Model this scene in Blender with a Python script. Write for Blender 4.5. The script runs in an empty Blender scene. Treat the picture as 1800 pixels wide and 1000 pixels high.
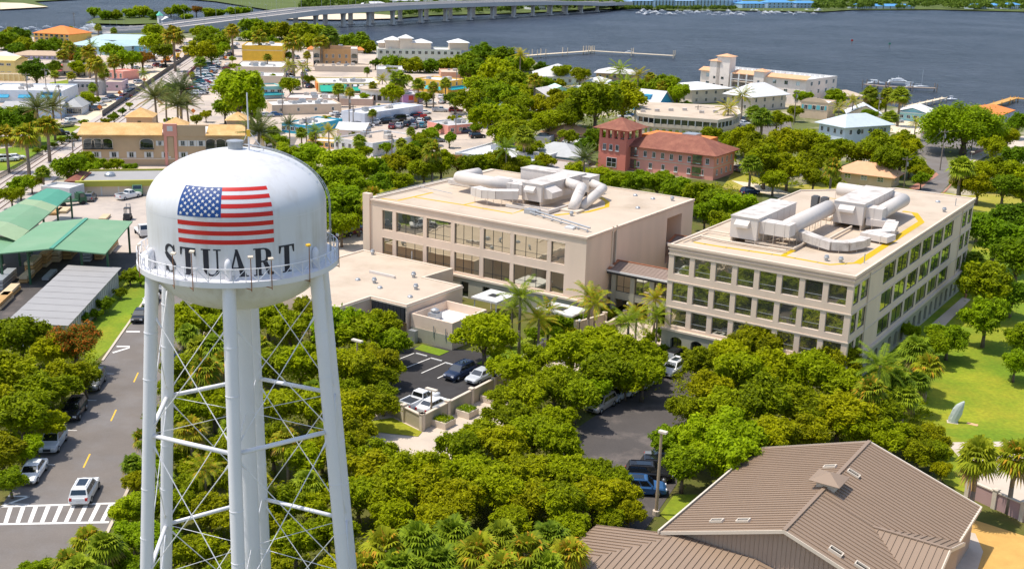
import bpy, bmesh, math, random
import numpy as np
from mathutils import Vector, Matrix
random.seed(7)
# ---------------------------------------------------------------- camera, sky, sun, exposure
SC = bpy.context.scene
CAM_H, FPX = 50.0, 2000.0
PITCH, ROLL = 0.28030791, 0.02704735
SUN_EL, SUN_AZ = 68.0, 178.0          # azimuth: direction TOWARDS the sun, degrees from +x
cp, sp, cr, sr = math.cos(PITCH), math.sin(PITCH), math.cos(ROLL), math.sin(ROLL)
FW = Vector((0, cp, -sp)); U0 = Vector((0, sp, cp)); R0 = Vector((1, 0, 0))
RT = cr*R0 + sr*U0; UP = -sr*R0 + cr*U0
cam = bpy.data.cameras.new('camera'); camo = bpy.data.objects.new('camera', cam)
SC.collection.objects.link(camo); SC.camera = camo
m3 = Matrix((RT, UP, -FW)).transposed()
camo.matrix_world = Matrix.Translation((0, 0, CAM_H)) @ m3.to_4x4()
cam.sensor_width = 36; cam.lens = FPX/1800*36; cam.clip_start = 1; cam.clip_end = 20000
W = bpy.data.worlds.new('World'); SC.world = W; W.use_nodes = True
nt = W.node_tree; nt.nodes.clear()
sky = nt.nodes.new('ShaderNodeTexSky'); sky.sky_type = 'NISHITA'; sky.sun_disc = False
sky.sun_elevation = math.radians(SUN_EL); sky.sun_rotation = math.radians(90-SUN_AZ)
sky.air_density = 1.0; sky.dust_density = 1.5; sky.ozone_density = 1.0
bg = nt.nodes.new('ShaderNodeBackground'); bg.inputs[1].default_value = 0.15
wo = nt.nodes.new('ShaderNodeOutputWorld')
nt.links.new(sky.outputs[0], bg.inputs[0]); nt.links.new(bg.outputs[0], wo.inputs[0])
sl = bpy.data.lights.new('sun', 'SUN'); sl.energy = 3.3; sl.angle = math.radians(0.53); sl.color = (1, .94, .84)
so = bpy.data.objects.new('sun', sl); SC.collection.objects.link(so)
ea, aa = math.radians(SUN_EL), math.radians(SUN_AZ)
SUND = Vector((math.cos(ea)*math.cos(aa), math.cos(ea)*math.sin(aa), math.sin(ea)))
so.rotation_euler = SUND.to_track_quat('Z', 'Y').to_euler(); so.location = SUND*300
SC.view_settings.view_transform = 'Standard'; SC.view_settings.look = 'None'
SC.view_settings.exposure = 0.38; SC.view_settings.gamma = 1.0
SC.cycles.max_bounces = 6; SC.cycles.transparent_max_bounces = 4
# ---------------------------------------------------------------- pixel <-> ground helpers
def at(x, y, z=0.0):
    d = FW + RT*((x-900)/FPX) - UP*((y-500)/FPX)
    return Vector((0, 0, CAM_H)) + d*((z-CAM_H)/d.z)
def proj(P):
    q = Vector(P) - Vector((0, 0, CAM_H)); k = q.dot(FW)
    return 900+FPX*q.dot(RT)/k, 500-FPX*q.dot(UP)/k
def depth(P): return (Vector(P)-Vector((0, 0, CAM_H))).dot(FW)
def hz(x, yb, yt):
    g = at(x, yb); lo, hi = 0.0, 49.0
    for _ in range(40):
        m = (lo+hi)/2
        if proj((g.x, g.y, m))[1] > yt: lo = m
        else: hi = m
    return lo
YAW = -0.5891358
E1 = Vector((math.cos(YAW), math.sin(YAW), 0)); E2 = Vector((-math.sin(YAW), math.cos(YAW), 0))
C = SC.collection
# ---------------------------------------------------------------- mesh builder
class MB:
    def __init__(s): s.v = []; s.f = []; s.m = []
    def add(s, vs, fs, mi=0):
        o = len(s.v); s.v.extend([tuple(v) for v in vs])
        for f in fs: s.f.append([i+o for i in f]); s.m.append(mi)
        return s
    def box(s, x0, y0, z0, x1, y1, z1, mi=0):
        return s.add([(x0,y0,z0),(x1,y0,z0),(x1,y1,z0),(x0,y1,z0),(x0,y0,z1),(x1,y0,z1),(x1,y1,z1),(x0,y1,z1)],
                     [(0,3,2,1),(4,5,6,7),(0,1,5,4),(1,2,6,5),(2,3,7,6),(3,0,4,7)], mi)
    def obox(s, p, u, v, w, mi=0):
        p, u, v, w = map(Vector, (p, u, v, w))
        return s.add([p,p+u,p+u+v,p+v,p+w,p+u+w,p+u+v+w,p+v+w],
                     [(0,3,2,1),(4,5,6,7),(0,1,5,4),(1,2,6,5),(2,3,7,6),(3,0,4,7)], mi)
    def prism(s, poly, z0, z1, mi=0, top=None):
        n = len(poly); vs = [(p[0],p[1],z0) for p in poly]+[(p[0],p[1],z1) for p in poly]
        s.add(vs, [tuple(range(n))[::-1]]+[(i,(i+1)%n,(i+1)%n+n,i+n) for i in range(n)], mi)
        s.add([(p[0],p[1],z1) for p in poly], [tuple(range(n))], mi if top is None else top)
        return s
    def face(s, vs, mi=0): return s.add(vs, [tuple(range(len(vs)))], mi)
    def tube(s, a, b, r0, r1=None, n=8, mi=0, caps=True):
        a, b = Vector(a), Vector(b); r1 = r0 if r1 is None else r1
        d = (b-a).normalized(); x = d.orthogonal().normalized(); y = d.cross(x)
        vs = []
        for p, r in ((a, r0), (b, r1)):
            for i in range(n):
                t = 2*math.pi*i/n; vs.append(p + x*(r*math.cos(t)) + y*(r*math.sin(t)))
        fs = [(i,(i+1)%n,(i+1)%n+n,i+n) for i in range(n)]
        if caps: fs += [tuple(range(n))[::-1], tuple(range(n, 2*n))]
        return s.add(vs, fs, mi)
    def path(s, pts, r, n=8, mi=0):
        for i in range(len(pts)-1): s.tube(pts[i], pts[i+1], r, r, n, mi)
        return s
    def lathe(s, prof, n=24, mi=0, c=(0, 0)):
        vs = []; fs = []
        for r, z in prof:
            for i in range(n):
                t = 2*math.pi*i/n; vs.append((c[0]+r*math.cos(t), c[1]+r*math.sin(t), z))
        for k in range(len(prof)-1):
            for i in range(n):
                j = (i+1) % n; fs.append((k*n+i, k*n+j, (k+1)*n+j, (k+1)*n+i))
        fs.append(tuple(range(n))[::-1]); fs.append(tuple(range((len(prof)-1)*n, len(prof)*n)))
        return s.add(vs, fs, mi)
    def mesh(s, name, mats, smooth=False):
        me = bpy.data.meshes.new(name); me.from_pydata(s.v, [], s.f)
        for m in (mats if isinstance(mats, list) else [mats]): me.materials.append(M(m))
        me.polygons.foreach_set('material_index', s.m)
        if smooth: me.polygons.foreach_set('use_smooth', [True]*len(s.f))
        me.update(); return me
def put(name, me, parent=None, loc=(0, 0, 0), rz=0, rot=None, scale=None):
    o = bpy.data.objects.new(name, me); C.objects.link(o); o.parent = parent; o.location = loc
    o.rotation_euler = rot if rot else (0, 0, rz)
    if scale: o.scale = scale if hasattr(scale, '__len__') else (scale,)*3
    return o
def obj(name, mb, mats, parent=None, loc=(0, 0, 0), rz=0, smooth=False, rot=None):
    return put(name, mb.mesh(name, mats, smooth), parent, loc, rz, rot)
def tag(o, label=None, cat=None, group=None, kind=None):
    if label: o['label'] = label
    if cat: o['category'] = cat
    if group: o['group'] = group
    if kind: o['kind'] = kind
    return o
def thing(name, label, cat, loc=(0, 0, 0), rz=0, group=None):
    return tag(put(name, None, None, loc, rz), label, cat, group)
# ---------------------------------------------------------------- materials
_M = {}
def M(k):
    if k in _M: return _M[k]
    if isinstance(k, tuple): return simple('paint_%02d' % len(_M), k[:3], k[3] if len(k) > 3 else .7, key=k)
    raise KeyError(k)
def nodes(name):
    m = bpy.data.materials.new(name); m.use_nodes = True; t = m.node_tree
    return m, t, t.nodes['Principled BSDF']
def simple(name, col, rough=.7, var=.10, scale=.7, bump=0.0, bscale=8., metal=0., spec=.4, key=None, fine=.06, fscale=14., c2=None, thr=(.5, .65), streak=0, coat=0):
    """paint / stone / metal: base colour with broad mottling + fine grain, optional second colour in noise patches, optional relief"""
    m, t, b = nodes(name); N, L = t.nodes.new, t.links.new
    geo = N('ShaderNodeNewGeometry')
    n1 = N('ShaderNodeTexNoise'); n1.inputs['Scale'].default_value = scale; n1.inputs['Detail'].default_value = 4
    src = geo.outputs['Position']
    if streak:
        mp = N('ShaderNodeMapping'); mp.inputs['Scale'].default_value = (1, 1, streak); L(src, mp.inputs[0]); L(mp.outputs[0], n1.inputs['Vector'])
    else: L(src, n1.inputs['Vector'])
    n2 = N('ShaderNodeTexNoise'); n2.inputs['Scale'].default_value = fscale; n2.inputs['Detail'].default_value = 2
    L(src, n2.inputs['Vector'])
    a = N('ShaderNodeMath'); a.operation = 'MULTIPLY_ADD'; L(n1.outputs[0], a.inputs[0]); a.inputs[1].default_value = 3.0*var; a.inputs[2].default_value = 1-1.5*var
    f = N('ShaderNodeMath'); f.operation = 'MULTIPLY_ADD'; L(n2.outputs[0], f.inputs[0]); f.inputs[1].default_value = 3.0*fine; f.inputs[2].default_value = 1-1.5*fine
    mu = N('ShaderNodeMath'); mu.operation = 'MULTIPLY'; L(a.outputs[0], mu.inputs[0]); L(f.outputs[0], mu.inputs[1])
    mx = N('ShaderNodeVectorMath'); mx.operation = 'SCALE'; L(mu.outputs[0], mx.inputs['Scale'])
    if c2:
        n3 = N('ShaderNodeTexNoise'); n3.inputs['Scale'].default_value = scale*.6; n3.inputs['Detail'].default_value = 6; n3.inputs['Roughness'].default_value = .65
        L(src, n3.inputs['Vector'])
        mr = N('ShaderNodeMapRange'); mr.inputs[1].default_value = thr[0]; mr.inputs[2].default_value = thr[1]; L(n3.outputs[0], mr.inputs[0])
        mc = N('ShaderNodeMix'); mc.data_type = 'RGBA'; mc.inputs[6].default_value = (*col, 1); mc.inputs[7].default_value = (*c2, 1)
        L(mr.outputs[0], mc.inputs[0]); L(mc.outputs[2], mx.inputs[0])
    else: mx.inputs[0].default_value = col
    L(mx.outputs[0], b.inputs['Base Color'])
    b.inputs['Roughness'].default_value = rough; b.inputs['Metallic'].default_value = metal
    b.inputs['Specular IOR Level'].default_value = spec
    if coat: b.inputs['Coat Weight'].default_value = coat; b.inputs['Coat Roughness'].default_value = .06
    if bump:
        n4 = N('ShaderNodeTexNoise'); n4.inputs['Scale'].default_value = bscale; n4.inputs['Detail'].default_value = 3; L(src, n4.inputs['Vector'])
        bp = N('ShaderNodeBump'); bp.inputs['Strength'].default_value = bump; bp.inputs['Distance'].default_value = .1
        L(n4.outputs[0], bp.inputs['Height']); L(bp.outputs[0], b.inputs['Normal'])
    _M[key or name] = m; return m
def leafmat(name, dark, light, trans=.3, yellow=None, ythr=.86, big=.25):
    m, t, b = nodes(name); N, L = t.nodes.new, t.links.new
    geo = N('ShaderNodeNewGeometry'); oi = N('ShaderNodeObjectInfo')
    ns = N('ShaderNodeTexNoise'); ns.inputs['Scale'].default_value = big; ns.inputs['Detail'].default_value = 3; L(geo.outputs['Position'], ns.inputs['Vector'])
    a = N('ShaderNodeMath'); a.operation = 'MULTIPLY_ADD'; L(geo.outputs['Random Per Island'], a.inputs[0]); a.inputs[1].default_value = .75
    s2 = N('ShaderNodeMath'); s2.operation = 'MULTIPLY_ADD'; L(ns.outputs[0], s2.inputs[0]); s2.inputs[1].default_value = 1.0; s2.inputs[2].default_value = -.38
    L(s2.outputs[0], a.inputs[2])
    a2 = N('ShaderNodeMath'); a2.operation = 'MULTIPLY_ADD'; L(oi.outputs['Random'], a2.inputs[0]); a2.inputs[1].default_value = .4; L(a.outputs[0], a2.inputs[2])
    a3 = N('ShaderNodeMath'); a3.operation = 'SUBTRACT'; L(a2.outputs[0], a3.inputs[0]); a3.inputs[1].default_value = .15; a3.use_clamp = True
    hs = N('ShaderNodeTexWhiteNoise'); hs.noise_dimensions = '1D'; L(oi.outputs['Random'], hs.inputs['W'])
    rp = N('ShaderNodeValToRGB'); e = rp.color_ramp.elements; e[0].position = 0; e[0].color = (1.04, 1., 1., 1); e[1].position = 1; e[1].color = (.70, .86, 1.0, 1)
    for ps, cc in ((.35, (.96, 1.05, 1., 1)), (.7, (.84, 1.0, 1.0, 1))): k = rp.color_ramp.elements.new(ps); k.color = cc
    L(hs.outputs[0], rp.inputs[0])
    mc0 = N('ShaderNodeMix'); mc0.data_type = 'RGBA'; mc0.inputs[6].default_value = (*dark, 1); mc0.inputs[7].default_value = (*light, 1); L(a3.outputs[0], mc0.inputs[0])
    mc = N('ShaderNodeMix'); mc.data_type = 'RGBA'; mc.blend_type = 'MULTIPLY'; mc.inputs[0].default_value = 1; L(mc0.outputs[2], mc.inputs[6]); L(rp.outputs[0], mc.inputs[7])
    col = mc.outputs[2]
    if yellow:
        gt = N('ShaderNodeMath'); gt.operation = 'GREATER_THAN'; L(geo.outputs['Random Per Island'], gt.inputs[0]); gt.inputs[1].default_value = ythr
        my = N('ShaderNodeMix'); my.data_type = 'RGBA'; L(gt.outputs[0], my.inputs[0]); L(col, my.inputs[6]); my.inputs[7].default_value = (*yellow, 1); col = my.outputs[2]
    L(col, b.inputs['Base Color']); b.inputs['Roughness'].default_value = .6; b.inputs['Specular IOR Level'].default_value = .10
    tr = N('ShaderNodeBsdfTranslucent'); L(col, tr.inputs[0])
    ms = N('ShaderNodeMixShader'); ms.inputs[0].default_value = trans; L(b.outputs[0], ms.inputs[1]); L(tr.outputs[0], ms.inputs[2])
    L(ms.outputs[0], t.nodes['Material Output'].inputs[0]); _M[name] = m
def glass(name, tint, rough=.03):
    m, t, b = nodes(name)
    b.inputs['Base Color'].default_value = (*tint, 1); b.inputs['Metallic'].default_value = .9; b.inputs['Roughness'].default_value = rough
    N, L = t.nodes.new, t.links.new
    geo = N('ShaderNodeNewGeometry'); n = N('ShaderNodeTexNoise'); n.inputs['Scale'].default_value = .35; L(geo.outputs['Position'], n.inputs['Vector'])
    bp = N('ShaderNodeBump'); bp.inputs['Strength'].default_value = .12; bp.inputs['Distance'].default_value = .25; L(n.outputs[0], bp.inputs['Height']); L(bp.outputs[0], b.inputs['Normal'])
    _M[name] = m
simple('wall_beige', (.80,.615,.47), .85, .075, .5, .15, 20., fine=.03, streak=.25)
simple('wall_greygreen', (.40,.38,.30), .85, .06, .6, streak=.3)
simple('roof_cream', (.565,.458,.35), .9, .09, .22, c2=(.46,.36,.26), thr=(.50,.72), fine=.05, fscale=5.)
simple('trim_cream', (.68,.57,.45), .8, .04)
simple('yellow_line', (.60,.39,.0), .7, .06)
simple('duct_white', (.66,.60,.545), .6, .06, 1.2, fine=.05, streak=.3)
simple('duct_dirty', (.62,.57,.52), .7, .10, .8, c2=(.33,.28,.24), thr=(.5,.72))
simple('steel_grey', (.42,.44,.46), .45, .06, metal=.5)
simple('dark_metal', (.03,.033,.038), .5, .1)
simple('copper', (.40,.15,.07), .5, .2, 3.)
simple('link_roof', (.27,.20,.16), .6, .15, 2.)
simple('tank_white', (.70,.70,.715), .36, .045, .5, streak=.12, fine=.012, fscale=6., c2=(.66,.65,.63), thr=(.6,.85), spec=.4)
simple('leg_white', (.78,.77,.79), .4, .04, .5, fine=.03)
simple('flag_red', (.62,.020,.015), .5, .06); simple('flag_blue', (.004,.055,.23), .5, .06); simple('ink', (.022,.024,.035), .5, .05)
simple('rust', (.28,.12,.05), .9, .25, 5.)
simple('asphalt_new', (.042,.038,.037), .9, .14, .35, c2=(.062,.06,.06), thr=(.5,.8), fine=.14, fscale=9.)
simple('asphalt_old', (.178,.153,.133), .9, .15, .25, c2=(.205,.188,.178), thr=(.45,.7), fine=.10, fscale=7.)
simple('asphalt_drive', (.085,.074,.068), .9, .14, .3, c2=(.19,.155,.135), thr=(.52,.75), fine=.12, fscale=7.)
simple('concrete', (.60,.50,.40), .9, .08, .3, c2=(.48,.40,.32), thr=(.5,.75))
simple('yard', (.52,.44,.37), .9, .08, .18, c2=(.36,.31,.27), thr=(.5,.7), fine=.07)
simple('town_pave', (.58,.47,.37), .95, .10, .12, c2=(.40,.34,.29), thr=(.45,.65), fine=.08, fscale=3.)
simple('sand', (.70,.58,.42), .95, .1, .2)
simple('ballast', (.48,.42,.38), .95, .1, .5, c2=(.60,.50,.38), thr=(.5,.7), fine=.12)
simple('rail_rust', (.20,.11,.08), .6, .2)
simple('mulch', (.62,.36,.10), .95, .16, .8, .4, 6., fine=.2)
simple('brick_red', (.42,.19,.13), .9, .12, 1., fine=.1)
simple('white_paint', (.70,.69,.67), .7, .05); simple('line_yellow', (.85,.50,.04), .7, .05); simple('line_white', (.80,.77,.72), .8, .12, 2.)
simple('grass', (.15,.235,.006), .95, .22, .10, .3, 6., c2=(.33,.31,.015), thr=(.44,.66), fine=.24, fscale=2.2)
simple('grass_dry', (.34,.31,.035), .95, .14, .15, c2=(.48,.36,.10), thr=(.5,.7), fine=.15)
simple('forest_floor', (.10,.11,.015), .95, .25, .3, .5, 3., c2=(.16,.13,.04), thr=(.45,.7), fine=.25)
simple('land', (.12,.135,.035), .95, .2, .05, c2=(.46,.39,.28), thr=(.48,.6), fine=.12)
simple('far_land', (.09,.12,.02), .95, .2, .02, c2=(.20,.19,.07), thr=(.62,.72), fine=.12)
simple('bark', (.16,.12,.085), .95, .2, 3.); simple('palm_bark', (.26,.21,.16), .95, .15, 4.)
simple('brown_roof', (.30,.213,.148), .45, .05, .4, fine=.04, spec=.4)
simple('brown_siding', (.44,.33,.25), .8, .06)
simple('fascia', (.70,.60,.48), .6, .05)
simple('green_roof', (.17,.33,.18), .6, .07, .2, c2=(.22,.36,.21), thr=(.45,.7)); simple('green_roof_new', (.08,.31,.20), .5, .06); simple('green_roof_pale', (.30,.41,.22), .5, .06)
simple('grey_sheet', (.36,.345,.33), .6, .07, .4, fine=.05); simple('lime', (.42,.40,.06), .7, .08)
simple('lumber', (.50,.30,.12), .9, .18, 1.5, fine=.15); simple('lumber_pale', (.62,.48,.30), .9, .15, 1.5)
simple('terracotta', (.62,.36,.13), .85, .12, .6, c2=(.74,.49,.22), thr=(.4,.7), fine=.16, fscale=4.)
simple('tile_red', (.24,.085,.055), .85, .14, .8, c2=(.33,.13,.08), thr=(.4,.7), fine=.16, fscale=4.)
simple('tile_orange', (.74,.23,.05), .8, .12, .8, fine=.12); simple('tile_peach', (.72,.40,.22), .85, .1, .8, fine=.14)
simple('tan_stucco', (.56,.40,.25), .85, .06, .5); simple('pink_stucco', (.82,.36,.28), .85, .07, .5, fine=.04); simple('red_stucco', (.70,.22,.16), .85, .07, .5, fine=.04)
simple('rubber', (.02,.02,.02), .8); simple('rim', (.45,.46,.48), .35, metal=.8); simple('lamp_clear', (.75,.76,.78), .15, spec=.6); simple('lamp_red', (.5,.02,.02), .2)
simple('wood_pole', (.26,.21,.17), .9, .15, 2.); simple('pole_tan', (.42,.31,.20), .7, .08); simple('bridge_conc', (.62,.58,.54), .85, .07, .1); simple('bridge_deck', (.45,.41,.38), .9, .07, .1)
simple('hull', (.82,.82,.82), .3, .04, spec=.5)
leafmat('leaf_oak', (.11,.128,.002), (.50,.50,.003), .42)
leafmat('leaf_dark', (.065,.11,.003), (.26,.36,.005), .4)
leafmat('leaf_bright', (.12,.165,.003), (.46,.54,.004), .42)
leafmat('leaf_flame', (.12,.12,.008), (.30,.25,.015), .35, yellow=(.50,.15,.015), ythr=.6)
leafmat('leaf_palm', (.11,.16,.010), (.38,.42,.02), .3, big=.6)
leafmat('leaf_palm_gold', (.16,.19,.010), (.48,.45,.02), .3, yellow=(.60,.34,.03), ythr=.84, big=.6)
leafmat('leaf_date', (.09,.115,.03), (.24,.235,.06), .2, big=.6)
leafmat('leaf_dead', (.22,.14,.04), (.42,.27,.08), .2)
leafmat('leaf_far', (.08,.12,.012), (.24,.28,.03), .3, big=.05)
glass('glass_mirror', (.55,.52,.42)); glass('glass_green', (.55,.60,.36)); glass('glass_dark', (.12,.14,.15), .06); glass('glass_blue', (.28,.36,.38), .08); glass('glass_car', (.10,.115,.125), .05)
glass('sky_light', (.10,.10,.10), .1)
def water():
    m, t, b = nodes('water'); N, L = t.nodes.new, t.links.new
    geo = N('ShaderNodeNewGeometry')
    n1 = N('ShaderNodeTexNoise'); n1.inputs['Scale'].default_value = .012; n1.inputs['Detail'].default_value = 5; L(geo.outputs['Position'], n1.inputs['Vector'])
    mc = N('ShaderNodeMix'); mc.data_type = 'RGBA'; mc.inputs[6].default_value = (.012,.022,.040,1); mc.inputs[7].default_value = (.064,.078,.108,1)
    mp2 = N('ShaderNodeMapping'); mp2.inputs['Scale'].default_value = (.16, .055, 1); mp2.inputs['Rotation'].default_value = (0, 0, .15); L(geo.outputs['Position'], mp2.inputs[0])
    n3 = N('ShaderNodeTexNoise'); n3.inputs['Scale'].default_value = 1.; n3.inputs['Detail'].default_value = 8; n3.inputs['Roughness'].default_value = .75; L(mp2.outputs[0], n3.inputs['Vector'])
    ad = N('ShaderNodeMath'); ad.operation = 'MULTIPLY_ADD'; L(n3.outputs[0], ad.inputs[0]); ad.inputs[1].default_value = 1.1; ad.inputs[2].default_value = -.55
    ad2 = N('ShaderNodeMath'); ad2.operation = 'ADD'; L(ad.outputs[0], ad2.inputs[0]); L(n1.outputs[0], ad2.inputs[1])
    mr = N('ShaderNodeMapRange'); mr.inputs[1].default_value = .25; mr.inputs[2].default_value = .75; L(ad2.outputs[0], mr.inputs[0]); L(mr.outputs[0], mc.inputs[0])
    L(mc.outputs[2], b.inputs['Base Color']); b.inputs['Roughness'].default_value = .34; b.inputs['Specular IOR Level'].default_value = .12
    mp = N('ShaderNodeMapping'); mp.inputs['Scale'].default_value = (.07, .10, 1); mp.inputs['Rotation'].default_value = (0, 0, .2); L(geo.outputs['Position'], mp.inputs[0])
    n2 = N('ShaderNodeTexNoise'); n2.inputs['Scale'].default_value = 1.; n2.inputs['Detail'].default_value = 9; n2.inputs['Roughness'].default_value = .72; L(mp.outputs[0], n2.inputs['Vector'])
    bp = N('ShaderNodeBump'); bp.inputs['Strength'].default_value = 1.; bp.inputs['Distance'].default_value = 5.; L(n2.outputs[0], bp.inputs['Height']); L(bp.outputs[0], b.inputs['Normal'])
    _M['water'] = m
water()
simple('roof_white', (.66,.64,.61), .85, .09, .25, c2=(.46,.43,.40), thr=(.5,.74), fine=.07, fscale=4.)
def tankmat():
    m, t, b = nodes('tank_white'); N, L = t.nodes.new, t.links.new; geo = N('ShaderNodeNewGeometry')
    mp = N('ShaderNodeMapping'); mp.inputs['Scale'].default_value = (1.5, 1.5, .10); L(geo.outputs['Position'], mp.inputs[0])
    n1 = N('ShaderNodeTexNoise'); n1.inputs['Scale'].default_value = 1.; n1.inputs['Detail'].default_value = 6; n1.inputs['Roughness'].default_value = .6; L(mp.outputs[0], n1.inputs['Vector'])
    n2 = N('ShaderNodeTexNoise'); n2.inputs['Scale'].default_value = .35; n2.inputs['Detail'].default_value = 4; L(geo.outputs['Position'], n2.inputs['Vector'])
    mu = N('ShaderNodeMath'); mu.operation = 'MULTIPLY'; L(n1.outputs[0], mu.inputs[0]); L(n2.outputs[0], mu.inputs[1])
    mr = N('ShaderNodeMapRange'); mr.inputs[1].default_value = .24; mr.inputs[2].default_value = .44; mr.inputs[4].default_value = .75; L(mu.outputs[0], mr.inputs[0])
    mc = N('ShaderNodeMix'); mc.data_type = 'RGBA'; mc.inputs[6].default_value = (.72,.72,.735,1); mc.inputs[7].default_value = (.55,.52,.48,1); L(mr.outputs[0], mc.inputs[0]); L(mc.outputs[2], b.inputs['Base Color'])
    b.inputs['Roughness'].default_value = .38; b.inputs['Specular IOR Level'].default_value = .4
    bp = N('ShaderNodeBump'); bp.inputs['Strength'].default_value = .10; bp.inputs['Distance'].default_value = .2; L(n2.outputs[0], bp.inputs['Height']); L(bp.outputs[0], b.inputs['Normal']); _M['tank_white'] = m
tankmat()
# ---------------------------------------------------------------- water, land, pavements
_lvl = [0]
def sheet(name, poly, mat, lvl=None, world=False, thick=0, kind='structure'):
    if lvl is None: _lvl[0] += 1; lvl = _lvl[0]
    P = [(p[0], p[1]) for p in poly] if world else [tuple(at(*p))[:2] for p in poly]
    z = .004*lvl; mb = MB()
    ar = sum(P[i][0]*P[(i+1) % len(P)][1]-P[(i+1) % len(P)][0]*P[i][1] for i in range(len(P)))
    if ar < 0: P = P[::-1]
    if thick: mb.prism(P, z-thick, z)
    else: mb.face([(x, y, z) for x, y in P])
    return tag(obj(name, mb, mat), kind=kind)
def strip(pts, w):
    """polygon of a band of width w along world points"""
    l, r = [], []
    for i, p in enumerate(pts):
        a = Vector(pts[max(i-1, 0)][:2]); b = Vector(pts[min(i+1, len(pts)-1)][:2]); d = (b-a).normalized(); n = Vector((-d.y, d.x))*w/2
        l.append(Vector(p[:2])+n); r.append(Vector(p[:2])-n)
    return [tuple(q) for q in l]+[tuple(q) for q in r[::-1]]
mb = MB(); mb.face([(-9000,150,-1.1),(9000,150,-1.1),(9000,9000,-1.1),(-9000,9000,-1.1)]); tag(obj('water', mb, 'water'), kind='structure')
shore = [(-900,72),(0,63),(150,62),(285,57),(300,60),(440,56),(560,52.5),(610,66),(660,80),(830,97),(920,103),(1000,128),(1110,150),(1180,160),(1250,160),(1480,172),(1560,186),(1620,196),(1700,196),(1745,207),(1800,222),(2300,330)]
sp_ = [tuple(at(*p))[:2] for p in shore]
sheet('ground', sp_+[(420,-60),(-420,-60)], 'land', 0, True, thick=2.2)
def fl(y): return -42.4-.1133*(y-105.4)
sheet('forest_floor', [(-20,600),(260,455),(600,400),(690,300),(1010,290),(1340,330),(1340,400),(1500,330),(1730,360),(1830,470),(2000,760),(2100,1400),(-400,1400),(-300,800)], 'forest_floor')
sheet('pavement', [(-200,72),(0,66),(280,64),(640,88),(830,106),(905,130),(900,200),(860,262),(690,290),(420,300),(300,300),(130,300),(0,360),(-200,440)], 'town_pave')
sheet('yard_pavement', [(-90,640),(-80,440),(0,378),(78,318),(140,335),(300,330),(300,470),(214,476),(120,590),(20,600)], 'yard')
sheet('painted_yard_shade', [(0,405),(60,390),(150,440),(260,446),(215,485),(95,600),(-60,600)], 'asphalt_drive')  # dark sheet paints the shade by the lumber shelters onto the yard
road = [(fl(y), y) for y in range(50, 330, 14)]
sheet('road', strip(road, 10.8), 'asphalt_old', None, True)
sheet('lawn', [(150,650),(199,607),(226,574),(262,530),(272,470),(238,466),(150,560)], 'grass')
sheet('lawn', [(28,258),(0,262),(-60,300),(-60,310),(60,292),(130,246),(150,225),(110,215),(60,228)], 'grass')
sheet('car_park', [(664,704),(742,743),(868,672),(905,640),(840,618),(745,606),(705,616),(640,650)], 'asphalt_new')
sheet('plaza', [(640,722),(664,711),(742,756),(872,688),(985,610),(1075,570),(1150,560),(1168,610),(1090,630),(985,660),(900,735),(790,830),(650,790)], 'concrete')
sheet('forecourt', [(575,396),(655,384),(660,470),(570,470)], 'concrete')
sheet('driveway', [(985,772),(1060,722),(1150,655),(1215,602),(1245,610),(1235,690),(1195,790),(1190,850),(1125,945),(1060,960),(1000,860)], 'asphalt_drive')
sheet('lawn', [(1470,655),(1590,560),(1690,485),(1740,360),(1830,345),(2000,500),(2100,790),(1800,785),(1672,778),(1600,760),(1500,700)], 'grass')
sheet('lawn', [(1270,330),(1290,300),(1390,330),(1480,312),(1600,330),(1700,345),(1800,330),(1860,368),(1730,372),(1500,330),(1390,350)], 'grass_dry')
sheet('dirt_track', [(1286,318),(1330,323),(1370,333),(1420,350),(1380,352),(1320,334)], 'sand')
sheet('lawn', [(1620,786),(1670,780),(1700,830),(1705,870),(1660,850)], 'grass')
sheet('footpath', [(1634,573),(1692,523),(1706,527),(1652,582)], 'concrete')
sheet('footpath', [(1664,778),(1800,776),(1900,790),(1900,900),(1760,892),(1722,868),(1700,822)], 'concrete')
sheet('mulch_bed', [(1690,930),(1712,914),(1830,952),(1990,1000),(1990,1200),(1600,1200)], 'mulch')
sheet('footpath', [(1688,968),(1700,935),(1714,938),(1728,970),(1700,1060),(1650,1060)], 'concrete')
sheet('lawn', [(838,640),(905,602),(950,585),(960,600),(900,650)], 'grass')
sheet('lawn', [(728,614),(742,606),(790,618),(772,626)], 'grass')
sheet('lawn', [(640,742),(690,735),(742,760),(735,768),(660,760)], 'grass')
sheet('lawn', [(1160,905),(1185,870),(1240,870),(1260,905),(1200,935)], 'grass')
sheet('lawn', [(585,425),(640,405),(690,390),(640,360),(580,370)], 'grass')
# right-hand street, brick pavements, corner lot
sheet('street', [(1598,345),(1650,345),(1680,310),(1683,300),(1668,292),(1660,270),(1662,248),(1614,250),(1612,268),(1628,280),(1630,292),(1646,304)], 'asphalt_old')
sheet('brick_pavement', [(1596,331),(1612,336),(1650,308),(1646,304)], 'brick_red')
sheet('brick_pavement', [(1664,336),(1652,345),(1684,310),(1690,304)], 'brick_red')
sheet('street', [(1690,292),(1712,286),(1762,262),(1800,258),(1800,240),(1740,244),(1700,268)], 'concrete')
sheet('brick_pavement', [(1703,268),(1738,258),(1740,262),(1707,275)], 'brick_red')
sheet('car_park', [(1300,235),(1300,212),(1360,205),(1390,210),(1392,228),(1350,240)], 'asphalt_old')
sheet('street', [(1560,232),(1562,212),(1618,204),(1625,228),(1600,240)], 'sand')
sheet('car_park', [(1618,250),(1618,232),(1750,232),(1752,262),(1700,266)], 'asphalt_old')
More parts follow.
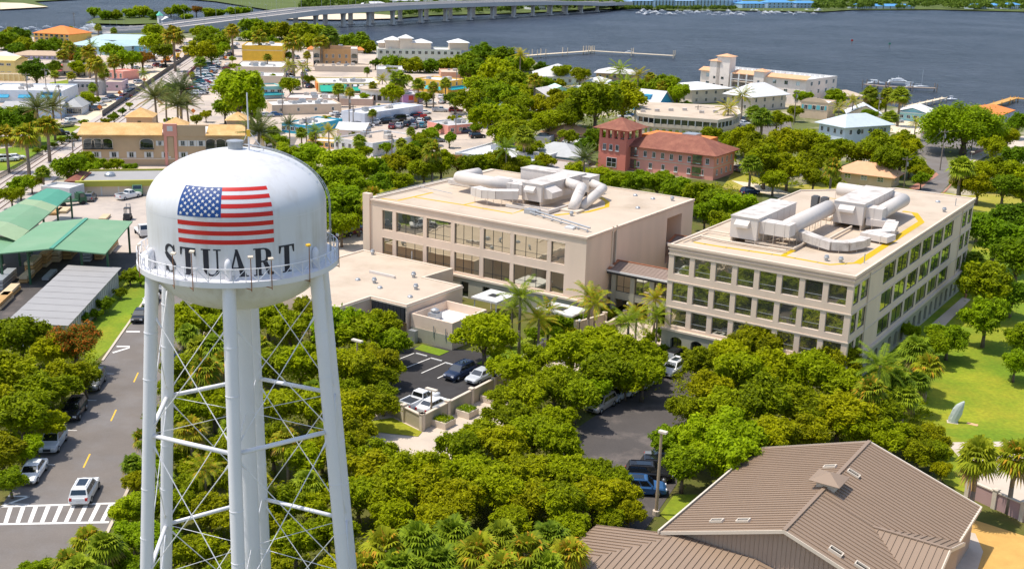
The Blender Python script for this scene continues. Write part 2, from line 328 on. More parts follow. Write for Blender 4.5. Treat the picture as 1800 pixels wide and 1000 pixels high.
# town roads and railway
r1 = [at(*p) for p in ((60,265),(95,240),(165,192),(235,150),(300,107),(345,88),(352,76),(330,66))]
sheet('road', strip(r1, 13), 'sand')
r2 = [at(*p) for p in ((300,236),(332,196),(375,150),(400,112),(420,80),(434,60))]
sheet('road', strip(r2, 12), 'concrete')
sheet('car_park', [(313,174),(340,145),(352,116),(386,108),(378,130),(352,172)], 'asphalt_old')
sheet('lawn', [(88,146),(120,141),(120,150),(84,153)], 'grass')
r3 = [at(*p) for p in ((520,150),(523,128),(530,105),(545,80))]
sheet('road', strip(r3, 12), 'concrete')
sheet('road', strip([at(*p) for p in ((600,262),(660,250),(760,205),(800,192))], 8), 'asphalt_old')
sheet('terrace', [(535,262),(560,248),(600,246),(598,262)], 'tile_peach')
def rl(y, o=0): return (-104.5-.1408*(y-226.2)+o, y)
sheet('ballast', strip([rl(y) for y in range(120, 560, 20)], 12), 'ballast', None, True)
sheet('sand_verge', strip([rl(y, -9) for y in range(330, 520, 20)], 6), 'sand', None, True)
for o in (-3.2, 2.2):
    tr = thing('railway_track', 'rusty railway track nearer the %s' % ('yellow-hedged verge' if o < 0 else 'lumber yard'), 'railway track')
    for s in (-.75, .75):
        mb = MB()
        for y in range(120, 560, 20):
            a, b = rl(y, o+s), rl(y+20, o+s); mb.obox((a[0]-.06, a[1], .12), (.12, 0, 0), (b[0]-a[0], 20, 0), (0, 0, .16))
        obj('rail', mb, 'rail_rust', tr)
    slp = MB().box(-1.3, -.12, .05, 1.3, .12, .14).mesh('sleeper', 'wood_pole')
    for i in range(240): p = rl(200+i*.75, o); put('sleeper', slp, tr, (p[0], p[1], 0), .14)
# kerbs, markings on the street beside the tower
def rp(off, y): return (fl(y)+off, y)
mb = MB()
for y in range(134, 200, 6): a, b = rp(-5.55, y), rp(-5.55, y+6); mb.obox((a[0], a[1], 0), (.3, 0, 0), (b[0]-a[0], 6, 0), (0, 0, .13))
tag(obj('kerb', mb, 'concrete'), kind='structure')
mb = MB()
for y in range(60, 210, 6): a, b = rp(5.3, y), rp(5.3, y+6); mb.obox((a[0], a[1], 0), (.3, 0, 0), (b[0]-a[0], 6, 0), (0, 0, .13))
tag(obj('kerb', mb, 'concrete'), kind='structure')
ZM = .026
dash = tag(put('centre_line', None), kind='structure')
def quadmark(poly, mat, parent, name):
    P = [at(*p) for p in poly] if len(poly[0]) == 2 else [Vector(p) for p in poly]
    if (P[1]-P[0]).cross(P[2]-P[0]).z < 0: P = P[::-1]
    return obj(name, MB().face([(p.x, p.y, ZM+(.016 if name == 'stall_line' else 0)) for p in P]), mat, parent)
for k in (-3, -2, 0, 1, 2, 3, 4, 5, 6, 7, 8):
    y = 103.6+11.75*k; x = fl(y)
    quadmark([(x-.08, y, 0), (x+.08, y, 0), (x-.08-.36, y+3.2, 0), (x-.24-.36, y+3.2, 0)], 'line_yellow', dash, 'road_dash')
cw = tag(put('crosswalk', None), kind='structure')
A0, A1, B0, B1 = at(-12,891.5), at(209,885), at(-20,920.5), at(192,916.5)
def lp(s, t): return (A0.lerp(A1, s)).lerp(B0.lerp(B1, s), t)
quadmark([tuple(lp(0,-.08)), tuple(lp(1,-.08)), tuple(lp(1,.02)), tuple(lp(0,.02))], 'line_white', cw, 'crosswalk_line')
quadmark([tuple(lp(0,.98)), tuple(lp(1,.98)), tuple(lp(1,1.08)), tuple(lp(0,1.08))], 'line_white', cw, 'crosswalk_line')
for k in range(10):
    s = .02+k*.1; quadmark([tuple(lp(s,.04)), tuple(lp(s+.036,.04)), tuple(lp(s+.036,.96)), tuple(lp(s,.96))], 'line_white', cw, 'crosswalk_bar')
sheet('kerb_ramp', [(203,890),(214,880),(221,884),(212,898)], 'brick_red')
pm = tag(put('parking_marks', None), kind='structure')
for y0 in (95.5, 104, 112.5, 121, 129.6):
    x = fl(y0)-5.3; quadmark([(x, y0, 0), (x+2.3, y0, 0), (x+2.3, y0+.13, 0), (x, y0+.13, 0)], 'line_white', pm, 'parking_line')
for q in ([(197,619),(228,610),(228,612),(199,621)], [(205,608),(228,608),(228,610),(205,610)], [(222,582),(246,582),(246,584),(222,584)],
          [(0,889),(51,871),(53,873),(0,892)], [(14,871),(52,871),(52,873),(14,873)]): quadmark(q, 'line_white', pm, 'parking_line')
for a, b in (((715,646),(756,630)), ((741,656),(784,637)), ((769,665),(806,648)), ((796,672),(815,663)), ((690,636),(728,621)), ((683,694),(705,683)), ((664,668),(680,661)), ((842,668),(868,655))):
    p, q = at(*a), at(*b); d = (q-p).normalized(); n = Vector((-d.y, d.x, 0))*.08
    quadmark([tuple(p-n), tuple(p+n), tuple(q+n), tuple(q-n)], 'line_white', pm, 'stall_line')
stop = MB().box(-.9, -.09, 0, .9, .09, .16).mesh('wheel_stop', 'white_paint')
for i, p in enumerate(((741,624.5), (767,633), (792,641))):
    a = at(*p); o = put('wheel_stop', stop, None, a, YAW)
    tag(o, 'white concrete wheel stop in the fenced car park, %s from the low annexe' % ('first', 'second', 'third')[i], 'wheel stop', 'wheel stops in the fenced car park')
mb = MB()
for q in ([(1103,903),(1133,882)], [(1098,910),(1130,886)]):
    pass
# ---------------------------------------------------------------- far shore
FS = [(-200,14),(0,16),(85,12),(60,3),(150,-2),(300,-4),(380,3),(500,22),(505,33),(600,34),(700,32),(760,27),(900,24),(985,20),(1050,17),(1110,14.5),(1180,18.5),(1300,19),(1445,21),(1500,17.5),(1640,17),(1720,19),(1800,21),(2100,40)]
sheet('far_shore_ground', FS+[(1950,-22),(-600,-60)], 'far_land', 1)
sheet('sand_spit', [(505,34),(500,27),(560,25),(640,24),(700,28),(690,33),(600,35)], 'sand', 2)
sheet('sand_spit', [(0,17),(85,12.5),(40,6),(0,5)], 'sand', 2)
isl = [(150,41),(165,33),(200,29),(250,29),(280,34),(282,41),(230,43)]
sheet('island_ground', isl, 'far_land', 1)
# ---------------------------------------------------------------- river bridge (twin decks)
BR = [(567,47.5,20.5),(614,45.5,18),(659,44,15.5),(702,42,12.8),(751,38.5,10.6),(794,36,9),(836,34,7.6),(876,31.5,6.5),(913,29.5,5.6),(947,27.3,5),(978,25.5,5),(1005,24,5.2),(1032,22.5,6),(1060,20,7)]
def bridge(shift, name_label):
    pts = [at(x, y, z) for x, y, z in ((196,59,.1),(250,55.5,.8),(305,52,2.),(360,45.5,3.6),(415,38.5,5.2),(470,32,7),(520,26,9))]
    bases = []
    for x, yb, yt in BR:
        g = at(x, yb); z = hz(x, yb, yt); pts.append(Vector((g.x, g.y, z))); bases.append(Vector((g.x, g.y, z)))
    e = at(1112, 14); pts.append(Vector((e.x, e.y, 5.)))
    e = at(1160, 6); pts.append(Vector((e.x, e.y, 1.5)))
    L = []
    for i, p in enumerate(pts):
        a, b = pts[max(i-1, 0)], pts[min(i+1, len(pts)-1)]; d = (b-a); d.z = 0; d.normalize(); n = Vector((-d.y, d.x, 0)); L.append((p+n*shift, n))
    t = thing('river_bridge', name_label, 'bridge', tuple(L[0][0])); o0 = L[0][0]
    deck, rail = MB(), MB()
    for i in range(len(L)-1):
        (p, n), (q, m) = L[i], L[i+1]; w = 12.5
        for mbx, a0, a1, z0, z1, mi in ((deck, 0, w, -2.3, 0, 0), (rail, 0, .35, .02, 1.0, 0), (rail, w-.35, w, .02, 1.0, 0)):
            A = [p+n*a0-o0, p+n*a1-o0, q+m*a1-o0, q+m*a0-o0]
            vs = [(v.x, v.y, v.z+z0) for v in A]+[(v.x, v.y, v.z+z1) for v in A]
            mbx.add(vs, [(0,1,2,3),(0,4,5,1),(2,6,7,3),(3,7,4,0),(1,5,6,2)], mi); mbx.add(vs[4:], [(3,2,1,0)], 1 if mbx is deck else 0)
    obj('deck', deck, ['bridge_conc', 'bridge_deck'], t); obj('barrier', rail, 'bridge_conc', t)
    for i in range(7, 7+len(bases)):
        p, n = L[i]; c = p+n*6.2-o0; d = Vector((n.y, -n.x, 0)); h = p.z-2.3
        pr = MB()
        prof = [(-1.2, 1.25), (h*.6, 1.25), (h*.85, 1.5), (h-.02, 2.6)]
        for k in range(3):
            (z0, a), (z1, b) = prof[k], prof[k+1]
            vs = [c+n*sx*w_+d*sy*1.2+Vector((0, 0, z-p.z)) for z, w_ in ((z0, a), (z1, b)) for sx, sy in ((-1,-1),(1,-1),(1,1),(-1,1))]
            pr.add(vs, [(0,1,5,4),(1,2,6,5),(2,3,7,6),(3,0,4,7)])
        obj('pier', pr, 'bridge_conc', t)
        foot = MB(); f0 = c+Vector((0, 0, -p.z))
        foot.obox(f0-n*2.4-d*2.2+Vector((0, 0, -1.5)), n*4.8, d*4.4, (0, 0, 1.)); obj('pier_footing', foot, 'bridge_conc', t)
    lm = MB()
    lm.tube((0,0,0), (0,0,8), .12, .08, 5).tube((0,0,8), (1.6,0,8.6), .07, .07, 4).box(1.4,-.15,8.5,2.1,.15,8.65)
    lme = lm.mesh('lamp_post', 'steel_grey')
    for i in range(2, len(L)-2, 1): p, n = L[i]; put('lamp_post', lme, t, tuple(p+n*.5-o0), math.atan2(n.y, n.x))
bridge(0, 'concrete river bridge on tall piers, the nearer of two parallel spans')
bridge(19, 'concrete river bridge on tall piers, the farther of two parallel spans')
# ---------------------------------------------------------------- vegetation prototypes
def qmesh(name, V, mats, mi=None, nv=4):
    """V: (n, nv, 3) array of separate polygons"""
    n = len(V); me = bpy.data.meshes.new(name); me.vertices.add(n*nv); me.vertices.foreach_set('co', V.reshape(-1).astype(np.float32))
    me.loops.add(n*nv); me.loops.foreach_set('vertex_index', np.arange(n*nv, dtype=np.int32)); me.polygons.add(n)
    me.polygons.foreach_set('loop_start', np.arange(0, n*nv, nv, dtype=np.int32)); me.polygons.foreach_set('loop_total', np.full(n, nv, dtype=np.int32))
    for m in mats: me.materials.append(M(m))
    if mi is not None: me.polygons.foreach_set('material_index', mi.astype(np.int32))
    me.update(); me.validate(); return me
def unit(a): return a/np.maximum(np.linalg.norm(a, axis=-1, keepdims=True), 1e-9)
def leaf_quads(rs, P, Nrm, size, lw=.42):
    n = len(P); a = unit(np.cross(Nrm, unit(rs.normal(size=(n, 3))))); b = np.cross(Nrm, a); s = size*rs.uniform(.55, 1.5, (n, 1))
    bend = Nrm*s*rs.uniform(-.25, .05, (n, 1))
    return np.stack([P-a*s, P-b*s*lw+bend*.2, P+a*s+bend, P+b*s*lw], 1)
def clumps(rs, R, Hc, n, lo=-.35):
    """big limbs of foliage, each carrying smaller tufts on its outside"""
    out = []; nl = max(5, n//4); a0 = rs.uniform(0, 6.28)
    for k in range(nl):
        az = a0+k*2.399; q = math.sqrt((k+.4)/nl)*.66*rs.uniform(.85, 1.12); c = np.array([math.cos(az)*R*q, math.sin(az)*R*q, Hc*(.22-.42*q*q)+rs.uniform(-.1, .1)*Hc]); r = R*rs.uniform(.30, .44)
        out.append((c, r*.8))
        for j in range(9):
            d = unit(rs.normal(size=3)+np.array([math.cos(az)*.5, math.sin(az)*.5, .35]))
            if d[2] < lo-.3: d[2] = -d[2]
            out.append((c+d*r*rs.uniform(.75, 1.0)*np.array([1, 1, .85]), r*rs.uniform(.26, .46)))
    out.append((np.array([0, 0, -.05*Hc]), R*.45)); return out
def crown_arrays(rs, R, Hc, ncl, nleaf, leaf, lo=-.35):
    cl = clumps(rs, R, Hc, ncl, lo); w = np.array([c[1]**2 for c in cl]); w /= w.sum()
    ids = rs.choice(len(cl), nleaf, p=w); ctr = np.array([c[0] for c in cl])[ids]; rad = np.array([c[1] for c in cl])[ids][:, None]
    d = unit(rs.normal(size=(nleaf, 3))); d[:, 2] = np.where((d[:, 2] < -.35) & (rs.random(nleaf) < .7), -d[:, 2], d[:, 2]); d[:, 2] *= .9
    P = ctr + d*rad*rs.uniform(.45, 1.15, (nleaf, 1))
    twig = rs.random(nleaf) < .14; P[twig] += d[twig]*rad[twig]*rs.uniform(.05, .65, (twig.sum(), 1))
    Nn = unit(d*.7+rs.normal(size=(nleaf, 3))*.55+np.array([0, 0, .75]))
    return leaf_quads(rs, P, Nn, leaf), cl
def tree_proto(name, seed, R, Hc, zc, ncl, nleaf, leaf, mat, lo=-.35):
    rs = np.random.RandomState(seed); V, cl = crown_arrays(rs, R, Hc, ncl, nleaf, leaf, lo); V[:, :, 2] += zc
    cm = qmesh(name+'_crown', V, [mat]); mb = MB(); r = R*.07; fork = zc-Hc*.36
    mb.tube((0,0,-.1), (r*.4, 0, fork), r*1.25, r*.8, 8)
    for k in range(6):
        c = cl[k*10][0]; e = Vector((c[0]*.9, c[1]*.9, c[2]*.8+zc)); m = Vector((e.x*.45, e.y*.45, fork+(e.z-fork)*.62))
        mb.tube((r*.4, 0, fork-.1), m, r*.55, r*.34, 6).tube(m, e, r*.34, r*.12, 5)
    return dict(trunk=mb.mesh(name+'_trunk', 'bark', True), crown=cm, R=R, zc=zc, top=zc+Hc*.5)
def fan_palm(name, seed, h, mat, nf=52, fr=1.3):
    rs = np.random.RandomState(seed); Q, MI = [], []
    for k in range(nf):
        az = k*2.399+rs.uniform(-.3, .3); t = (k+.5)/nf; el = math.radians(82-118*t+rs.uniform(-10, 10)); dead = t > .90
        d = np.array([math.cos(el)*math.cos(az), math.cos(el)*math.sin(az), math.sin(el)]); side = np.array([-math.sin(az), math.cos(az), 0]); up = np.cross(side, d)*-1
        pl = rs.uniform(.45, .85)*fr; base = d*pl; ns = 15
        Q.append([side*.03, -side*.03, base-side*.025, base+side*.025]); MI.append(1 if dead else 0)
        for j in range(ns):
            a = math.radians(-105+210*j/(ns-1)); ln = fr*(.95-.25*abs(j/(ns-1)*2-1))*rs.uniform(.85, 1.1)
            dr = d*math.cos(a)+side*math.sin(a); mid = base+dr*ln*.6+up*(-.02); tip = base+dr*ln+np.array([0, 0, -ln*(.28+.25*rs.random())]); wv = np.cross(dr, up); wd = .075*fr
            Q.append([base, mid-wv*wd, tip, mid+wv*wd]); MI.append(1 if dead else 0)
    V = np.array(Q, float); V[:, :, 2] += h; cm = qmesh(name+'_crown', V, [mat, 'leaf_dead'], np.array(MI))
    mb = MB(); mb.tube((0,0,-.1), (.05,0,h*.5), .24, .19, 8).tube((.05,0,h*.5), (0,0,h), .19, .22, 8)
    return dict(trunk=mb.mesh(name+'_trunk', 'palm_bark', True), crown=cm, R=1.55*fr, zc=h, top=h+1.6*fr)
def feather_palm(name, seed, h, mat, nf=18, fl_=2.6, stiff=.5, nl=26, dead=0, leaflet=.6):
    rs = np.random.RandomState(seed); Q, MI = [], []
    for k in range(nf):
        az = k*2.399+rs.uniform(-.3, .3); t = (k+.5)/nf; el = math.radians(80-95*t+rs.uniform(-8, 8)); ln = fl_*rs.uniform(.85, 1.1); isd = k >= nf-dead
        hd = np.array([math.cos(az), math.sin(az), 0]); side = np.array([-math.sin(az), math.cos(az), 0])
        def pt(s):
            e = el-(1.9*(1-stiff))*s; return hd*(ln*s*math.cos((el+e)/2))+np.array([0, 0, ln*s*math.sin((el+e)/2)])
        for j in range(6):
            a, b = pt(j/6), pt((j+1)/6); Q.append([a-side*.03, b-side*.025, b+side*.025, a+side*.03]); MI.append(int(isd))
        for j in range(nl):
            s = .12+.88*j/nl; p = pt(s); q = pt(min(s+.03, 1.02)); fd = unit(q-p); ll = leaflet*(1-.55*abs(s-.45)*1.4)*fl_/2.6
            for sg in (-1, 1):
                dr = unit(side*sg+fd*.55+np.array([0, 0, -.35-.3*rs.random()])); tip = p+dr*ll; Q.append([p-fd*.035, p+fd*.035+dr*ll*.4, tip, p-fd*.045+dr*ll*.4]); MI.append(int(isd))
    V = np.array(Q, float); V[:, :, 2] += h; cm = qmesh(name+'_crown', V, [mat, 'leaf_dead'], np.array(MI))
    mb = MB(); mb.tube((0,0,-.1), (.12,0,h*.45), .2, .15, 8).tube((.12,0,h*.45), (0,0,h), .15, .13, 8)
    return dict(trunk=mb.mesh(name+'_trunk', 'palm_bark', True), crown=cm, R=fl_*.85, zc=h, top=h+fl_*.6)
PR = {}
PR['oak'] = [tree_proto('oak%d' % i, 10+i, 4.6, 6.2, 4.4, 30, 11500, .26, 'leaf_oak') for i in range(4)]
PR['dark'] = [tree_proto('dark%d' % i, 30+i, 4.4, 6.2, 4.4, 28, 10500, .26, 'leaf_dark') for i in range(2)]
PR['bright'] = [tree_proto('bright%d' % i, 40+i, 4.2, 5.6, 4.1, 26, 10000, .26, 'leaf_bright') for i in range(3)]
PR['flame'] = [tree_proto('flame', 50, 4.6, 4.8, 4.2, 26, 13000, .17, 'leaf_flame')]
PR['far'] = [tree_proto('far%d' % i, 60+i, 4.5, 6.0, 4.3, 24, 4600, .36, ('leaf_oak', 'leaf_dark', 'leaf_bright', 'leaf_oak')[i]) for i in range(4)]
PR['farb'] = [tree_proto('farb%d' % i, 66+i, 4.5, 6.0, 4.3, 24, 4600, .36, 'leaf_bright') for i in range(2)]
PR['bush'] = [tree_proto('bush%d' % i, 170+i, 4.4, 6.4, 1.5, 28, 5400, .36, ('leaf_oak', 'leaf_dark', 'leaf_bright')[i], -.9) for i in range(3)]
PR['banyan'] = [tree_proto('banyan', 181, 4.6, 4.6, 2.6, 44, 28000, .15, 'leaf_bright', -.8)]
PR['shrub'] = [tree_proto('shrub%d' % i, 70+i, 1.6, 2.0, 1.1, 12, 2600, .12, ('leaf_oak', 'leaf_bright', 'leaf_dark')[i], -.9) for i in range(3)]
PR['palm'] = [fan_palm('fan%d' % i, 80+i, (4.2, 5.4, 4.8)[i], ('leaf_palm', 'leaf_palm_gold', 'leaf_palm')[i]) for i in range(3)]
PR['gold'] = [fan_palm('fang%d' % i, 84+i, 4.4, 'leaf_palm_gold', 40) for i in range(2)]
PR['coco'] = [feather_palm('coco%d' % i, 90+i, (6., 5.)[i], 'leaf_palm_gold' if i else 'leaf_palm', 20) for i in range(2)]
PR['date'] = [feather_palm('date%d' % i, 95+i, (6., 5.)[i], 'leaf_date', 44, 2.7, .75, 24, 5, .42) for i in range(2)]
TWORD = dict(bush='bushy tree', banyan='huge spreading tree', oak='broadleaf tree', dark='dark green tree', bright='bright green tree', flame='orange-tinged flame tree', far='broadleaf tree', farb='bright green tree', shrub='leafy shrub', palm='fan palm', gold='golden fan palm', coco='feather palm', date='date palm')
TCAT = dict(shrub='shrub', palm='palm', gold='palm', coco='palm', date='palm')
TNAME = dict(bush='bushy_tree', banyan='spreading_tree', oak='broadleaf_tree', dark='dark_tree', bright='bright_tree', flame='flame_tree', far='broadleaf_tree', farb='bright_tree', shrub='shrub', palm='fan_palm', gold='fan_palm', coco='feather_palm', date='date_palm')
ORD = 'first second third fourth fifth sixth seventh eighth ninth tenth eleventh twelfth thirteenth fourteenth fifteenth sixteenth seventeenth eighteenth nineteenth twentieth'.split()
TR = random.Random(11)
def tree(kind, px, py, wpx, label, group=None, zs=1.0):
    pr = TR.choice(PR[kind]); s = 1.0
    if kind in ('coco', 'date'): wpx *= 1.22
    if kind in ('palm', 'gold'): wpx *= 1.12
    if kind in ('oak', 'bright', 'dark', 'far', 'farb', 'bush'): wpx *= 1.16
    for _ in range(4):
        zc = pr['zc']*s*zs
        if zc > 20: zc = 20
        P = at(px, py, zc); s = (wpx/2)*depth(P)/FPX/pr['R']
    t = thing(TNAME[kind], label, TCAT.get(kind, 'tree'), (P.x, P.y, 0), TR.uniform(0, 6.28), group)
    put('trunk', pr['trunk'], t); put('crown' if kind not in ('shrub',) else 'foliage', pr['crown'], t)
    k = TR.uniform(.9, 1.12); t.scale = (s*k, s/k, s*zs*TR.uniform(.92, 1.1)); return t
def row(where, items, kind='oak', group=None):
    """items (x, y, width[, kind]); each is named by its place from the left among its own kind"""
    items = [(i+(kind,))[:4] for i in items]; by = {}
    for i in sorted(items, key=lambda i: i[0]): by.setdefault(TWORD[i[3]], []).append(i)
    for w, L in by.items():
        for n, (x, y, wd, k) in enumerate(L):
            pre = '' if len(L) == 1 else (', %s from the left' % ORD[n] if n < 20 else ', rightmost')
            tree(k, x, y, wd, '%s %s%s' % (w, where, pre), group or 'trees '+where)
# -- left of the street
row('beside the street below the grey shed', [(35,600,100),(92,622,80),(132,612,112,'flame'),(15,665,110),(70,690,100),(150,668,62),(108,668,80),(40,735,110),(86,745,70),(5,800,90),(18,845,60,'bright'),(-10,720,90),(45,790,60,'bright')])
row('along the side wall of the grey shed', [(144,563,44),(182,536,46),(168,552,32),(211,516,30),(228,488,42),(247,492,34),(240,478,30)], 'shrub')
# -- grove round the foot of the tower
row('seen between the tower legs just below the tank', [(322,575,80),(352,560,70),(385,575,70),(470,560,80),(510,580,80),(548,560,80),(590,585,90,'bright'),(630,590,90),(668,575,70),(690,608,66,'bright')])
row('behind the upper cross braces of the tower', [(322,650,80),(360,655,60,'palm'),(392,640,50,'gold'),(350,612,52,'palm'),(380,610,54,'palm'),(300,690,60),(420,660,54,'palm'),(455,615,52,'gold'),(550,690,54,'palm'),(480,640,90),(530,650,90),(580,650,90),(628,650,96),(665,640,80),(330,590,46,'palm')])
row('behind the middle struts of the tower', [(330,735,80),(376,720,80),(430,700,80),(490,715,90),(545,720,90),(600,720,100),(640,715,90),(252,776,44,'gold'),(336,765,58,'palm'),(280,740,60),(675,700,60),(505,775,56,'palm'),(565,770,54,'gold'),(410,760,54,'palm')])
row('between the lower tower legs', [(300,800,70),(350,820,70),(395,800,80),(480,790,90),(530,810,90),(585,800,90),(362,830,54,'coco'),(330,855,60),(420,850,80),(262,830,60,'bright'),(240,850,50),(455,860,58,'palm'),(540,850,58,'palm'),(232,815,44,'palm'),(285,850,50,'palm')])
row('at the foot of the tower', [(260,890,80,'bright'),(310,900,80),(370,900,90),(440,920,90),(500,890,90),(555,880,90),(580,940,90),(520,960,90),(440,990,80),(350,975,90),(275,965,90,'bright'),(222,905,60,'bright'),(470,1015,80),(590,1010,70),(395,1025,90),(310,1030,80)])
row('at the kerb below the zebra crossing', [(156,945,62,'gold'),(185,965,64,'palm'),(120,985,60,'gold'),(140,1000,66,'palm'),(205,990,70,'bright'),(80,1000,56,'bright'),(235,945,70,'bright'),(50,1010,46,'bright'),(175,1015,60,'palm'),(250,1010,66,'bright')])
# -- central foreground
row('left of the fenced car park', [(650,668,70),(690,655,52),(610,690,70),(640,632,70)])
row('in the grove below the fenced car park', [(622,775,80),(668,806,88),(716,842,96),(765,836,90),(812,800,88),(850,768,84),(905,735,84),(885,790,100),(940,770,96),(985,790,90),(650,830,100),(830,840,100),(930,835,100),(990,840,90),(1040,835,80)])
row('in the dense grove above the bottom row of palms', [(630,880,90),(690,870,100),(750,870,100),(810,885,100),(870,870,100),(930,880,96),(985,890,96),(1040,880,90),(1085,880,70),(1000,930,80),(770,920,90),(690,915,80),(1070,915,60),(900,925,80),(1080,848,70),(1105,905,56)])
row('along the bottom edge right of the tower', [(676,968,84,'gold'),(735,958,80,'palm'),(795,950,76,'palm'),(840,975,84,'gold'),(880,950,70,'palm'),(925,975,84,'gold'),(968,940,70,'palm'),(1000,970,80,'gold'),(770,990,80,'palm'),(700,1000,80,'palm'),(640,1000,70,'gold'),(880,1000,80,'palm'),(960,1000,70,'palm')])
row('by the wall of the small annexe', [(853,592,104,'oak')])
row('between the fenced car park and the driveway', [(905,655,80),(930,700,90),(975,680,90),(1005,620,100),(1055,610,96),(1100,630,96),(1130,665,80),(1060,660,90),(1010,700,86,'bright'),(885,700,56),(975,575,66,'bright'),(975,740,70),(1040,690,60,'bright'),(1135,625,60),(1100,668,70),(1140,650,56),(1075,640,70),(950,635,60,'bright')])
row('in the entrance court between the office buildings', [(915,528,62,'coco'),(948,560,52,'coco'),(965,548,46,'coco'),(1038,520,56,'coco'),(1046,538,50,'coco'),(1105,560,58,'coco'),(1152,530,44,'coco'),(1155,560,40,'coco'),(1120,555,44,'coco'),(900,545,44,'coco')])
row('in the planting at the entrance court', [(1075,553,30),(1090,562,26),(1145,598,34),(1166,612,26),(1200,618,30),(1020,560,40),(940,590,40),(1000,585,36),(1062,545,26),(1160,585,26),(1215,630,34),(870,622,36),(888,600,36)], 'shrub')
# -- right foreground
row('in front of the right-hand office building', [(1345,590,76),(1405,580,80),(1450,590,72),(1230,640,76),(1275,628,84),(1330,612,92),(1385,600,92),(1440,610,92),(1478,640,80),(1300,665,96),(1360,655,100),(1425,665,100),(1490,690,90),(1245,690,84)])
row('in the thicket above the brown roof', [(1210,720,70),(1280,720,100),(1345,715,104),(1410,720,104),(1475,735,104),(1540,730,90),(1230,775,96,'bright'),(1290,775,110,'bright'),(1350,770,96),(1420,765,90),(1500,760,80),(1560,770,80),(1600,770,66),(1170,775,66,'bright'),(1200,825,80,'bright'),(1265,820,80,'bright'),(1640,800,60),(1325,812,72,'bright'),(1283,800,120,'bright')])
row('at the corner of the lawn beside the right-hand office', [(1548,640,70,'coco'),(1580,670,60,'palm'),(1610,622,62,'palm'),(1632,645,56,'gold'),(1530,690,60,'palm'),(1560,655,56,'coco'),(1590,700,54,'palm'),(1612,668,50,'palm')])
row('on the lawn right of the office buildings', [(1733,566,84,'bright'),(1735,505,98,'bright'),(1668,596,70,'bright'),(1792,600,70,'bright'),(1785,640,60,'bright'),(1640,610,60,'bright'),(1690,470,50,'bright'),(1715,480,60,'bright'),(1600,585,40,'bright')], 'bright')
row('at the right edge behind the lawn', [(1748,420,104,'dark'),(1790,460,90,'dark'),(1720,395,60,'dark'),(1785,400,90,'dark'),(1712,455,44,'palm'),(1780,520,70,'dark')], 'dark')
row('beside the pale footpath at the lower right', [(1718,815,84,'palm'),(1786,812,82,'gold'),(1640,770,60,'oak'),(1615,800,64,'oak'),(1655,830,40,'oak')])
# ---------------------------------------------------------------- water tower
TX, TY = -17.38, 70.0
FRONT = math.degrees(math.atan2(-TY, -TX))
tw = thing('water_tower', 'tall white six-legged water tower with flag and STUART on its tank', 'water tower', (TX, TY, 0))
TR_, ZG, ZS, DC, BC = 5.50, 31.2, 34.75, 3.38, 3.1
prof = []
for i in range(13): t = -math.pi/2+math.pi/2*i/12; prof.append((max(TR_*math.cos(t), .02), ZG+BC*math.sin(t)))
for i in range(1, 5): prof.append((TR_, ZG+(ZS-ZG)*i/4))
up = []
for i in range(1, 21): t = math.pi/2*i/20; up.append((max(TR_*math.cos(t), .02), ZS+DC*math.sin(t)))
tank = obj('tank', MB().lathe(prof+up, 96), 'tank_white', tw, smooth=True)
# surface coordinates of the tank: angle (degrees to the right of the view) and height measured along the wall
ARC = [(0, TR_, ZG, 0.), (ZS-ZG, TR_, ZS, 0.)]; s_ = ZS-ZG
for i in range(1, 61):
    t = math.pi/2*i/60; r, z = TR_*math.cos(t), ZS+DC*math.sin(t); p = ARC[-1]; s_ += math.hypot(r-p[1], z-p[2]); ARC.append((s_, r, z, math.atan2(math.sin(t)/DC, math.cos(t)/TR_)))
def tpt(th, s, off=.004):
    for i in range(len(ARC)-1):
        if ARC[i+1][0] >= s: break
    a, b = ARC[i], ARC[i+1]; k = (s-a[0])/(b[0]-a[0]); r = a[1]+(b[1]-a[1])*k; z = a[2]+(b[2]-a[2])*k; e = a[3]+(b[3]-a[3])*k
    r += off*math.cos(e); z += off*math.sin(e); q = math.radians(FRONT+th); return (r*math.cos(q), r*math.sin(q), z)
def patch(name, th0, th1, s0, s1, mat, off, parent, nx=14, ny=3):
    mb = MB(); vs = [tpt(th0+(th1-th0)*i/nx, s0+(s1-s0)*j/ny, off) for j in range(ny+1) for i in range(nx+1)]
    mb.add(vs, [(j*(nx+1)+i, j*(nx+1)+i+1, (j+1)*(nx+1)+i+1, (j+1)*(nx+1)+i) for j in range(ny) for i in range(nx)]); return obj(name, mb, mat, parent, smooth=True)
SB = 33.36-ZG
ST = next(a[0] for a in ARC if a[2] >= ZS+DC*math.sin(math.radians(32.5)))
TH0, TH1, THC = -39.0, 21.5, -10.3
fh = (ST-SB)/13
flag = put('flag', None, tw)
for k in range(7):
    s0 = SB+2*k*fh; patch('flag_stripe', TH0 if k < 3 else THC, TH1, s0, s0+fh, 'flag_red', .006, flag, 20)
patch('flag_canton', TH0, THC, SB+6*fh, ST, 'flag_blue', .008, flag, 12, 10)
cw_, ch_ = THC-TH0, 7*fh
for rw in range(9):
    n = 6 if rw % 2 == 0 else 5
    for cl_ in range(n):
        tc = TH0+cw_*((cl_*2+1+(rw % 2))/12); sc_ = ST-ch_*(rw+.75)/9.5; rad = .125; mb = MB(); vs = []
        for i in range(10):
            r = rad if i % 2 == 0 else rad*.42; a = math.pi/2+i*math.pi/5; vs.append(tpt(tc+math.degrees(r*math.cos(a)/5.2), sc_+r*math.sin(a), .013))
        mb.add(vs+[tpt(tc, sc_, .013)], [(i, (i+1) % 10, 10) for i in range(10)]); obj('star', mb, 'white_paint', flag)
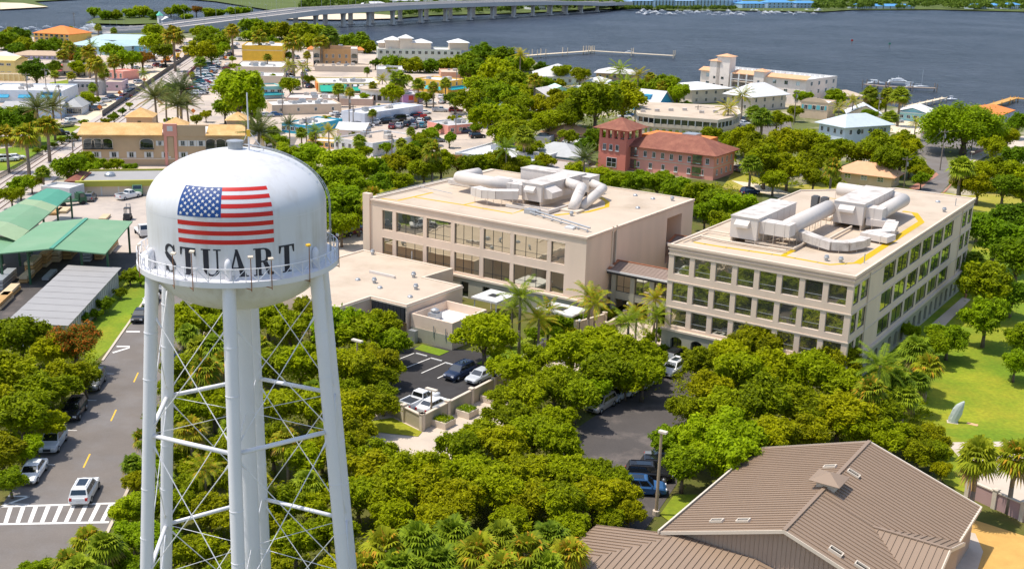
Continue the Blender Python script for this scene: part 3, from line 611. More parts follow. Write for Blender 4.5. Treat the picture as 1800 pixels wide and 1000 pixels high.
# lettering: each letter from tapered strokes in a 1 x 1.7 box
def stroke(pts):
    """pts: (x, y, half width, angle of cross cut)"""
    q = []
    for x, y, w, a in pts: q.append(((x-w*math.cos(a), y-w*math.sin(a)), (x+w*math.cos(a), y+w*math.sin(a))))
    return [(q[i][0], q[i][1], q[i+1][1], q[i+1][0]) for i in range(len(q)-1)]
def rect(x0, y0, x1, y1, n=1): return [((x0+(x1-x0)*i/n, y0), (x0+(x1-x0)*(i+1)/n, y0), (x0+(x1-x0)*(i+1)/n, y1), (x0+(x1-x0)*i/n, y1)) for i in range(n)]
def arcs(cx, cy, rx, ry, a0, a1, w0, w1, n=12):
    out = []; P = []
    for i in range(n+1):
        t = i/n; a = math.radians(a0+(a1-a0)*t); w = w0+(w1-w0)*math.sin(math.pi*t); P.append(((cx+(rx-w)*math.cos(a), cy+(ry-w*.6)*math.sin(a)), (cx+(rx+w)*math.cos(a), cy+(ry+w*.6)*math.sin(a))))
    return [(P[i][0], P[i][1], P[i+1][1], P[i+1][0]) for i in range(n)]
Tl = rect(.34,.07,.66,1.60)+rect(.22,0,.78,.08,4)+rect(.02,1.60,.98,1.70,8)+[((.02,1.22),(.10,1.22),(.17,1.6),(.02,1.6)),((.90,1.22),(.98,1.22),(.98,1.6),(.83,1.6))]
LET = {'T': Tl,
 'U': rect(.14,.45,.44,1.62)+rect(.03,1.62,.55,1.70,3)+rect(.85,.5,.95,1.62)+rect(.70,1.62,1.10,1.70,3)+arcs(.585,.50,.355,.42,180,360,.10,.09,12),
 'A': [((.14,.07),(.22,.07),(.56,1.50),(.50,1.7)),((.46,1.7),(.60,1.70),(1.05,.07),(.70,.07))]+rect(.28,.50,.78,.58,3)+rect(0,0,.38,.075,3)+rect(.62,0,1.14,.075,3),
 'R': rect(.14,.07,.44,1.62)+rect(.03,0,.55,.075,3)+rect(.03,1.62,.60,1.70,4)+rect(.44,.82,.60,.92,2)+arcs(.58,1.27,.27,.385,-90,90,.05,.15,12)+[((.52,.84),(.76,.84),(1.02,.20),(.78,.07)),((.78,.07),(1.02,.20),(1.12,.14),(1.10,0)),((.78,.07),(1.10,0),(.98,0),(.86,0))],
 'S': arcs(.5,1.27,.30,.40,25,195,.05,.13,14)+stroke([(.20,1.19,.14,.25),(.34,.99,.17,.75),(.66,.72,.17,.75),(.80,.50,.14,.25)])+arcs(.5,.44,.30,.42,15,-165,.13,.07,14)+[((.72,1.40),(.86,1.26),(.86,1.72),(.79,1.72)),((.12,0),(.19,0),(.26,.30),(.12,.46))]}
SC0 = 31.40-ZG
for ch, th in zip('STUART', (-47, -32.8, -17.4, -1.6, 14.4, 30.)):
    mb = MB(); k = 0; sc_ = 1.06; q = LET[ch]
    cx = .5 if ch in 'TS' else .57
    for quad in q:
        k += 1; mb.add([tpt(th+math.degrees((x-cx)*sc_*1.05/TR_), SC0+y*.985, .010+.0003*k) for x, y in quad], [(0, 1, 2, 3)])
    obj('letter', mb, 'ink', tw)['label'] = 'black letter %s painted on the tank' % ch
for s in (.75, ZS-ZG-.02, ARC[38][0]):
    mb = MB(); vs = [tpt(i*3.75, s-.02, .004) for i in range(96)]+[tpt(i*3.75, s+.02, .004) for i in range(96)]
    mb.add(vs, [(i, (i+1) % 96, (i+1) % 96+96, i+96) for i in range(96)]); obj('weld_seam', mb, 'leg_white', tw)
# gallery
GR, GZ = 6.27, 31.25
mb = MB(); n = 96; P = []
for r, z in ((TR_-.05, GZ), (GR, GZ), (GR, GZ-.34), (GR-.12, GZ-.34), (GR-.12, GZ-.1), (TR_-.05, GZ-.1)): P.append([(r*math.cos(2*math.pi*i/n), r*math.sin(2*math.pi*i/n), z) for i in range(n)])
mb.add([v for ring in P for v in ring], [(k*n+i, k*n+(i+1) % n, (k+1)*n+(i+1) % n, (k+1)*n+i) for k in range(5) for i in range(n)]); obj('gallery', mb, 'leg_white', tw)
rl_ = put('railing', None, tw); NP = 54
def gp(i, z, r=GR-.06): a = 2*math.pi*i/NP; return (r*math.cos(a), r*math.sin(a), z)
for z, r in ((GZ+.80, .035),):
    obj('handrail', MB().path([gp(i, z) for i in range(NP+1)], r, 5), 'leg_white', rl_)
for i in range(NP):
    obj('railing_post', MB().tube(gp(i, GZ), gp(i, GZ+.80), .03, n=5), 'leg_white', rl_)
    if i % 2 == 0: obj('railing_brace', MB().tube(gp(i, GZ+.05), gp(i+1, GZ+.78), .024, n=4).tube(gp(i+2, GZ+.05), gp(i+1, GZ+.78), .024, n=4), 'leg_white', rl_)
# legs, struts, rods, riser
LA = [math.radians(FRONT-7+60*k) for k in range(6)]
def lpt(k, z): r = 5.68+.080*(31-z); a = LA[k % 6]; return Vector((r*math.cos(a), r*math.sin(a), z))
for k in range(6):
    mb = MB(); mb.tube(lpt(k, 0), lpt(k, 31.1), .42, .41, 20, caps=False); t = lpt(k, 31.)
    mb.lathe([(.21, 31.), (.21, 32.2), (.19, 32.35), (.10, 32.5), (.02, 32.55)], 16, c=(t.x, t.y)); obj('leg', mb, 'leg_white', tw, smooth=True)
    for z in (6., 13.5, 16.9, 24.2, 27.2):
        c = lpt(k, z); d = (lpt(k, z+.1)-c).normalized(); obj('leg_flange', MB().tube(c-d*.02, c+d*.02, .435, n=20), 'leg_white', tw)
RG = (20.5, 10.6)
for k in range(6):
    for z in RG: obj('strut', MB().tube(lpt(k, z), lpt(k+1, z), .15, n=10), 'leg_white', tw, smooth=True)
    for z0, z1 in ((28.6, 20.7), (20.3, 10.8), (10.4, .3)):
        for a, b in ((k, k+1), (k+1, k)):
            p, q = lpt(a, z0), lpt(b, z1); d = (q-p).normalized(); obj('brace_rod', MB().tube(p+d*.4, q-d*.4, .034, n=6).tube(p+d*.35, p+d*1.2, .11, .05, 6).tube(q-d*1.1, q-d*.35, .05, .09, 6), 'leg_white', tw)
    for z in RG: obj('spider_rod', MB().tube(lpt(k, z), (0, 0, z+.1), .022, n=5), 'leg_white', tw)
obj('riser', MB().tube((0,0,0), (0,0,28.5), .57, n=28, caps=False), 'leg_white', tw, smooth=True)
# vent, mast, ladder, floodlights
vt = obj('vent', MB().lathe([(.62,37.9),(.62,38.08),(.46,38.1),(.46,38.5),(.52,38.52),(.52,38.62),(.2,38.68)], 24), 'steel_grey', tw)
a = math.radians(FRONT+60)
mast = obj('mast', MB().tube((.95*math.cos(a),.95*math.sin(a),37.9), (.95*math.cos(a),.95*math.sin(a),41.6), .055, .04, 8), 'leg_white', tw)
obj('beacon', MB().box(.95*math.cos(a)-.1, .95*math.sin(a)-.1, 38.95, .95*math.cos(a)+.1, .95*math.sin(a)+.1, 39.35), 'line_yellow', mast)
for d in (-.9, .9): obj('mast_stay', MB().tube((.95*math.cos(a),.95*math.sin(a),39.3), (.95*math.cos(a)+d,.95*math.sin(a)+.9,37.7), .025, n=4), 'leg_white', mast)
lad = put('ladder', None, tw); smax = ARC[-1][0]
for o in (-.25, .25):
    obj('ladder_rail', MB().path([tpt(78+math.degrees(o/max(1.2, 5.86*math.cos(min(1.2, max(0, (s-3.6)*.2))))), s, .28) for s in [smax*i/24 for i in range(1, 24)]], .03, 5), 'steel_grey', lad)
for i in range(2, 23): obj('ladder_rung', MB().tube(tpt(75.5, smax*i/24, .28), tpt(80.5, smax*i/24, .28), .018, n=4), 'steel_grey', lad)
for th, hh in ((-37, 1.5), (-25.5, 1.75), (5.5, 1.45), (16.4, 1.25), (40, 1.7), (-70, 1.4), (75, 1.5)):
    q = math.radians(FRONT+th); c, s = math.cos(q), math.sin(q)
    f = obj('floodlight', MB().tube((GR*c*1.012, GR*s*1.012, GZ-.55), (GR*c*1.012, GR*s*1.012, GZ+hh), .028, n=5).tube((GR*c*1.012, GR*s*1.012, GZ-.45), ((GR-.5)*c+.9*s, (GR-.5)*s-.9*c, GZ-.2), .03, n=5), 'rust', tw)
    obj('lamp_head', MB().obox(Vector((GR*c*1.012, GR*s*1.012, GZ+hh))-Vector((-s*.15, c*.15, 0)), (-s*.3, c*.3, 0), (-c*.16, -s*.16, .06), (0, 0, .09)), 'fascia' if th != 40 else 'line_yellow', f)
# ---------------------------------------------------------------- office buildings
def facade(mb, x_of, W_, z0, z1, holes, rec, mi=0):
    """wall sheet with real openings; x_of(x, z, d) maps along-wall x, height z and inward depth d to a local point"""
    xs = sorted({0, W_} | {h[0] for h in holes} | {h[1] for h in holes}); zs = sorted({z0, z1} | {h[2] for h in holes} | {h[3] for h in holes})
    for i in range(len(xs)-1):
        for j in range(len(zs)-1):
            cx, cz = (xs[i]+xs[i+1])/2, (zs[j]+zs[j+1])/2
            if any(h[0] < cx < h[1] and h[2] < cz < h[3] for h in holes): continue
            mb.face([x_of(xs[i], zs[j], 0), x_of(xs[i+1], zs[j], 0), x_of(xs[i+1], zs[j+1], 0), x_of(xs[i], zs[j+1], 0)], mi)
    for a, b, c, d in holes:
        for p, q in (((a, c), (b, c)), ((b, c), (b, d)), ((b, d), (a, d)), ((a, d), (a, c))):
            mb.face([x_of(p[0], p[1], 0), x_of(p[0], p[1], rec), x_of(q[0], q[1], rec), x_of(q[0], q[1], 0)], mi)
def pane(parent, x_of, h, rec, mat, nv=0, tr=None, frame='dark_metal'):
    a, b, c, d = h; w = obj('window', MB().face([x_of(a, c, rec-.01), x_of(b, c, rec-.01), x_of(b, d, rec-.01), x_of(a, d, rec-.01)]), mat, parent)
    mb = MB(); t = .04
    bars = [(a, a+t, c, d), (b-t, b, c, d), (a+t, b-t, c, c+t), (a+t, b-t, d-t, d)]
    for i in range(1, nv+1): x = a+(b-a)*i/(nv+1); bars.append((x-t/2, x+t/2, c+t, d-t))
    for (p, q, r, s) in bars:
        mb.add([x_of(p, r, rec-.06), x_of(q, r, rec-.06), x_of(q, s, rec-.06), x_of(p, s, rec-.06), x_of(p, r, rec), x_of(q, r, rec), x_of(q, s, rec), x_of(p, s, rec)], [(0,1,2,3),(0,4,5,1),(1,5,6,2),(2,6,7,3),(3,7,4,0)])
    if tr:
        z = c+(d-c)*tr; xs = [a+(b-a)*i/(nv+1) for i in range(nv+2)]
        for i in range(nv+1):
            p, q = xs[i]+t, xs[i+1]-t; mb.add([x_of(p, z-t/2, rec-.05), x_of(q, z-t/2, rec-.05), x_of(q, z+t/2, rec-.05), x_of(p, z+t/2, rec-.05), x_of(p, z-t/2, rec), x_of(q, z-t/2, rec), x_of(q, z+t/2, rec), x_of(p, z+t/2, rec)], [(0,1,2,3),(0,4,5,1),(2,6,7,3)])
    obj('window_frame', mb, frame, w); return w
def band(mb, W_, D_, z0, z1, out, mi=0, x0=None):
    """string course round the front (y=0, x -W..0) and right side (x=0, y 0..D)"""
    mb.box(-W_-out, -out, z0, out, .02, z1, mi); mb.box(-.02, .021, z0, out, D_+out, z1, mi)
def yline(parent, pts, w, z):
    mb = MB(); poly = strip([Vector((p[0], p[1], 0)) for p in pts], w); n = len(pts)
    for i in range(n-1):
        a, b, c, d = poly[i], poly[i+1], poly[2*n-2-i], poly[2*n-1-i]; mb.face([(*d, z), (*c, z), (*b, z), (*a, z)])
    obj('yellow_roof_line', mb, 'yellow_line', parent)
def duct(parent, pts, w, h, mat='duct_white', legs=True, z0=0):
    mb = MB()
    for i in range(len(pts)-1):
        a, b = Vector(pts[i]), Vector(pts[i+1]); d = (b-a); n = Vector((-d.y, d.x, 0)).normalized()*w/2
        if i < len(pts)-2: b = b+d.normalized()*w*.18
        mb.obox(a-n-Vector((0,0,h/2)), b-a, n*2, (0,0,h+.004*i))
    o = obj('duct', mb, mat, parent)
    fl_ = MB(); lg = MB()
    for i in range(len(pts)-1):
        a, b = Vector(pts[i]), Vector(pts[i+1]); L = (b-a).length; d = (b-a)/L; n = Vector((-d.y, d.x, 0)).normalized()
        for k in range(max(1, int(L/1.3))):
            p = a+d*(k+.5)*L/max(1, int(L/1.3)); fl_.obox(p-n*(w/2+.04)-Vector((0,0,h/2+.04))-d*.03, d*.06, n*(w+.08), (0,0,h+.08))
            if legs:
                for s in (-1, 1): lg.tube(p+n*s*(w/2+.06)-Vector((0,0,h/2)), Vector((p.x, p.y, z0))+n*s*(w/2+.06), .03, n=4)
    obj('duct_joint', fl_, mat, o)['kind'] = 'stuff'
    if legs: obj('duct_leg', lg, 'trim_cream', o)['kind'] = 'stuff'
def rduct(parent, pts, r, mat='duct_white', z0=None):
    mb = MB().path([Vector(p) for p in pts], r, 20)
    for p in pts[1:-1]:
        mb.lathe([(r*math.sin(math.pi*i/8) or .01, p[2]-r*math.cos(math.pi*i/8)) for i in range(9)], 16, c=(p[0], p[1]))
    o = obj('round_duct', mb, mat, parent, smooth=True)
    if z0 is not None:
        lg = MB(); a, b = Vector(pts[0]), Vector(pts[-1])
        for i in range(7):
            p = a.lerp(b, (i+.5)/7); d = (b-a).normalized(); n = Vector((-d.y, d.x, 0))
            for s in (-1, 1): lg.tube(p+n*s*r*.85-Vector((0,0,.2)), Vector((p.x, p.y, z0))+n*s*r*.85, .04, n=4)
        obj('duct_leg', lg, 'trim_cream', o)['kind'] = 'stuff'
def ahu(parent, x0, y0, x1, y1, z0, z1, hood=True, base=.7):
    u = obj('air_handler', MB().box(x0, y0, z0+base, x1, y1, z1), 'duct_white', parent)
    obj('unit_roof', MB().box(x0-.08, y0-.08, z1+.002, x1+.08, y1+.08, z1+.08), 'duct_dirty', u)
    n = max(2, int((y1-y0)/2.2)); sm = MB()
    for i in range(1, n): y = y0+(y1-y0)*i/n; sm.box(x0-.03, y-.03, z0+base+.05, x0, y+.03, z1-.03).box(x1, y-.03, z0+base+.05, x1+.03, y+.03, z1-.03)
    obj('panel_seam', sm, 'duct_white', u)['kind'] = 'stuff'
    cb = MB().box(x0+.1, y0+.1, z0, x0+.3, y1-.1, z0+base-.004).box(x1-.3, y0+.1, z0, x1-.1, y1-.1, z0+base-.004)
    obj('curb', cb, 'trim_cream', u)
    if hood:
        w = (x1-x0); a, b = x0+w*.2, x0+w*.72; zt, zm, zb = z1-.35, z1-.9, z1-1.35; h = MB()
        h.add([(a,y0-.02,zt),(b,y0-.02,zt),(b,y0-.75,zm),(a,y0-.75,zm),(a,y0-.02,zb),(b,y0-.02,zb),(b,y0-.75,zb+.1),(a,y0-.75,zb+.1)], [(0,3,2,1),(3,7,6,2),(0,4,7,3),(1,2,6,5),(4,5,6,7)]); obj('intake_hood', h, 'duct_white', u)
        obj('access_door', MB().box(x1, y0+.5, z0+base+.2, x1+.03, y0+1.3, z1-.4), 'trim_cream', u)
def vent(parent, x, y, z, s=1., kind=0):
    if kind == 0: mb = MB().lathe([(.28*s,z),(.28*s,z+.4*s),(.42*s,z+.42*s),(.42*s,z+.62*s),(.36*s,z+.66*s),(.3*s,z+.9*s),(.05,z+.95*s)], 12, c=(x, y))
    else: mb = MB().lathe([(.5*s,z),(.46*s,z+.2*s),(.3*s,z+.36*s),(.05,z+.42*s)], 12, c=(x, y))
    obj('roof_vent', mb, 'steel_grey', parent)
CB = at(1503, 485, 14.8); CA = at(1031.6, 417, 12.7)
Fx = lambda W_: (lambda x, z, d: (x-W_, d, z)); Rx = lambda D_: (lambda y, z, d: (-d, y, z))
# --- right-hand office (three rows of square windows over an arcaded base)
WB, DB, ZB = 24.3, 59.8, 14.8
ob = thing('office_building', 'beige three-storey office with rows of square mirrored windows and rooftop ducts', 'office building', (CB.x, CB.y, 0), YAW)
rows = ((10.92,13.32),(7.22,9.72),(3.88,6.15))
hf = [(WB-23.58+2.94*k, WB-23.58+2.94*k+2.25, a, b) for a, b in rows for k in range(8)]
ry = [(.52,2.55),(3.3,6.0)]+[(12.3+6.02*k, 17.5+6.02*k) for k in range(6)]+[(53.3,56.),(56.9,59.2)]
hr = [(a, b, c, d) for c, d in rows for a, b in ry]
wl = MB(); facade(wl, Fx(WB), WB, 3.45, ZB, hf, .24); facade(wl, Rx(DB), DB, 3.45, ZB, hr, .14)
NOTCH = [(0,0),(0,DB),(-12.4,DB),(-15.5,DB-3),(-21.6,DB-9.9),(-WB,DB-12.8),(-WB,0)]
for i in range(1, 6): a, b = NOTCH[i], NOTCH[i+1]; wl.face([(a[0],a[1],3.45),(b[0],b[1],3.45),(b[0],b[1],ZB),(a[0],a[1],ZB)])
obj('wall', wl, 'wall_beige', ob)
inn = [(x*.985-.12, .3+y*.99-(.2 if y > 1 else 0)) for x, y in NOTCH]
rim = MB(); n = len(NOTCH)
rim.add([(x, y, ZB) for x, y in NOTCH]+[(x, y, ZB) for x, y in inn]+[(x, y, ZB-.2) for x, y in inn], [(i, (i+1) % n, (i+1) % n+n, i+n) for i in range(n)]+[(i+n, (i+1) % n+n, (i+1) % n+2*n, i+2*n) for i in range(n)]); obj('parapet', rim, 'trim_cream', ob)
obj('roof', MB().face([(x, y, ZB-.19) for x, y in inn]), 'roof_cream', ob)
bs = MB(); ar_f = [(WB-23.2+2.94*k, WB-21.55+2.94*k, .5, 2.5) for k in range(8)]; ar_r = [(2.3+2.97*k, 3.75+2.97*k, .4, 2.55) for k in range(19)]
oF = lambda x, z, d: (x-WB-.0, d-.25, z); oR = lambda y, z, d: (.25-d, y-.25, z)
facade(bs, lambda x, z, d: (x-WB-.25, d-.25, z), WB+.5, 0, 3.2, [(a+.25, b+.25, c, d) for a, b, c, d in ar_f], .5)
facade(bs, oR, DB+.25, 0, 3.2, [(a+.25, b+.25, c, d) for a, b, c, d in ar_r], .5)
obj('base_wall', bs, 'wall_greygreen', ob)
for k, (a, b, c, d) in enumerate(ar_f): pane(ob, lambda x, z, dd: (x-WB, dd-.25, z), (a, b, c, d), .5, 'glass_dark', 1)
for k, (a, b, c, d) in enumerate(ar_r): pane(ob, oR, (a+.25, b+.25, c, d), .5, 'glass_dark', 1)
def archfill(xm, a, b, zt, off):
    mb = MB(); r = (b-a)/2; c = (a+b)/2
    for s in (-1, 1):
        P = [(c+s*r, zt+.004)]+[(c+s*r*math.cos(math.pi/2*i/6), zt-r*.62+r*.62*math.sin(math.pi/2*i/6)) for i in range(7)]
        if s < 0: P = P[::-1]
        mb.face([xm(x, z, off) for x, z in P])
    return mb
for a, b, c, d in ar_f: obj('arch', archfill(lambda x, z, dd: (x-WB, dd-.25, z), a, b, d, -.004), 'wall_greygreen', ob)
for a, b, c, d in ar_r: obj('arch', archfill(oR, a+.25, b+.25, d, -.004), 'wall_greygreen', ob)
bd = MB(); bd.box(-WB-.4, -.4, 3.2, .4, .02, 3.47); bd.box(-.02, .021, 3.2, .4, DB+.3, 3.47); obj('belt_course', bd, 'trim_cream', ob)
for z in (13.42, 9.86, 6.3):
    m2 = MB(); band(m2, WB, DB, z, z+.13, .09); obj('ledge', m2, 'trim_cream', ob)
m2 = MB(); band(m2, WB, DB, 14.05, 14.2, .14); m2.box(-WB-.22, -.22, 14.5, .22, .02, ZB+.02); m2.box(-.02, .021, 14.5, .22, DB+.1, ZB+.02); obj('cornice', m2, 'wall_beige', ob)
for h in hf: pane(ob, Fx(WB), h, .24, 'glass_mirror', 0, .3, 'steel_grey')
for h in hr: pane(ob, Rx(DB), h, .14, 'glass_green', 1 if h[1]-h[0] > 3 else 0, .3 if h[1]-h[0] < 3 else None)
cp_ = MB().box(.05, 6.05, 3.5, .14, 6.2, 14.).box(.05, 52.4, 3.5, .14, 52.55, 14.); obj('downpipe', cp_, 'trim_cream', ob)
obj('roof_gutter', MB().box(.23, 9.5, 14.32, .36, 40, 14.42), 'trim_cream', ob)
zr = ZB-.19
for pts, w in (([(-22.6,3.5),(-19.3,3.5),(-10.7,4.2),(-4.4,3.9),(-2.0,6.9)], .6), ([(-10.6,4.4),(-10.6,8.2)], .7), ([(-1.9,6.6),(-2.1,36.5),(-4.6,42.2),(-6.4,42.2)], .95), ([(-18.5,44.5),(-16.,44.5)], .4)): yline(ob, pts, w, zr+.006+.004*(w > .65)+.003*(w == .95))
ahu(ob, -19., 6.8, -15.3, 20.6, zr, 18.15); ahu(ob, -11.4, 24.9, -7.2, 39.2, zr, 18.3)
duct(ob, [(-15.3,8.6,17.0),(-11.2,8.6,17.0)], 2.2, 1.6, z0=zr)
rduct(ob, [(-12.2,9.7,17.1),(-12.2,25.2,17.1)], 1.1, z0=zr)
duct(ob, [(-15.2,11.4,15.9),(-11.2,11.9,15.9),(-9.0,11.0,15.7),(-6.6,10.4,15.5),(-4.9,11.2,15.5),(-4.0,13.4,15.5),(-3.8,15.6,15.5)], 1.5, 1.05, 'duct_dirty', z0=zr)
duct(ob, [(-7.2,27.2,17.),(-4.9,27.2,17.)], 2.4, 1.5, z0=zr); rduct(ob, [(-5.6,28.,17.),(-5.6,38.6,17.),(-9.2,40.3,17.),(-16.,40.6,17.)], 1.0, z0=zr)
duct(ob, [(-7.0,26.4,15.8),(-3.6,26.8,15.8),(-2.9,22.6,15.4),(-4.9,20.6,15.2)], 1.7, .9, z0=zr); duct(ob, [(-5.4,20.4,15.3),(-1.6,19.8,15.3)], 2.6, .8, z0=zr)
obj('steel_frame', MB().box(-16.9,7.,zr+.3,-10.2,7.18,zr+.55).box(-10.4,7.2,zr+.3,-10.2,13,zr+.55).box(-16.9,12.9,zr+.3,-10.4,13.1,zr+.55).tube((-15,7.1,zr+.45),(-13,13,zr+.45),.06,n=5).box(-8.6,14.5,zr+.3,-8.4,24.6,zr+.6).box(-12.8,14.4,zr+.2,-4.2,14.6,zr+.5), 'trim_cream', ob)
for x in (-17.6, -16.2): obj('condenser', MB().box(x, 33.2, zr+.3, x+1.0, 34.3, zr+2.2).lathe([(.4,zr+2.2),(.4,zr+2.3),(.35,zr+2.31)], 12, c=(x+.5, 33.75)), (.12,.125,.13), ob)
obj('roof_hatch', MB().box(-15.9,28,zr+.1,-12.8,31.5,zr+.5), 'trim_cream', ob)
obj('pipe_run', MB().path([(-23.6,2.2,zr+.4),(-23.4,9.5,zr+.4),(-20.2,9.5,zr+.4)], .12, 6).path([(-23.0,3.5,zr+.3),(-22.8,6.2,zr+.3),(-19.5,5.7,zr+.3),(-10.8,5.9,zr+.3)], .16, 6), 'trim_cream', ob)
for x, y, k in ((-5.4,8.9-3.4,0), (-3.7,7.1-1.2,0), (-1.3,46,0), (-8.,50,1), (-4.,53,1)): vent(ob, x, y, zr, .8, k)
for x, y in ((-1.25,7.4), (-1.1,52.)): obj('roof_pipe', MB().tube((x,y,zr),(x,y,zr+1.2),.07,n=6), 'steel_grey', ob)
# --- left-hand office (two rows of wide windows)
WA, DA, ZA = 40.6, 34.4, 12.7
oa = thing('office_building', 'beige office with two rows of wide mullioned windows beside the low annexe', 'office building', (CA.x, CA.y, 0), YAW)
wx = [(-37.3,-35.2),(-34.5,-29.1),(-28.4,-23.75),(-23.05,-18.35),(-17.65,-12.85),(-12.2,-6.45),(-5.8,-3.5)]
hf = [(a+WA, b+WA, c, d) for c, d in ((8.1,11.2),(3.72,6.75)) for a, b in wx]
wl = MB(); facade(wl, Fx(WA), WA, 3.4, ZA, hf, .3)
facade(wl, Rx(DA), DA, 0, ZA, [(25.05,30.3,3.6,11.05),(7.55,8.3,6.3,12.0)], 3.2)
wl.face([(0,DA,0),(-WA,DA,0),(-WA,DA,ZA),(0,DA,ZA)]); wl.face([(-WA,DA,0),(-WA,0,0),(-WA,0,ZA),(-WA,DA,ZA)])
obj('wall', wl, 'wall_beige', oa)
obj('recess_wall', MB().face([(-3.19,25.05,3.6),(-3.19,30.3,3.6),(-3.19,30.3,11.05),(-3.19,25.05,11.05)]), 'wall_beige', oa)
obj('slot', MB().face([(-.3,7.55,6.3),(-.3,8.3,6.3),(-.3,8.3,12.),(-.3,7.55,12.)]), 'dark_metal', oa)
for y in (7.2, 8.3): obj('downpipe', MB().box(.01, y, 6.6, .2, y+.25, ZA+.25), 'trim_cream', oa)
obj('drain_head', MB().box(.01,6.9,6.7,.55,7.5,7.2).box(.01,8.2,6.8,.55,8.9,7.3), 'trim_cream', oa)
obj('corner_pylon', MB().box(-WA-.5,-.25,0,-WA+.9,.6,13.45), 'wall_beige', oa)
inn = [(-.35,.35),(-.35,DA-.35),(-WA+.95,DA-.35),(-WA+.95,.35)]; out = [(0,0),(0,DA),(-WA,DA),(-WA,0)]
obj('parapet', MB().add([(x,y,ZA) for x,y in out]+[(x,y,ZA) for x,y in inn]+[(x,y,ZA-.2) for x,y in inn], [(i,(i+1)%4,(i+1)%4+4,i+4) for i in range(4)]+[(i+4,(i+1)%4+4,(i+1)%4+8,i+8) for i in range(4)]), 'trim_cream', oa)
zr = ZA-.19; obj('roof', MB().face([(x,y,zr) for x,y in inn]), 'roof_cream', oa)
bs = MB(); facade(bs, lambda x, z, d: (x-WA, d-.25, z), WA+.02, 0, 3.12, [(WA-21.6,WA-20.1,.1,2.5),(WA-24.3,WA-23.2,1.6,2.4),(WA-17.5,WA-16.2,1.5,2.4),(WA-14.6,WA-13.2,1.5,2.4)], .4); obj('base_wall', bs, 'wall_greygreen', oa)
for h in ((WA-21.6,WA-20.1,.1,2.5),(WA-24.3,WA-23.2,1.6,2.4),(WA-17.5,WA-16.2,1.5,2.4),(WA-14.6,WA-13.2,1.5,2.4)): pane(oa, lambda x, z, d: (x-WA, d-.25, z), h, .4, 'glass_dark', 0)
obj('belt_course', MB().box(-WA-.1,-.45,3.12,.05,.02,3.42), 'trim_cream', oa)
m2 = MB(); m2.box(-WA+.9,-.1,12.2,.1,.02,12.36).box(-.02,.021,12.2,.1,DA+.05,12.36).box(-WA+.9,-.18,12.45,.18,.02,ZA+.03).box(-.02,.021,12.45,.18,DA+.05,ZA+.03); obj('cornice', m2, 'wall_beige', oa)
for h in hf: pane(oa, Fx(WA), h, .3, 'glass_mirror', 2 if h[1]-h[0] > 3 else 0, .24)
for a, b in wx:
    for z in (11.22, 6.77): obj('lintel', MB().box(a-.08,-.05,z,b+.08,.02,z+.1), 'trim_cream', oa)
for pts, w in (([(-39,1.8),(-36.,2.3),(-35.8,11.)], .55), ([(-35.6,6.1),(-26.3,6.5),(-16.9,6.4),(-17.,9.4),(-14.5,9.4)], .55), ([(-26.2,6.7),(-26.,9.5)], .42), ([(-11.4,9.7),(-8.7,15.),(-8.3,20.3),(-10.1,23.6),(-12.7,26.1)], .75)): yline(oa, pts, w, zr+.006+.003*(w > .6)+.004*(len(pts) == 2)+.002*(len(pts) == 3))
ahu(oa, -19.8, 13.3, -16.2, 27., zr, 15.9); obj('intake_box', MB().add([(-16.2,14,13.6),(-14.6,14,13.9),(-14.6,14,14.8),(-16.2,14,15.5),(-16.2,17,13.6),(-14.6,17,13.9),(-14.6,17,14.8),(-16.2,17,15.5)], [(0,1,2,3),(1,5,6,2),(3,2,6,7),(4,7,6,5)]), 'duct_white', oa)
ahu(oa, -28., 25.2, -14.6, 28.6, zr, 15.6, False)
rduct(oa, [(-33.2,20.,14.7),(-33.,14.5,14.9),(-22.5,14.,14.9)], 1.0, z0=zr); duct(oa, [(-22.5,14.,14.7),(-19.8,14.2,14.7)], 2.4, 1.7, z0=zr)
duct(oa, [(-26.6,10.2,14.2),(-24.2,9.4,14.2),(-22.2,9.6,14.3),(-19.2,11.4,14.4)], 1.9, 1.3, z0=zr)
rduct(oa, [(-16.2,21.,15.2),(-12.4,19.2,15.2),(-10.9,15.6,14.7),(-10.8,13.9,12.6)], .85); rduct(oa, [(-14.6,26.,14.6),(-11.5,24.4,14.4),(-10.6,21.,14.2),(-10.4,15.6,12.8)], .75)
obj('duct_curb', MB().box(-12.6,12.6,zr,-9.2,14.8,zr+.35), 'trim_cream', oa)
for q in ((-38,18,.2,-24,18.3,.9),(-32,21.5,.2,-20,24.3,1.4),(-20.3,9.5,.1,-12.6,9.8,.5),(-12.6,9.5,.1,-12.3,15.5,.6),(-20,11,.3,-13,11.2,.5)): obj('roof_frame', MB().box(q[0],q[1],zr+q[2],q[3],q[4],zr+q[5]), 'duct_dirty', oa)
obj('guard_rail', MB().path([(-39.4,1.,zr+.7),(-39.4,20.,zr+.7),(-34,24.,zr+.7)], .05, 5).path([(-39.4,1.,zr+.4),(-39.4,20.,zr+.4)], .05, 5).path([(-38.6,10.5,zr+.8),(-30.5,9.3,zr+.8)], .05, 5), 'steel_grey', oa)
obj('pipe_run', MB().path([(-14.6,8.3,zr+.6),(-1.6,3.6,zr+.6)], .14, 6).path([(-14.5,7.6,zr+.4),(-1.7,3.0,zr+.4)], .09, 6).box(-15.6,7.6,zr,-13.6,9.2,zr+.7), 'steel_grey', oa)
for k in range(7): a = k/6; x, y = -13.5+a*11.6, 7.8-a*4.3; obj('pipe_support', MB().box(x-.08,y-.35,zr,x+.08,y+.35,zr+.12).tube((x,y,zr),(x,y,zr+.55),.04,n=4), 'steel_grey', oa)
obj('roof_hatch', MB().box(-5.6,3.1,zr,-4.2,4.1,zr+.3), 'white_paint', oa)
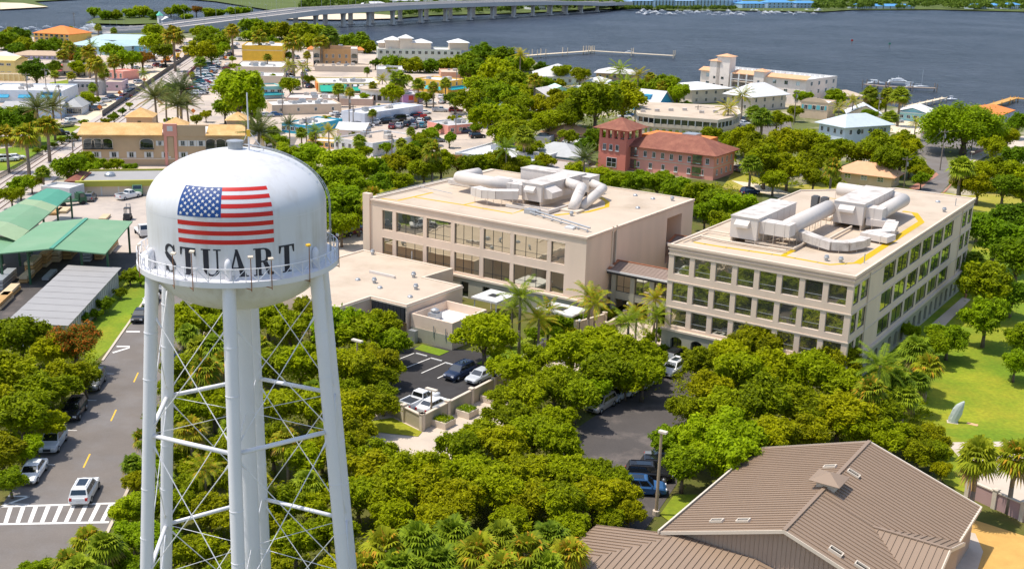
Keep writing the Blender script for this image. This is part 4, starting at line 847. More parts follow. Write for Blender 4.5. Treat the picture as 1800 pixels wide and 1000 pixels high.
for x, y, k in ((-9.2,11.,0),(-5.5,30.5,1),(-9.,31.,1),(-2.5,31.5,0),(-4.,22.5,1)): vent(oa, x, y, zr, .8, k)
simple('seam', (.56,.46,.35), .9, .1)
for o_, xs, y0, y1, z in ((oa, (-36,-31.5,-27,-22.5,-13.5,-9,-4.5), .5, 33.8, ZA-.184), (ob, (-21,-18,-15,-12,-9,-6,-3), .5, 46, ZB-.184)):
    for x in xs: obj('roof_seam', MB().face([(x,y0,z),(x+.09,y0,z),(x+.09,y1,z),(x,y1,z)]), 'seam', o_)
# --- glazed links between the offices
def link(y0, y1, ze, zr_, label, front=True):
    x0, x1 = -38.7, -24.35; t = thing('link_bridge', label, 'link bridge', (CB.x, CB.y, 0), YAW); ym = (y0+y1)/2
    rp = MB()
    n = 24
    for i in range(n):
        a, b = x0+(x1-x0)*i/n, x0+(x1-x0)*(i+1)/n
        p = MB(); p.add([(a+.01,y0-.5,ze),(b-.01,y0-.5,ze),(b-.01,ym,zr_),(a+.01,ym,zr_),(a+.01,y0-.5,ze+.08),(b-.01,y0-.5,ze+.08),(b-.01,ym,zr_+.08),(a+.01,ym,zr_+.08)], [(4,5,6,7),(0,1,5,4),(0,4,7,3),(1,2,6,5)])
        p.box(a-.03, y0-.5, ze+.09, a+.03, y0-.44, ze+.14); p.add([(a-.03,y0-.5,ze+.15),(a+.03,y0-.5,ze+.15),(a+.03,ym,zr_+.15),(a-.03,ym,zr_+.15)], [(0,1,2,3)]); obj('roof_panel', p, 'link_roof', t)
    obj('rear_roof', MB().add([(x0,ym,zr_+.08),(x1,ym,zr_+.08),(x1,y1+.5,ze+.08),(x0,y1+.5,ze+.08)], [(0,1,2,3)]), 'link_roof', t)
    obj('roof_edge', MB().box(x0,ym-.12,zr_+.1,x1,ym+.12,zr_+.2).add([(x0,y0-.5,ze+.17),(x0+.5,y0-.5,ze+.17),(x0+.5,ym,zr_+.17),(x0,ym,zr_+.17)], [(0,1,2,3)]), 'copper', t)
    obj('gutter', MB().box(x0,y0-.65,ze-.15,x1,y0-.51,ze+.1), 'white_paint', t); obj('eave', MB().box(x0,y0-.5,ze-.5,x1,y0,ze-.02), 'dark_metal', t)
    obj('parapet_beam', MB().box(x0,y0+.05,2.5,x1,y0+.4,3.6).box(x0,y0+.4,2.6,x1,y1,3.0), 'wall_greygreen', t)
    for i in range(5): x = x0+.9+i*3.1; obj('column', MB().box(x-.35,y0-.05,0,x+.35,y0+.6,ze-.5), 'wall_greygreen', t)
    for i in range(5):
        a, b = x0+1.25+i*3.1, x0+.9+(i+1)*3.1-.35
        if b > x1: b = x1
        pane(t, lambda x, z, d: (x, y0+d, z), (a, b, 3.6, ze-.5), .3, 'glass_mirror', 1, .3)
    obj('rear_wall', MB().box(x0,y1-.2,0,x1,y1,ze-.3), 'wall_greygreen', t)
link(10.2, 15.2, 6.7, 7.45, 'glazed link bridge with brown ribbed roof between the two offices')
link(29.4, 33.6, 7.1, 7.8, 'copper-edged rear link roof behind the right-hand office')
# --- low annexe and its small side block
ax = thing('annexe', 'low beige flat-roofed annexe with dark slatted panel in front of the left office', 'annexe', (CB.x, CB.y, 0), YAW)
PA = [(-78,-24),(-60.2,-24),(-60.2,-17.5),(-53.9,-17.5),(-53.7,-5.2),(-60.6,-5.2),(-60.2,1.2),(-78,1.2)]; ZX = 4.95
w = MB(); n = len(PA)
for i in range(n):
    a, b = PA[i], PA[(i+1) % n]; zb = 0 if i != 2 else 2.35
    w.face([(a[0],a[1],zb),(b[0],b[1],zb),(b[0],b[1],ZX),(a[0],a[1],ZX)])
w.face([(-60.2,-17.5,2.35),(-60.2,-15,2.35),(-53.9,-15,2.35),(-53.9,-17.5,2.35)]); w.face([(-60.2,-15,0),(-53.9,-15,0),(-53.9,-15,2.35),(-60.2,-15,2.35)])
obj('wall', w, 'wall_beige', ax)
PI = [(-77.6,-23.6),(-60.6,-23.6),(-60.6,-17.1),(-54.3,-17.1),(-54.1,-5.6),(-61.,-5.6),(-60.6,.8),(-77.6,.8)]
obj('parapet', MB().add([(x,y,ZX) for x,y in PA]+[(x,y,ZX) for x,y in PI]+[(x,y,ZX-.15) for x,y in PI], [(i,(i+1)%n,(i+1)%n+n,i+n) for i in range(n)]+[(i+n,(i+1)%n+n,(i+1)%n+2*n,i+2*n) for i in range(n)]), 'trim_cream', ax)
obj('roof', MB().face([(x,y,ZX-.14) for x,y in PI]), 'roof_cream', ax)
for y in (-20,-16.6,-12,-8,-3.5): obj('roof_seam', MB().face([(-77.5,y,ZX-.134),(-61.2 if y in (-20,-3.5) else -54.4,y,ZX-.134),(-61.2 if y in (-20,-3.5) else -54.4,y+.09,ZX-.134),(-77.5,y+.09,ZX-.134)]), 'seam', ax)
cn = MB()
for a, b in ((PA[1],PA[2]),(PA[2],PA[3]),(PA[3],PA[4])):
    d = Vector((b[0]-a[0],b[1]-a[1],0)).normalized(); nn = Vector((d.y,-d.x,0)); cn.obox(Vector((a[0],a[1],ZX-.42)), Vector((b[0]-a[0],b[1]-a[1],0))+d*.1, nn*.12, (0,0,.2))
obj('cornice', cn, 'trim_cream', ax)
obj('panel_backing', MB().box(-60.0,-17.56,2.45,-54.1,-17.5,4.45), 'dark_metal', ax)
for i in range(9): x = -59.9+i*.64; obj('slat', MB().box(x,-17.66,2.5,x+.57,-17.57,4.4), 'dark_metal', ax)
for i in range(8): obj('stair_tread', MB().box(-60.15,-22.6+.55*i,.25+.27*i,-59.0,-22.15+.55*i,.33+.27*i), 'fascia', ax)
obj('stair_wall', MB().add([(-58.95,-23,0),(-58.95,-18,0),(-58.95,-18,3.0),(-58.95,-23,.9),(-58.8,-23,0),(-58.8,-18,0),(-58.8,-18,3.0),(-58.8,-23,.9)], [(0,1,2,3),(4,7,6,5),(3,2,6,7),(0,3,7,4)]), 'wall_beige', ax)
obj('door', MB().box(-55.4,-15.08,0,-54.4,-15.02,2.1), 'white_paint', ax); obj('door', MB().box(-59.6,-15.08,0,-58.8,-15.02,2.1), 'white_paint', ax)
for px, py, k in ((655,447,0),(658,497,0),(629,492,1),(727,487,0),(731,508,0),(721,522,1),(668,506,1)):
    q = at(px, py, ZX-.1)-CB; vent(ax, q.dot(E1), q.dot(E2), ZX-.14, .9 if k == 0 else .8, k)
q = at(724, 455, ZX)-CB; obj('roof_pipe', MB().tube((q.dot(E1),q.dot(E2),ZX-.1),(q.dot(E1),q.dot(E2),ZX+1.2),.08,n=6), 'steel_grey', ax)
q = at(672, 483, ZX)-CB; obj('roof_kerb', MB().box(q.dot(E1)-2.4,q.dot(E2)-.15,ZX-.13,q.dot(E1)+2.4,q.dot(E2)+.15,ZX+.25), 'duct_white', ax)
sx = thing('side_block', 'small lower block with white roof and tall parapet against the annexe', 'annexe', (CB.x, CB.y, 0), YAW)
x0, y0, x1, y1, zt = -53.6, -17.0, -46.6, -9.2, 3.7
w = MB(); w.box(x0,y0,0,x1,y1,zt-1.2,0)
for a in ((x0,y0,x1,y0+.3),(x0,y1-.3,x1,y1),(x0,y0+.3,x0+.3,y1-.3),(x1-.3,y0+.3,x1,y1-.3)): w.box(a[0],a[1],zt-1.195,a[2],a[3],zt)
obj('wall', w, 'wall_beige', sx); obj('lower_wall', MB().box(x0+.02,y0-.06,0,x1+.06,y0-.004,1.9), 'wall_greygreen', sx)
obj('roof', MB().face([(x0+.3,y0+.3,zt-1.19),(x1-.3,y0+.3,zt-1.19),(x1-.3,y1-.3,zt-1.19),(x0+.3,y1-.3,zt-1.19)]), 'white_paint', sx)
obj('rooftop_unit', MB().box(-52.6,-14.6,zt-1.18,-51.2,-13.2,zt-.3).lathe([(.5,zt-.3),(.5,zt+.1),(.6,zt+.12),(.3,zt+.3)],12,c=(-51.9,-13.9)), 'steel_grey', sx); vent(sx, -50.2, -15.4, zt-1.18, .8)
obj('electric_cabinet', MB().box(-53.2,-18.,0,-52.1,-17.3,1.7), 'steel_grey', sx)
for x in (-49.6,-47.6): obj('wall_pipe', MB().tube((x,y0-.12,1.2),(x,y0-.12,2.8),.06,n=5), 'steel_grey', sx)
cv = thing('canopy', 'flat white entrance canopy with square roof opening beside the left office', 'canopy', (CB.x, CB.y, 0), YAW)
for i, (px, py, w_, d_) in enumerate(((868,520,4.5,5.),(987,543,6.,4.2))):
    q = at(px, py, 2.9)-CB; x, y = q.dot(E1), q.dot(E2)
    obj('canopy_roof', MB().box(x-w_/2,y-d_/2,2.7,x+w_/2,y+d_/2,2.95), 'white_paint', cv); obj('roof_opening', MB().box(x-.7,y-.7,2.955,x+.7,y+.7,3.), 'dark_metal', cv)
    for sx_ in (-1,1):
        for sy_ in (-1,1): obj('post', MB().tube((x+sx_*w_*.42,y+sy_*d_*.42,0),(x+sx_*w_*.42,y+sy_*d_*.42,2.7),.09,n=6), 'leg_white', cv)
# --- fence of the car park, planters
def wallrun(t, a, b, h, th, panels, mat, post):
    a, b = Vector((*a[:2],0)), Vector((*b[:2],0)); d = (b-a); L = d.length; d /= L; nn = Vector((-d.y,d.x,0))*th/2
    for i in range(panels):
        p, q = a+d*(L*i/panels+.22), a+d*(L*(i+1)/panels-.22)
        obj('fence_panel', MB().obox(p-nn*.6, q-p, nn*1.2, (0,0,h)), mat, t); obj('fence_cap', MB().obox(p-nn*1.2+Vector((0,0,h)), q-p, nn*2.4, (0,0,.12)), post, t)
    for i in range(panels+1):
        p = a+d*(L*i/panels); obj('fence_post', MB().obox(p-nn*1.7-d*.22, d*.44, nn*3.4, (0,0,h+.25)).obox(p-nn*2.1-d*.28+Vector((0,0,h+.25)), d*.56, nn*4.2, (0,0,.1)), post, t)
simple('fence_panel', (.47,.40,.29), .85, .06)
fn = thing('car_park_fence', 'cream panelled wall with posts round the dark car park', 'fence')
wallrun(fn, at(620,695), at(742,757), 1.75, .3, 4, 'fence_panel', 'trim_cream'); wallrun(fn, at(742,757), at(868,690), 1.75, .3, 3, 'fence_panel', 'trim_cream'); wallrun(fn, at(868,690), at(955,622), 1.75, .3, 4, 'fence_panel', 'trim_cream')
f2 = thing('court_wall', 'cream garden wall beside the entrance court palms', 'wall'); wallrun(f2, at(1012,590), at(1062,575), 1.9, .3, 1, 'trim_cream', 'trim_cream')
f3 = thing('court_wall', 'cream low wall running down towards the link bridge', 'wall'); wallrun(f3, at(1065,583), at(1098,562), 1.1, .3, 1, 'trim_cream', 'trim_cream')
for i, (px, py, lb) in enumerate(((780,748,'square cream planter with clipped hedge, nearest the car park fence corner'),(821,730,'square cream planter with hedge, middle one along the fence'),(864,705,'square cream planter with hedge below the double lamp'))):
    p = at(px, py); t = thing('planter', lb, 'planter', p, YAW, 'planters along the car park fence'); obj('box', MB().box(-.95,-.95,0,.95,.95,.8), 'trim_cream', t)
    rs = np.random.RandomState(i); P = np.stack([rs.uniform(-.85,.85,600), rs.uniform(-.85,.85,600), rs.uniform(.8,1.05,600)],1); put('hedge', qmesh('hedge', leaf_quads(rs, P, unit(rs.normal(size=(600,3))+np.array([0,0,1.])), .12), ['leaf_bright']), t)
# ---------------------------------------------------------------- brown-roofed hall in the right foreground
BO = Vector((21.79, 80.3, 0)); hb = thing('brown_hall', 'large hall with brown standing-seam metal roof, skylights and roof cupola', 'building', BO, YAW)
ZR, ZE, HW, LN = 7.5, 4.0, 10.5, 21.4; SL = (ZR-ZE)/10.4
def zmain(x): return ZR-SL*abs(x)
def ribbed(poly, fdir, zf, t, mat='brown_roof', step=.52, name='roof_panel', off=0.):
    """clip vertical strips (running along fdir) out of a convex polygon (local xy); each strip a panel with a raised seam"""
    fd = Vector((*fdir, 0)).normalized(); sd = Vector((-fd.y, fd.x, 0)); P = [Vector((p[0], p[1], 0)) for p in poly]
    s0, s1 = min(p.dot(sd) for p in P), max(p.dot(sd) for p in P); k = s0
    def clip(P, n, c, keep):
        o = []
        for i in range(len(P)):
            a, b = P[i], P[(i+1) % len(P)]; da, db = (a.dot(n)-c)*keep, (b.dot(n)-c)*keep
            if da >= 0: o.append(a)
            if da*db < 0: o.append(a.lerp(b, da/(da-db)))
        return o
    while k < s1-.02:
        q = clip(clip(P, sd, k, 1), sd, min(k+step-.006, s1), -1)
        if len(q) >= 3:
            if sum(q[i].cross(q[(i+1) % len(q)]).z for i in range(len(q))) < 0: q = q[::-1]
            mb = MB(); m = len(q); top = [(p.x, p.y, zf(p.x, p.y)+off) for p in q]; mb.add(top+[(x, y, z-.05) for x, y, z in top], [tuple(range(m))]+[(i, i+m, (i+1) % m+m, (i+1) % m) for i in range(m)])
            a = [p for p in clip(clip(P, sd, k+.004, 1), sd, k+.05, -1)]
            if len(a) >= 3:
                if sum(a[i].cross(a[(i+1) % len(a)]).z for i in range(len(a))) < 0: a = a[::-1]
                m = len(a); tp = [(p.x, p.y, zf(p.x, p.y)+off+.085) for p in a]; mb.add(tp+[(x, y, z-.082) for x, y, z in tp], [tuple(range(m))]+[(i, i+m, (i+1) % m+m, (i+1) % m) for i in range(m)])
            obj(name, mb, mat, t)
        k += step
zm = lambda x, y: zmain(x)
# right slope is cut by the valley of the cross gable
CY, CHW, CZ, CX = 7.95, 5.6, 5.92, 10.9
xa = (ZR-CZ)/SL
ribbed([(0,CY),(0,LN),(HW,LN),(HW,CY+CHW),(xa,CY)], (1,0), zm, hb); ribbed([(0,0),(0,CY),(xa,CY),(HW,CY-CHW),(HW,0)], (1,0), zm, hb)
ribbed([(0,0),(-HW,0),(-HW,LN),(0,LN)], (1,0), zm, hb)
zc_ = lambda x, y: CZ-SL*abs(y-CY)
ribbed([(xa,CY),(HW,CY+CHW),(CX,CY+CHW),(CX,CY)], (0,1), zc_, hb); ribbed([(xa,CY),(CX,CY),(CX,CY-CHW),(HW,CY-CHW)], (0,1), zc_, hb)
obj('ridge_cap', MB().box(-.16,-.05,ZR-.02,.16,LN+.05,ZR+.11).box(xa,CY-.14,CZ-.02,CX+.02,CY+.14,CZ+.1), 'brown_roof', hb)
def rake(a, b, w=.16, h=.3):
    a, b = Vector(a), Vector(b); d = (b-a); n = Vector((-d.y,d.x,0)).normalized()*w; obj('fascia_board', MB().obox(a-Vector((0,0,h-.06)), d, n, (0,0,h)), 'fascia', hb)
rake((0,-.08,ZR), (HW,-.08,zmain(HW))); rake((-HW,-.08,zmain(HW)), (0,-.08,ZR)); rake((HW,LN+.08,zmain(HW)), (0,LN+.08,ZR)); rake((0,LN+.08,ZR), (-HW,LN+.08,zmain(HW)))
rake((HW+.02,CY+CHW,ZE), (HW+.02,LN,ZE)); rake((HW+.02,0,ZE), (HW+.02,CY-CHW,ZE)); rake((-HW-.16,0,ZE), (-HW-.16,LN,ZE)); rake((CX+.02,CY-CHW,ZE+.03), (CX+.02,CY,CZ)); rake((CX+.02,CY,CZ), (CX+.02,CY+CHW,ZE+.03))
wl = MB(); X = HW-.5; wl.add([(-X,.55,0),(X,.55,0),(X,.55,zmain(X)-.06),(0,.55,ZR-.06),(-X,.55,zmain(X)-.06)], [(0,1,2,3,4)])
wl.face([(X,.55,0),(X,LN-.5,0),(X,LN-.5,zmain(X)-.06),(X,.55,zmain(X)-.06)]); wl.face([(-X,LN-.5,0),(-X,.55,0),(-X,.55,zmain(X)-.06),(-X,LN-.5,zmain(X)-.06)])
wl.face([(X,LN-.5,0),(-X,LN-.5,0),(-X,LN-.5,zmain(X)-.06),(0,LN-.5,ZR-.06),(X,LN-.5,zmain(X)-.06)]); wl.add([(CX-.4,CY-CHW+.4,0),(CX-.4,CY+CHW-.4,0),(CX-.4,CY+CHW-.4,ZE+.1),(CX-.4,CY,CZ-.06),(CX-.4,CY-CHW+.4,ZE+.1)], [(0,1,2,3,4)])
obj('wall', wl, 'brown_siding', hb)
for i in range(52):
    x = -9.8+i*.38; obj('siding_board', MB().box(x,.49,0,x+.06,.545,zmain(x+.06)-.12), 'brown_siding', hb)
def skylight(x, y, w=1.15, l=.62):
    sg = 1 if x > 0 else -1; a = math.atan(SL)*sg; s = put('skylight', None, hb, (x, y, zmain(x)), rot=(0, a, 0))
    f = MB(); t = .09
    for q in ((-w/2,-l/2,w/2,-l/2+t),(-w/2,l/2-t,w/2,l/2),(-w/2,-l/2+t,-w/2+t,l/2-t),(w/2-t,-l/2+t,w/2,l/2-t)): f.box(q[0],q[1],-.05,q[2],q[3],.24)
    obj('skylight_frame', f, 'fascia', s); obj('pane', MB().box(-w/2+t,-l/2+t,.05,w/2-t,l/2-t,.1), 'sky_light', s)
for x, y in ((-1.25,14.4),(.9,14.),(-6.4,2.),(-4.1,1.95),(3.75,1.35),(5.8,1.5)): skylight(x, y)
cu = put('cupola', None, hb, (0,10.2,ZR)); obj('cupola_base', MB().box(-.8,-.8,-.4,.8,.8,.28), 'fascia', cu)
for sx_ in (-1,1):
    for sy_ in (-1,1): obj('cupola_post', MB().box(sx_*.8-.07,sy_*.8-.07,.28,sx_*.8+.07,sy_*.8+.07,.6), 'fascia', cu)
for k in range(4):
    a = k*math.pi/2; c, s = round(math.cos(a)), round(math.sin(a)); R_ = lambda x, y: (x*c-y*s, x*s+y*c)
    obj('cupola_roof_panel', MB().add([(*R_(-1.35,-1.35),.55),(*R_(1.35,-1.35),.55),(*R_(0,0),1.12),(*R_(-1.35,-1.35),.5),(*R_(1.35,-1.35),.5)], [(0,1,2),(3,4,1,0)]), 'brown_roof', cu)
obj('cupola_soffit', MB().face([(-1.33,-1.33,.5),(-1.33,1.33,.5),(1.33,1.33,.5),(1.33,-1.33,.5)]), 'fascia', cu)
# lower hip roof in front of the gable
lo = thing('brown_porch', 'lower brown metal hip roof in front of the hall gable', 'building', BO, YAW)
zp = lambda x, y: 4.05+.165*(y-.4)
ribbed([(-8.9,.4),(-16.8,-9.5),(6,-9.5),(-2.2,.4)], (0,1), zp, lo, step=.55)
zl = lambda x, y: 4.05+.207*(x+8.9)
ribbed([(-8.9,.4),(-16.9,.4),(-16.9,-9.6)], (1,0), zl, lo, step=.55)
zq = lambda x, y: 4.05-.2*(x+2.2)
ribbed([(-2.2,.4),(6,-9.5),(8,.4)], (1,0), zq, lo, step=.55)
obj('wall', MB().box(-16,-12,0,7,-1.5,1.9), 'brown_siding', lo)
pw = thing('pink_wall', 'pinkish garden wall with cap and pillar at the lower right', 'wall')
simple('pink_wall', (.50,.32,.30), .85, .08); wallrun(pw, at(1700,872), at(1900,962), 1.7, .3, 4, 'pink_wall', 'fascia')
# ---------------------------------------------------------------- town buildings
_WC = {}
def wmesh(w, h, fcol, gcol, style):
    k = (round(w, 1), round(h, 1), fcol, gcol, style)
    if k in _WC: return _WC[k]
    w, h = k[0], k[1]; fr = MB(); t = .09
    for a in ((-w/2,0,w/2,t),(-w/2,h-t,w/2,h),(-w/2,t,-w/2+t,h-t),(w/2-t,t,w/2,h-t)): fr.box(a[0],-.09,a[1],a[2],.0,a[3])
    if style != 'plain': fr.box(-.03,-.07,t,.03,0,h-t)
    if style == 'grid': fr.box(-w/2+t,-.06,h*.5-.03,-.04,0,h*.5+.03); fr.box(.04,-.06,h*.5-.03,w/2-t,0,h*.5+.03)
    if style == 'sill': fr.box(-w/2-.1,-.2,-.12,w/2+.1,0,-.004)
    if style == 'shut': fr.box(-w/2-.5,-.07,-.05,-w/2-.04,0,h+.05); fr.box(w/2+.04,-.07,-.05,w/2+.5,0,h+.05)
    pn = MB().box(-w/2+t,-.03,t,w/2-t,.0,h-t)
    _WC[k] = (fr.mesh('window', fcol), pn.mesh('pane', gcol)); return _WC[k]
def windows(t, face, W_, D_, h, spec, fcol, gcol):
    rows, cols, ww, wh = spec[:4]; style = spec[4] if len(spec) > 4 else 'mid'; x0, x1 = spec[5] if len(spec) > 5 else (0, 1); z0, z1 = spec[6] if len(spec) > 6 else (0, 1)
    L = W_ if face in 'FB' else D_
    for r in range(rows):
        fh = h*(z1-z0)/rows; z = h*z0+fh*r+(fh-wh)*.5
        for c in range(cols):
            s = L*(x0+(x1-x0)*(c+.5)/cols); fm, pm_ = wmesh(ww, wh, fcol, gcol, style)
            loc, rz = {'F': ((s, -.005, z), 0), 'L': ((-.005, D_-s, z), -math.pi/2), 'R': ((W_+.005, s, z), math.pi/2), 'B': ((W_-s, D_+.005, z), math.pi)}[face]
            o = put('window', fm, t, loc, rz); put('pane', pm_, o)
class B: pass
def bld(name, label, C_, R_, L_=None, dep=None, yb=None, h=None, wall='wall_beige', roof='flat', rc='white_paint', rh=2., oh=.5, F=(), Lw=(), Rw=(), fcol='white_paint', gcol='glass_dark', cat='building', units=0, group=None, pc=None, ridge=None, ang=None):
    if h is None: h = hz(C_[0], yb, C_[1])
    c = at(C_[0], C_[1], h); r = at(R_[0], R_[1], h); u = (r-c); u.z = 0; W_ = u.length; u.normalize(); v = Vector((-u.y, u.x, 0))
    if ang is not None:
        u = Vector((math.cos(math.radians(ang)), math.sin(math.radians(ang)), 0)); v = Vector((-u.y, u.x, 0))
        def reach(dr, px):
            lo_, hi_ = .5, 90.
            up = proj(c+dr*2)[0] > proj(c)[0]
            for _ in range(40):
                m_ = (lo_+hi_)/2
                if (proj(c+dr*m_)[0] < px) == up: lo_ = m_
                else: hi_ = m_
            return lo_
        W_ = reach(u, R_[0])
        if not dep: dep = reach(v, L_[0])
    D_ = dep if dep else abs((at(L_[0], L_[1], h)-c).dot(v))
    t = thing(name, label, cat, (c.x, c.y, 0), math.atan2(u.y, u.x), group)
    w = MB(); o = [(0,0),(W_,0),(W_,D_),(0,D_)]
    for i in range(4): a, b = o[i], o[(i+1) % 4]; w.face([(*a,0),(*b,0),(*b,h),(*a,h)])
    pc = pc or wall
    if roof == 'flat' and rc == 'white_paint': rc = 'roof_white'
    units = units*2+1 if units else 0
    if roof == 'flat':
        e = .28; n = [(e,e),(W_-e,e),(W_-e,D_-e),(e,D_-e)]
        obj('wall', w, wall, t)
        obj('parapet', MB().add([(*p,h) for p in o]+[(*p,h) for p in n]+[(*p,h-.45) for p in n], [(i,(i+1)%4,(i+1)%4+4,i+4) for i in range(4)]+[(i+4,(i+1)%4+4,(i+1)%4+8,i+8) for i in range(4)]), pc, t)
        obj('roof', MB().face([(*p,h-.4) for p in n]), rc, t)
    else:
        w.face([(*p, h) for p in o]); obj('wall', w, wall, t); rd = ridge or ('x' if W_ >= D_ else 'y'); e = oh; m = MB(); a = D_/2 if rd == 'x' else W_/2; ins = a if roof == 'hip' else -oh*.0
        x0, y0, x1, y1 = -e, -e, W_+e, D_+e; z0 = h+.02
        if rd == 'x':
            k = (y1-y0)/2 if roof == 'hip' else 0; A, B_ = (x0+k, (y0+y1)/2, h+rh), (x1-k, (y0+y1)/2, h+rh)
            if k*2 >= x1-x0: A = B_ = ((x0+x1)/2, (y0+y1)/2, h+rh)
        else:
            k = (x1-x0)/2 if roof == 'hip' else 0; A, B_ = ((x0+x1)/2, y0+k, h+rh), ((x0+x1)/2, y1-k, h+rh)
            if k*2 >= y1-y0: A = B_ = ((x0+x1)/2, (y0+y1)/2, h+rh)
        c4 = [(x0,y0,z0),(x1,y0,z0),(x1,y1,z0),(x0,y1,z0)]; vs = c4+[A, B_]+[(x,y,z-.18) for x,y,z in c4]
        if rd == 'x': fs = [(0,1,5,4),(1,2,5),(2,3,4,5),(3,0,4)]
        else: fs = [(0,1,4),(1,2,5,4),(2,3,5),(3,0,4,5)]
        if roof == 'gable' and rd == 'x': fs = [(0,1,5,4),(2,3,4,5)]
        if roof == 'gable' and rd == 'y': fs = [(1,2,5,4),(3,0,4,5)]
        fs += [(0,6,7,1),(1,7,8,2),(2,8,9,3),(3,9,6,0),(6,9,8,7)]; m.add(vs, fs); obj('roof', m, rc, t)
        if roof == 'gable':
            g = MB()
            if rd == 'x':
                for x, s in ((0,1),(W_,-1)): q = [(x,0,h),(x,D_,h),(x,D_/2,h+rh*D_/(D_+2*e))]; g.face(q if s > 0 else q[::-1])
            else:
                for y, s in ((0,-1),(D_,1)): q = [(0,y,h),(W_,y,h),(W_/2,y,h+rh*W_/(W_+2*e))]; g.face(q)
            obj('gable_wall', g, wall, t)
    for face, S in (('F', F), ('L', Lw), ('R', Rw)):
        for s in (S if S and isinstance(S[0], tuple) else ([S] if S else [])): windows(t, face, W_, D_, h, s, fcol, gcol)
    rr = random.Random(label)
    for i in range(units):
        x, y, s = rr.uniform(.12,.8)*W_, rr.uniform(.2,.8)*D_, rr.uniform(.7,1.5); obj('rooftop_unit', MB().box(x,y,h-.39,x+s*1.4,y+s,h-.39+s*.8).lathe([(s*.3,h-.39+s*.8),(s*.3,h-.3+s*.8)],10,c=(x+s*.7,y+s*.5)), 'steel_grey' if i % 2 else 'duct_dirty', t)
    b = B(); b.t, b.W, b.D, b.h = t, W_, D_, h; return b
def awning(b, x0, x1, z, d, hgt, mat, face='F'):
    mb = MB()
    if face == 'F': mb.add([(x0,-.02,z+hgt),(x1,-.02,z+hgt),(x1,-d,z),(x0,-d,z),(x1,-d,z-.2),(x0,-d,z-.2),(x0,-.02,z),(x1,-.02,z)], [(3,2,1,0),(5,4,2,3),(0,6,3),(1,2,7)])
    else: mb.add([(-.02,x0,z+hgt),(-.02,x1,z+hgt),(-d,x1,z),(-d,x0,z),(-d,x1,z-.2),(-d,x0,z-.2),(-.02,x0,z),(-.02,x1,z)], [(0,1,2,3),(3,2,4,5),(0,3,6),(1,7,2)])
    obj('awning', mb, mat, b.t)
def hipcap(b, x0, y0, x1, y1, z0, z1, zt, wall, rc, oh=.5):
    if z1 > z0: obj('tower_wall', MB().box(x0,y0,z0,x1,y1,z1), wall, b.t)
    e = oh; c = ((x0+x1)/2, (y0+y1)/2, zt); v = [(x0-e,y0-e,z1+.02),(x1+e,y0-e,z1+.02),(x1+e,y1+e,z1+.02),(x0-e,y1+e,z1+.02),c]
    obj('roof', MB().add(v, [(0,1,4),(1,2,4),(2,3,4),(3,0,4),(3,2,1,0)]), rc, b.t)
# -- lumber yard
def roofslab(t, name, pts, mat, th=.18):
    P = [at(*p) for p in pts]; n = len(P); up_ = sum((P[i].x*P[(i+1) % n].y-P[(i+1) % n].x*P[i].y) for i in range(n))
    if up_ < 0: P = P[::-1]
    return obj(name, MB().add([tuple(p) for p in P]+[(p.x, p.y, p.z-th) for p in P], [tuple(range(n)), tuple(range(n, 2*n))[::-1]]+[(i, i+n, (i+1) % n+n, (i+1) % n) for i in range(n)]), mat, t)
def columns(t, pts, mat, w=.14):
    for x, y, z in pts: p = at(x, y, z); obj('column', MB().box(p.x-w,p.y-w,0,p.x+w,p.y+w,p.z-.19), mat, t)
simple('dark_green', (.03,.10,.05), .6)
ls = thing('lumber_shelter', 'open lumber shelter with wide pale green gabled roof beside the tank', 'shelter')
roofslab(ls, 'roof_slope', [(152,384,6.),(233,389,5.3),(185,446,5.3),(90,437,6.)], 'green_roof'); roofslab(ls, 'roof_slope', [(152,384,6.),(90,437,6.),(-6,446,5.3),(75,391,5.3)], 'green_roof')
a, b = at(152,384,6.03), at(90,437,6.03); obj('ridge_cap', MB().obox(a-Vector((.3,0,0)), (.6,0,0), b-a, (0,0,.09)), 'green_roof_new', ls)
columns(ls, [(188,441,5.3),(142,436,5.6),(48,438,5.6),(225,392,5.3),(160,392,5.9),(95,395,5.5),(0,441,5.3)], 'dark_green')
l2 = thing('lumber_shelter', 'long open lumber shelter with patched green roof at the left edge', 'shelter')
def lg(s, side): a = ((86,332,5.2),(125,341,4.4)) if side is None else None
for k, (s0, s1, m_) in enumerate(((0,.30,'green_roof_new'),(.30,.42,'green_roof_pale'),(.42,.80,'green_roof'),(.80,1.,'green_roof_pale'))):
    A0_, A1_, B0_, B1_ = at(82,331,5.4), at(126,341,4.5), at(-52,401,5.4), at(29,424,4.5)
    P = [A0_.lerp(B0_, s0), A1_.lerp(B1_, s0), A1_.lerp(B1_, s1-.002), A0_.lerp(B0_, s1-.002)]
    mid = [(P[0]+P[1])/2+Vector((0,0,.35)), (P[2]+P[3])/2+Vector((0,0,.35))]
    obj('roof_section', MB().add([tuple(p) for p in (P[0], mid[0], P[1], P[2], mid[1], P[3])], [(0,5,4,1),(1,4,3,2)]).add([tuple(p-Vector((0,0,.25))) for p in (P[1], P[2])]+[tuple(P[2]), tuple(P[1])], [(0,1,2,3)]), m_, l2)
columns(l2, [(124,343,4.5),(100,361,4.5),(76,380,4.5),(52,400,4.5),(31,420,4.5)], 'dark_green')
l3 = thing('lumber_shelter', 'low pale green shelter roof at the left edge below the patched one', 'shelter')
roofslab(l3, 'roof_slope', [(0,415,4.2),(27,420,4.2),(60,432,4.2),(-10,446,4.),(-60,446,4.)], 'green_roof'); columns(l3, [(0,420,4.2),(50,430,4.2)], 'dark_green')
gs = thing('grey_shed', 'long shed with grey sheet metal roof beside the grass verge', 'shed')
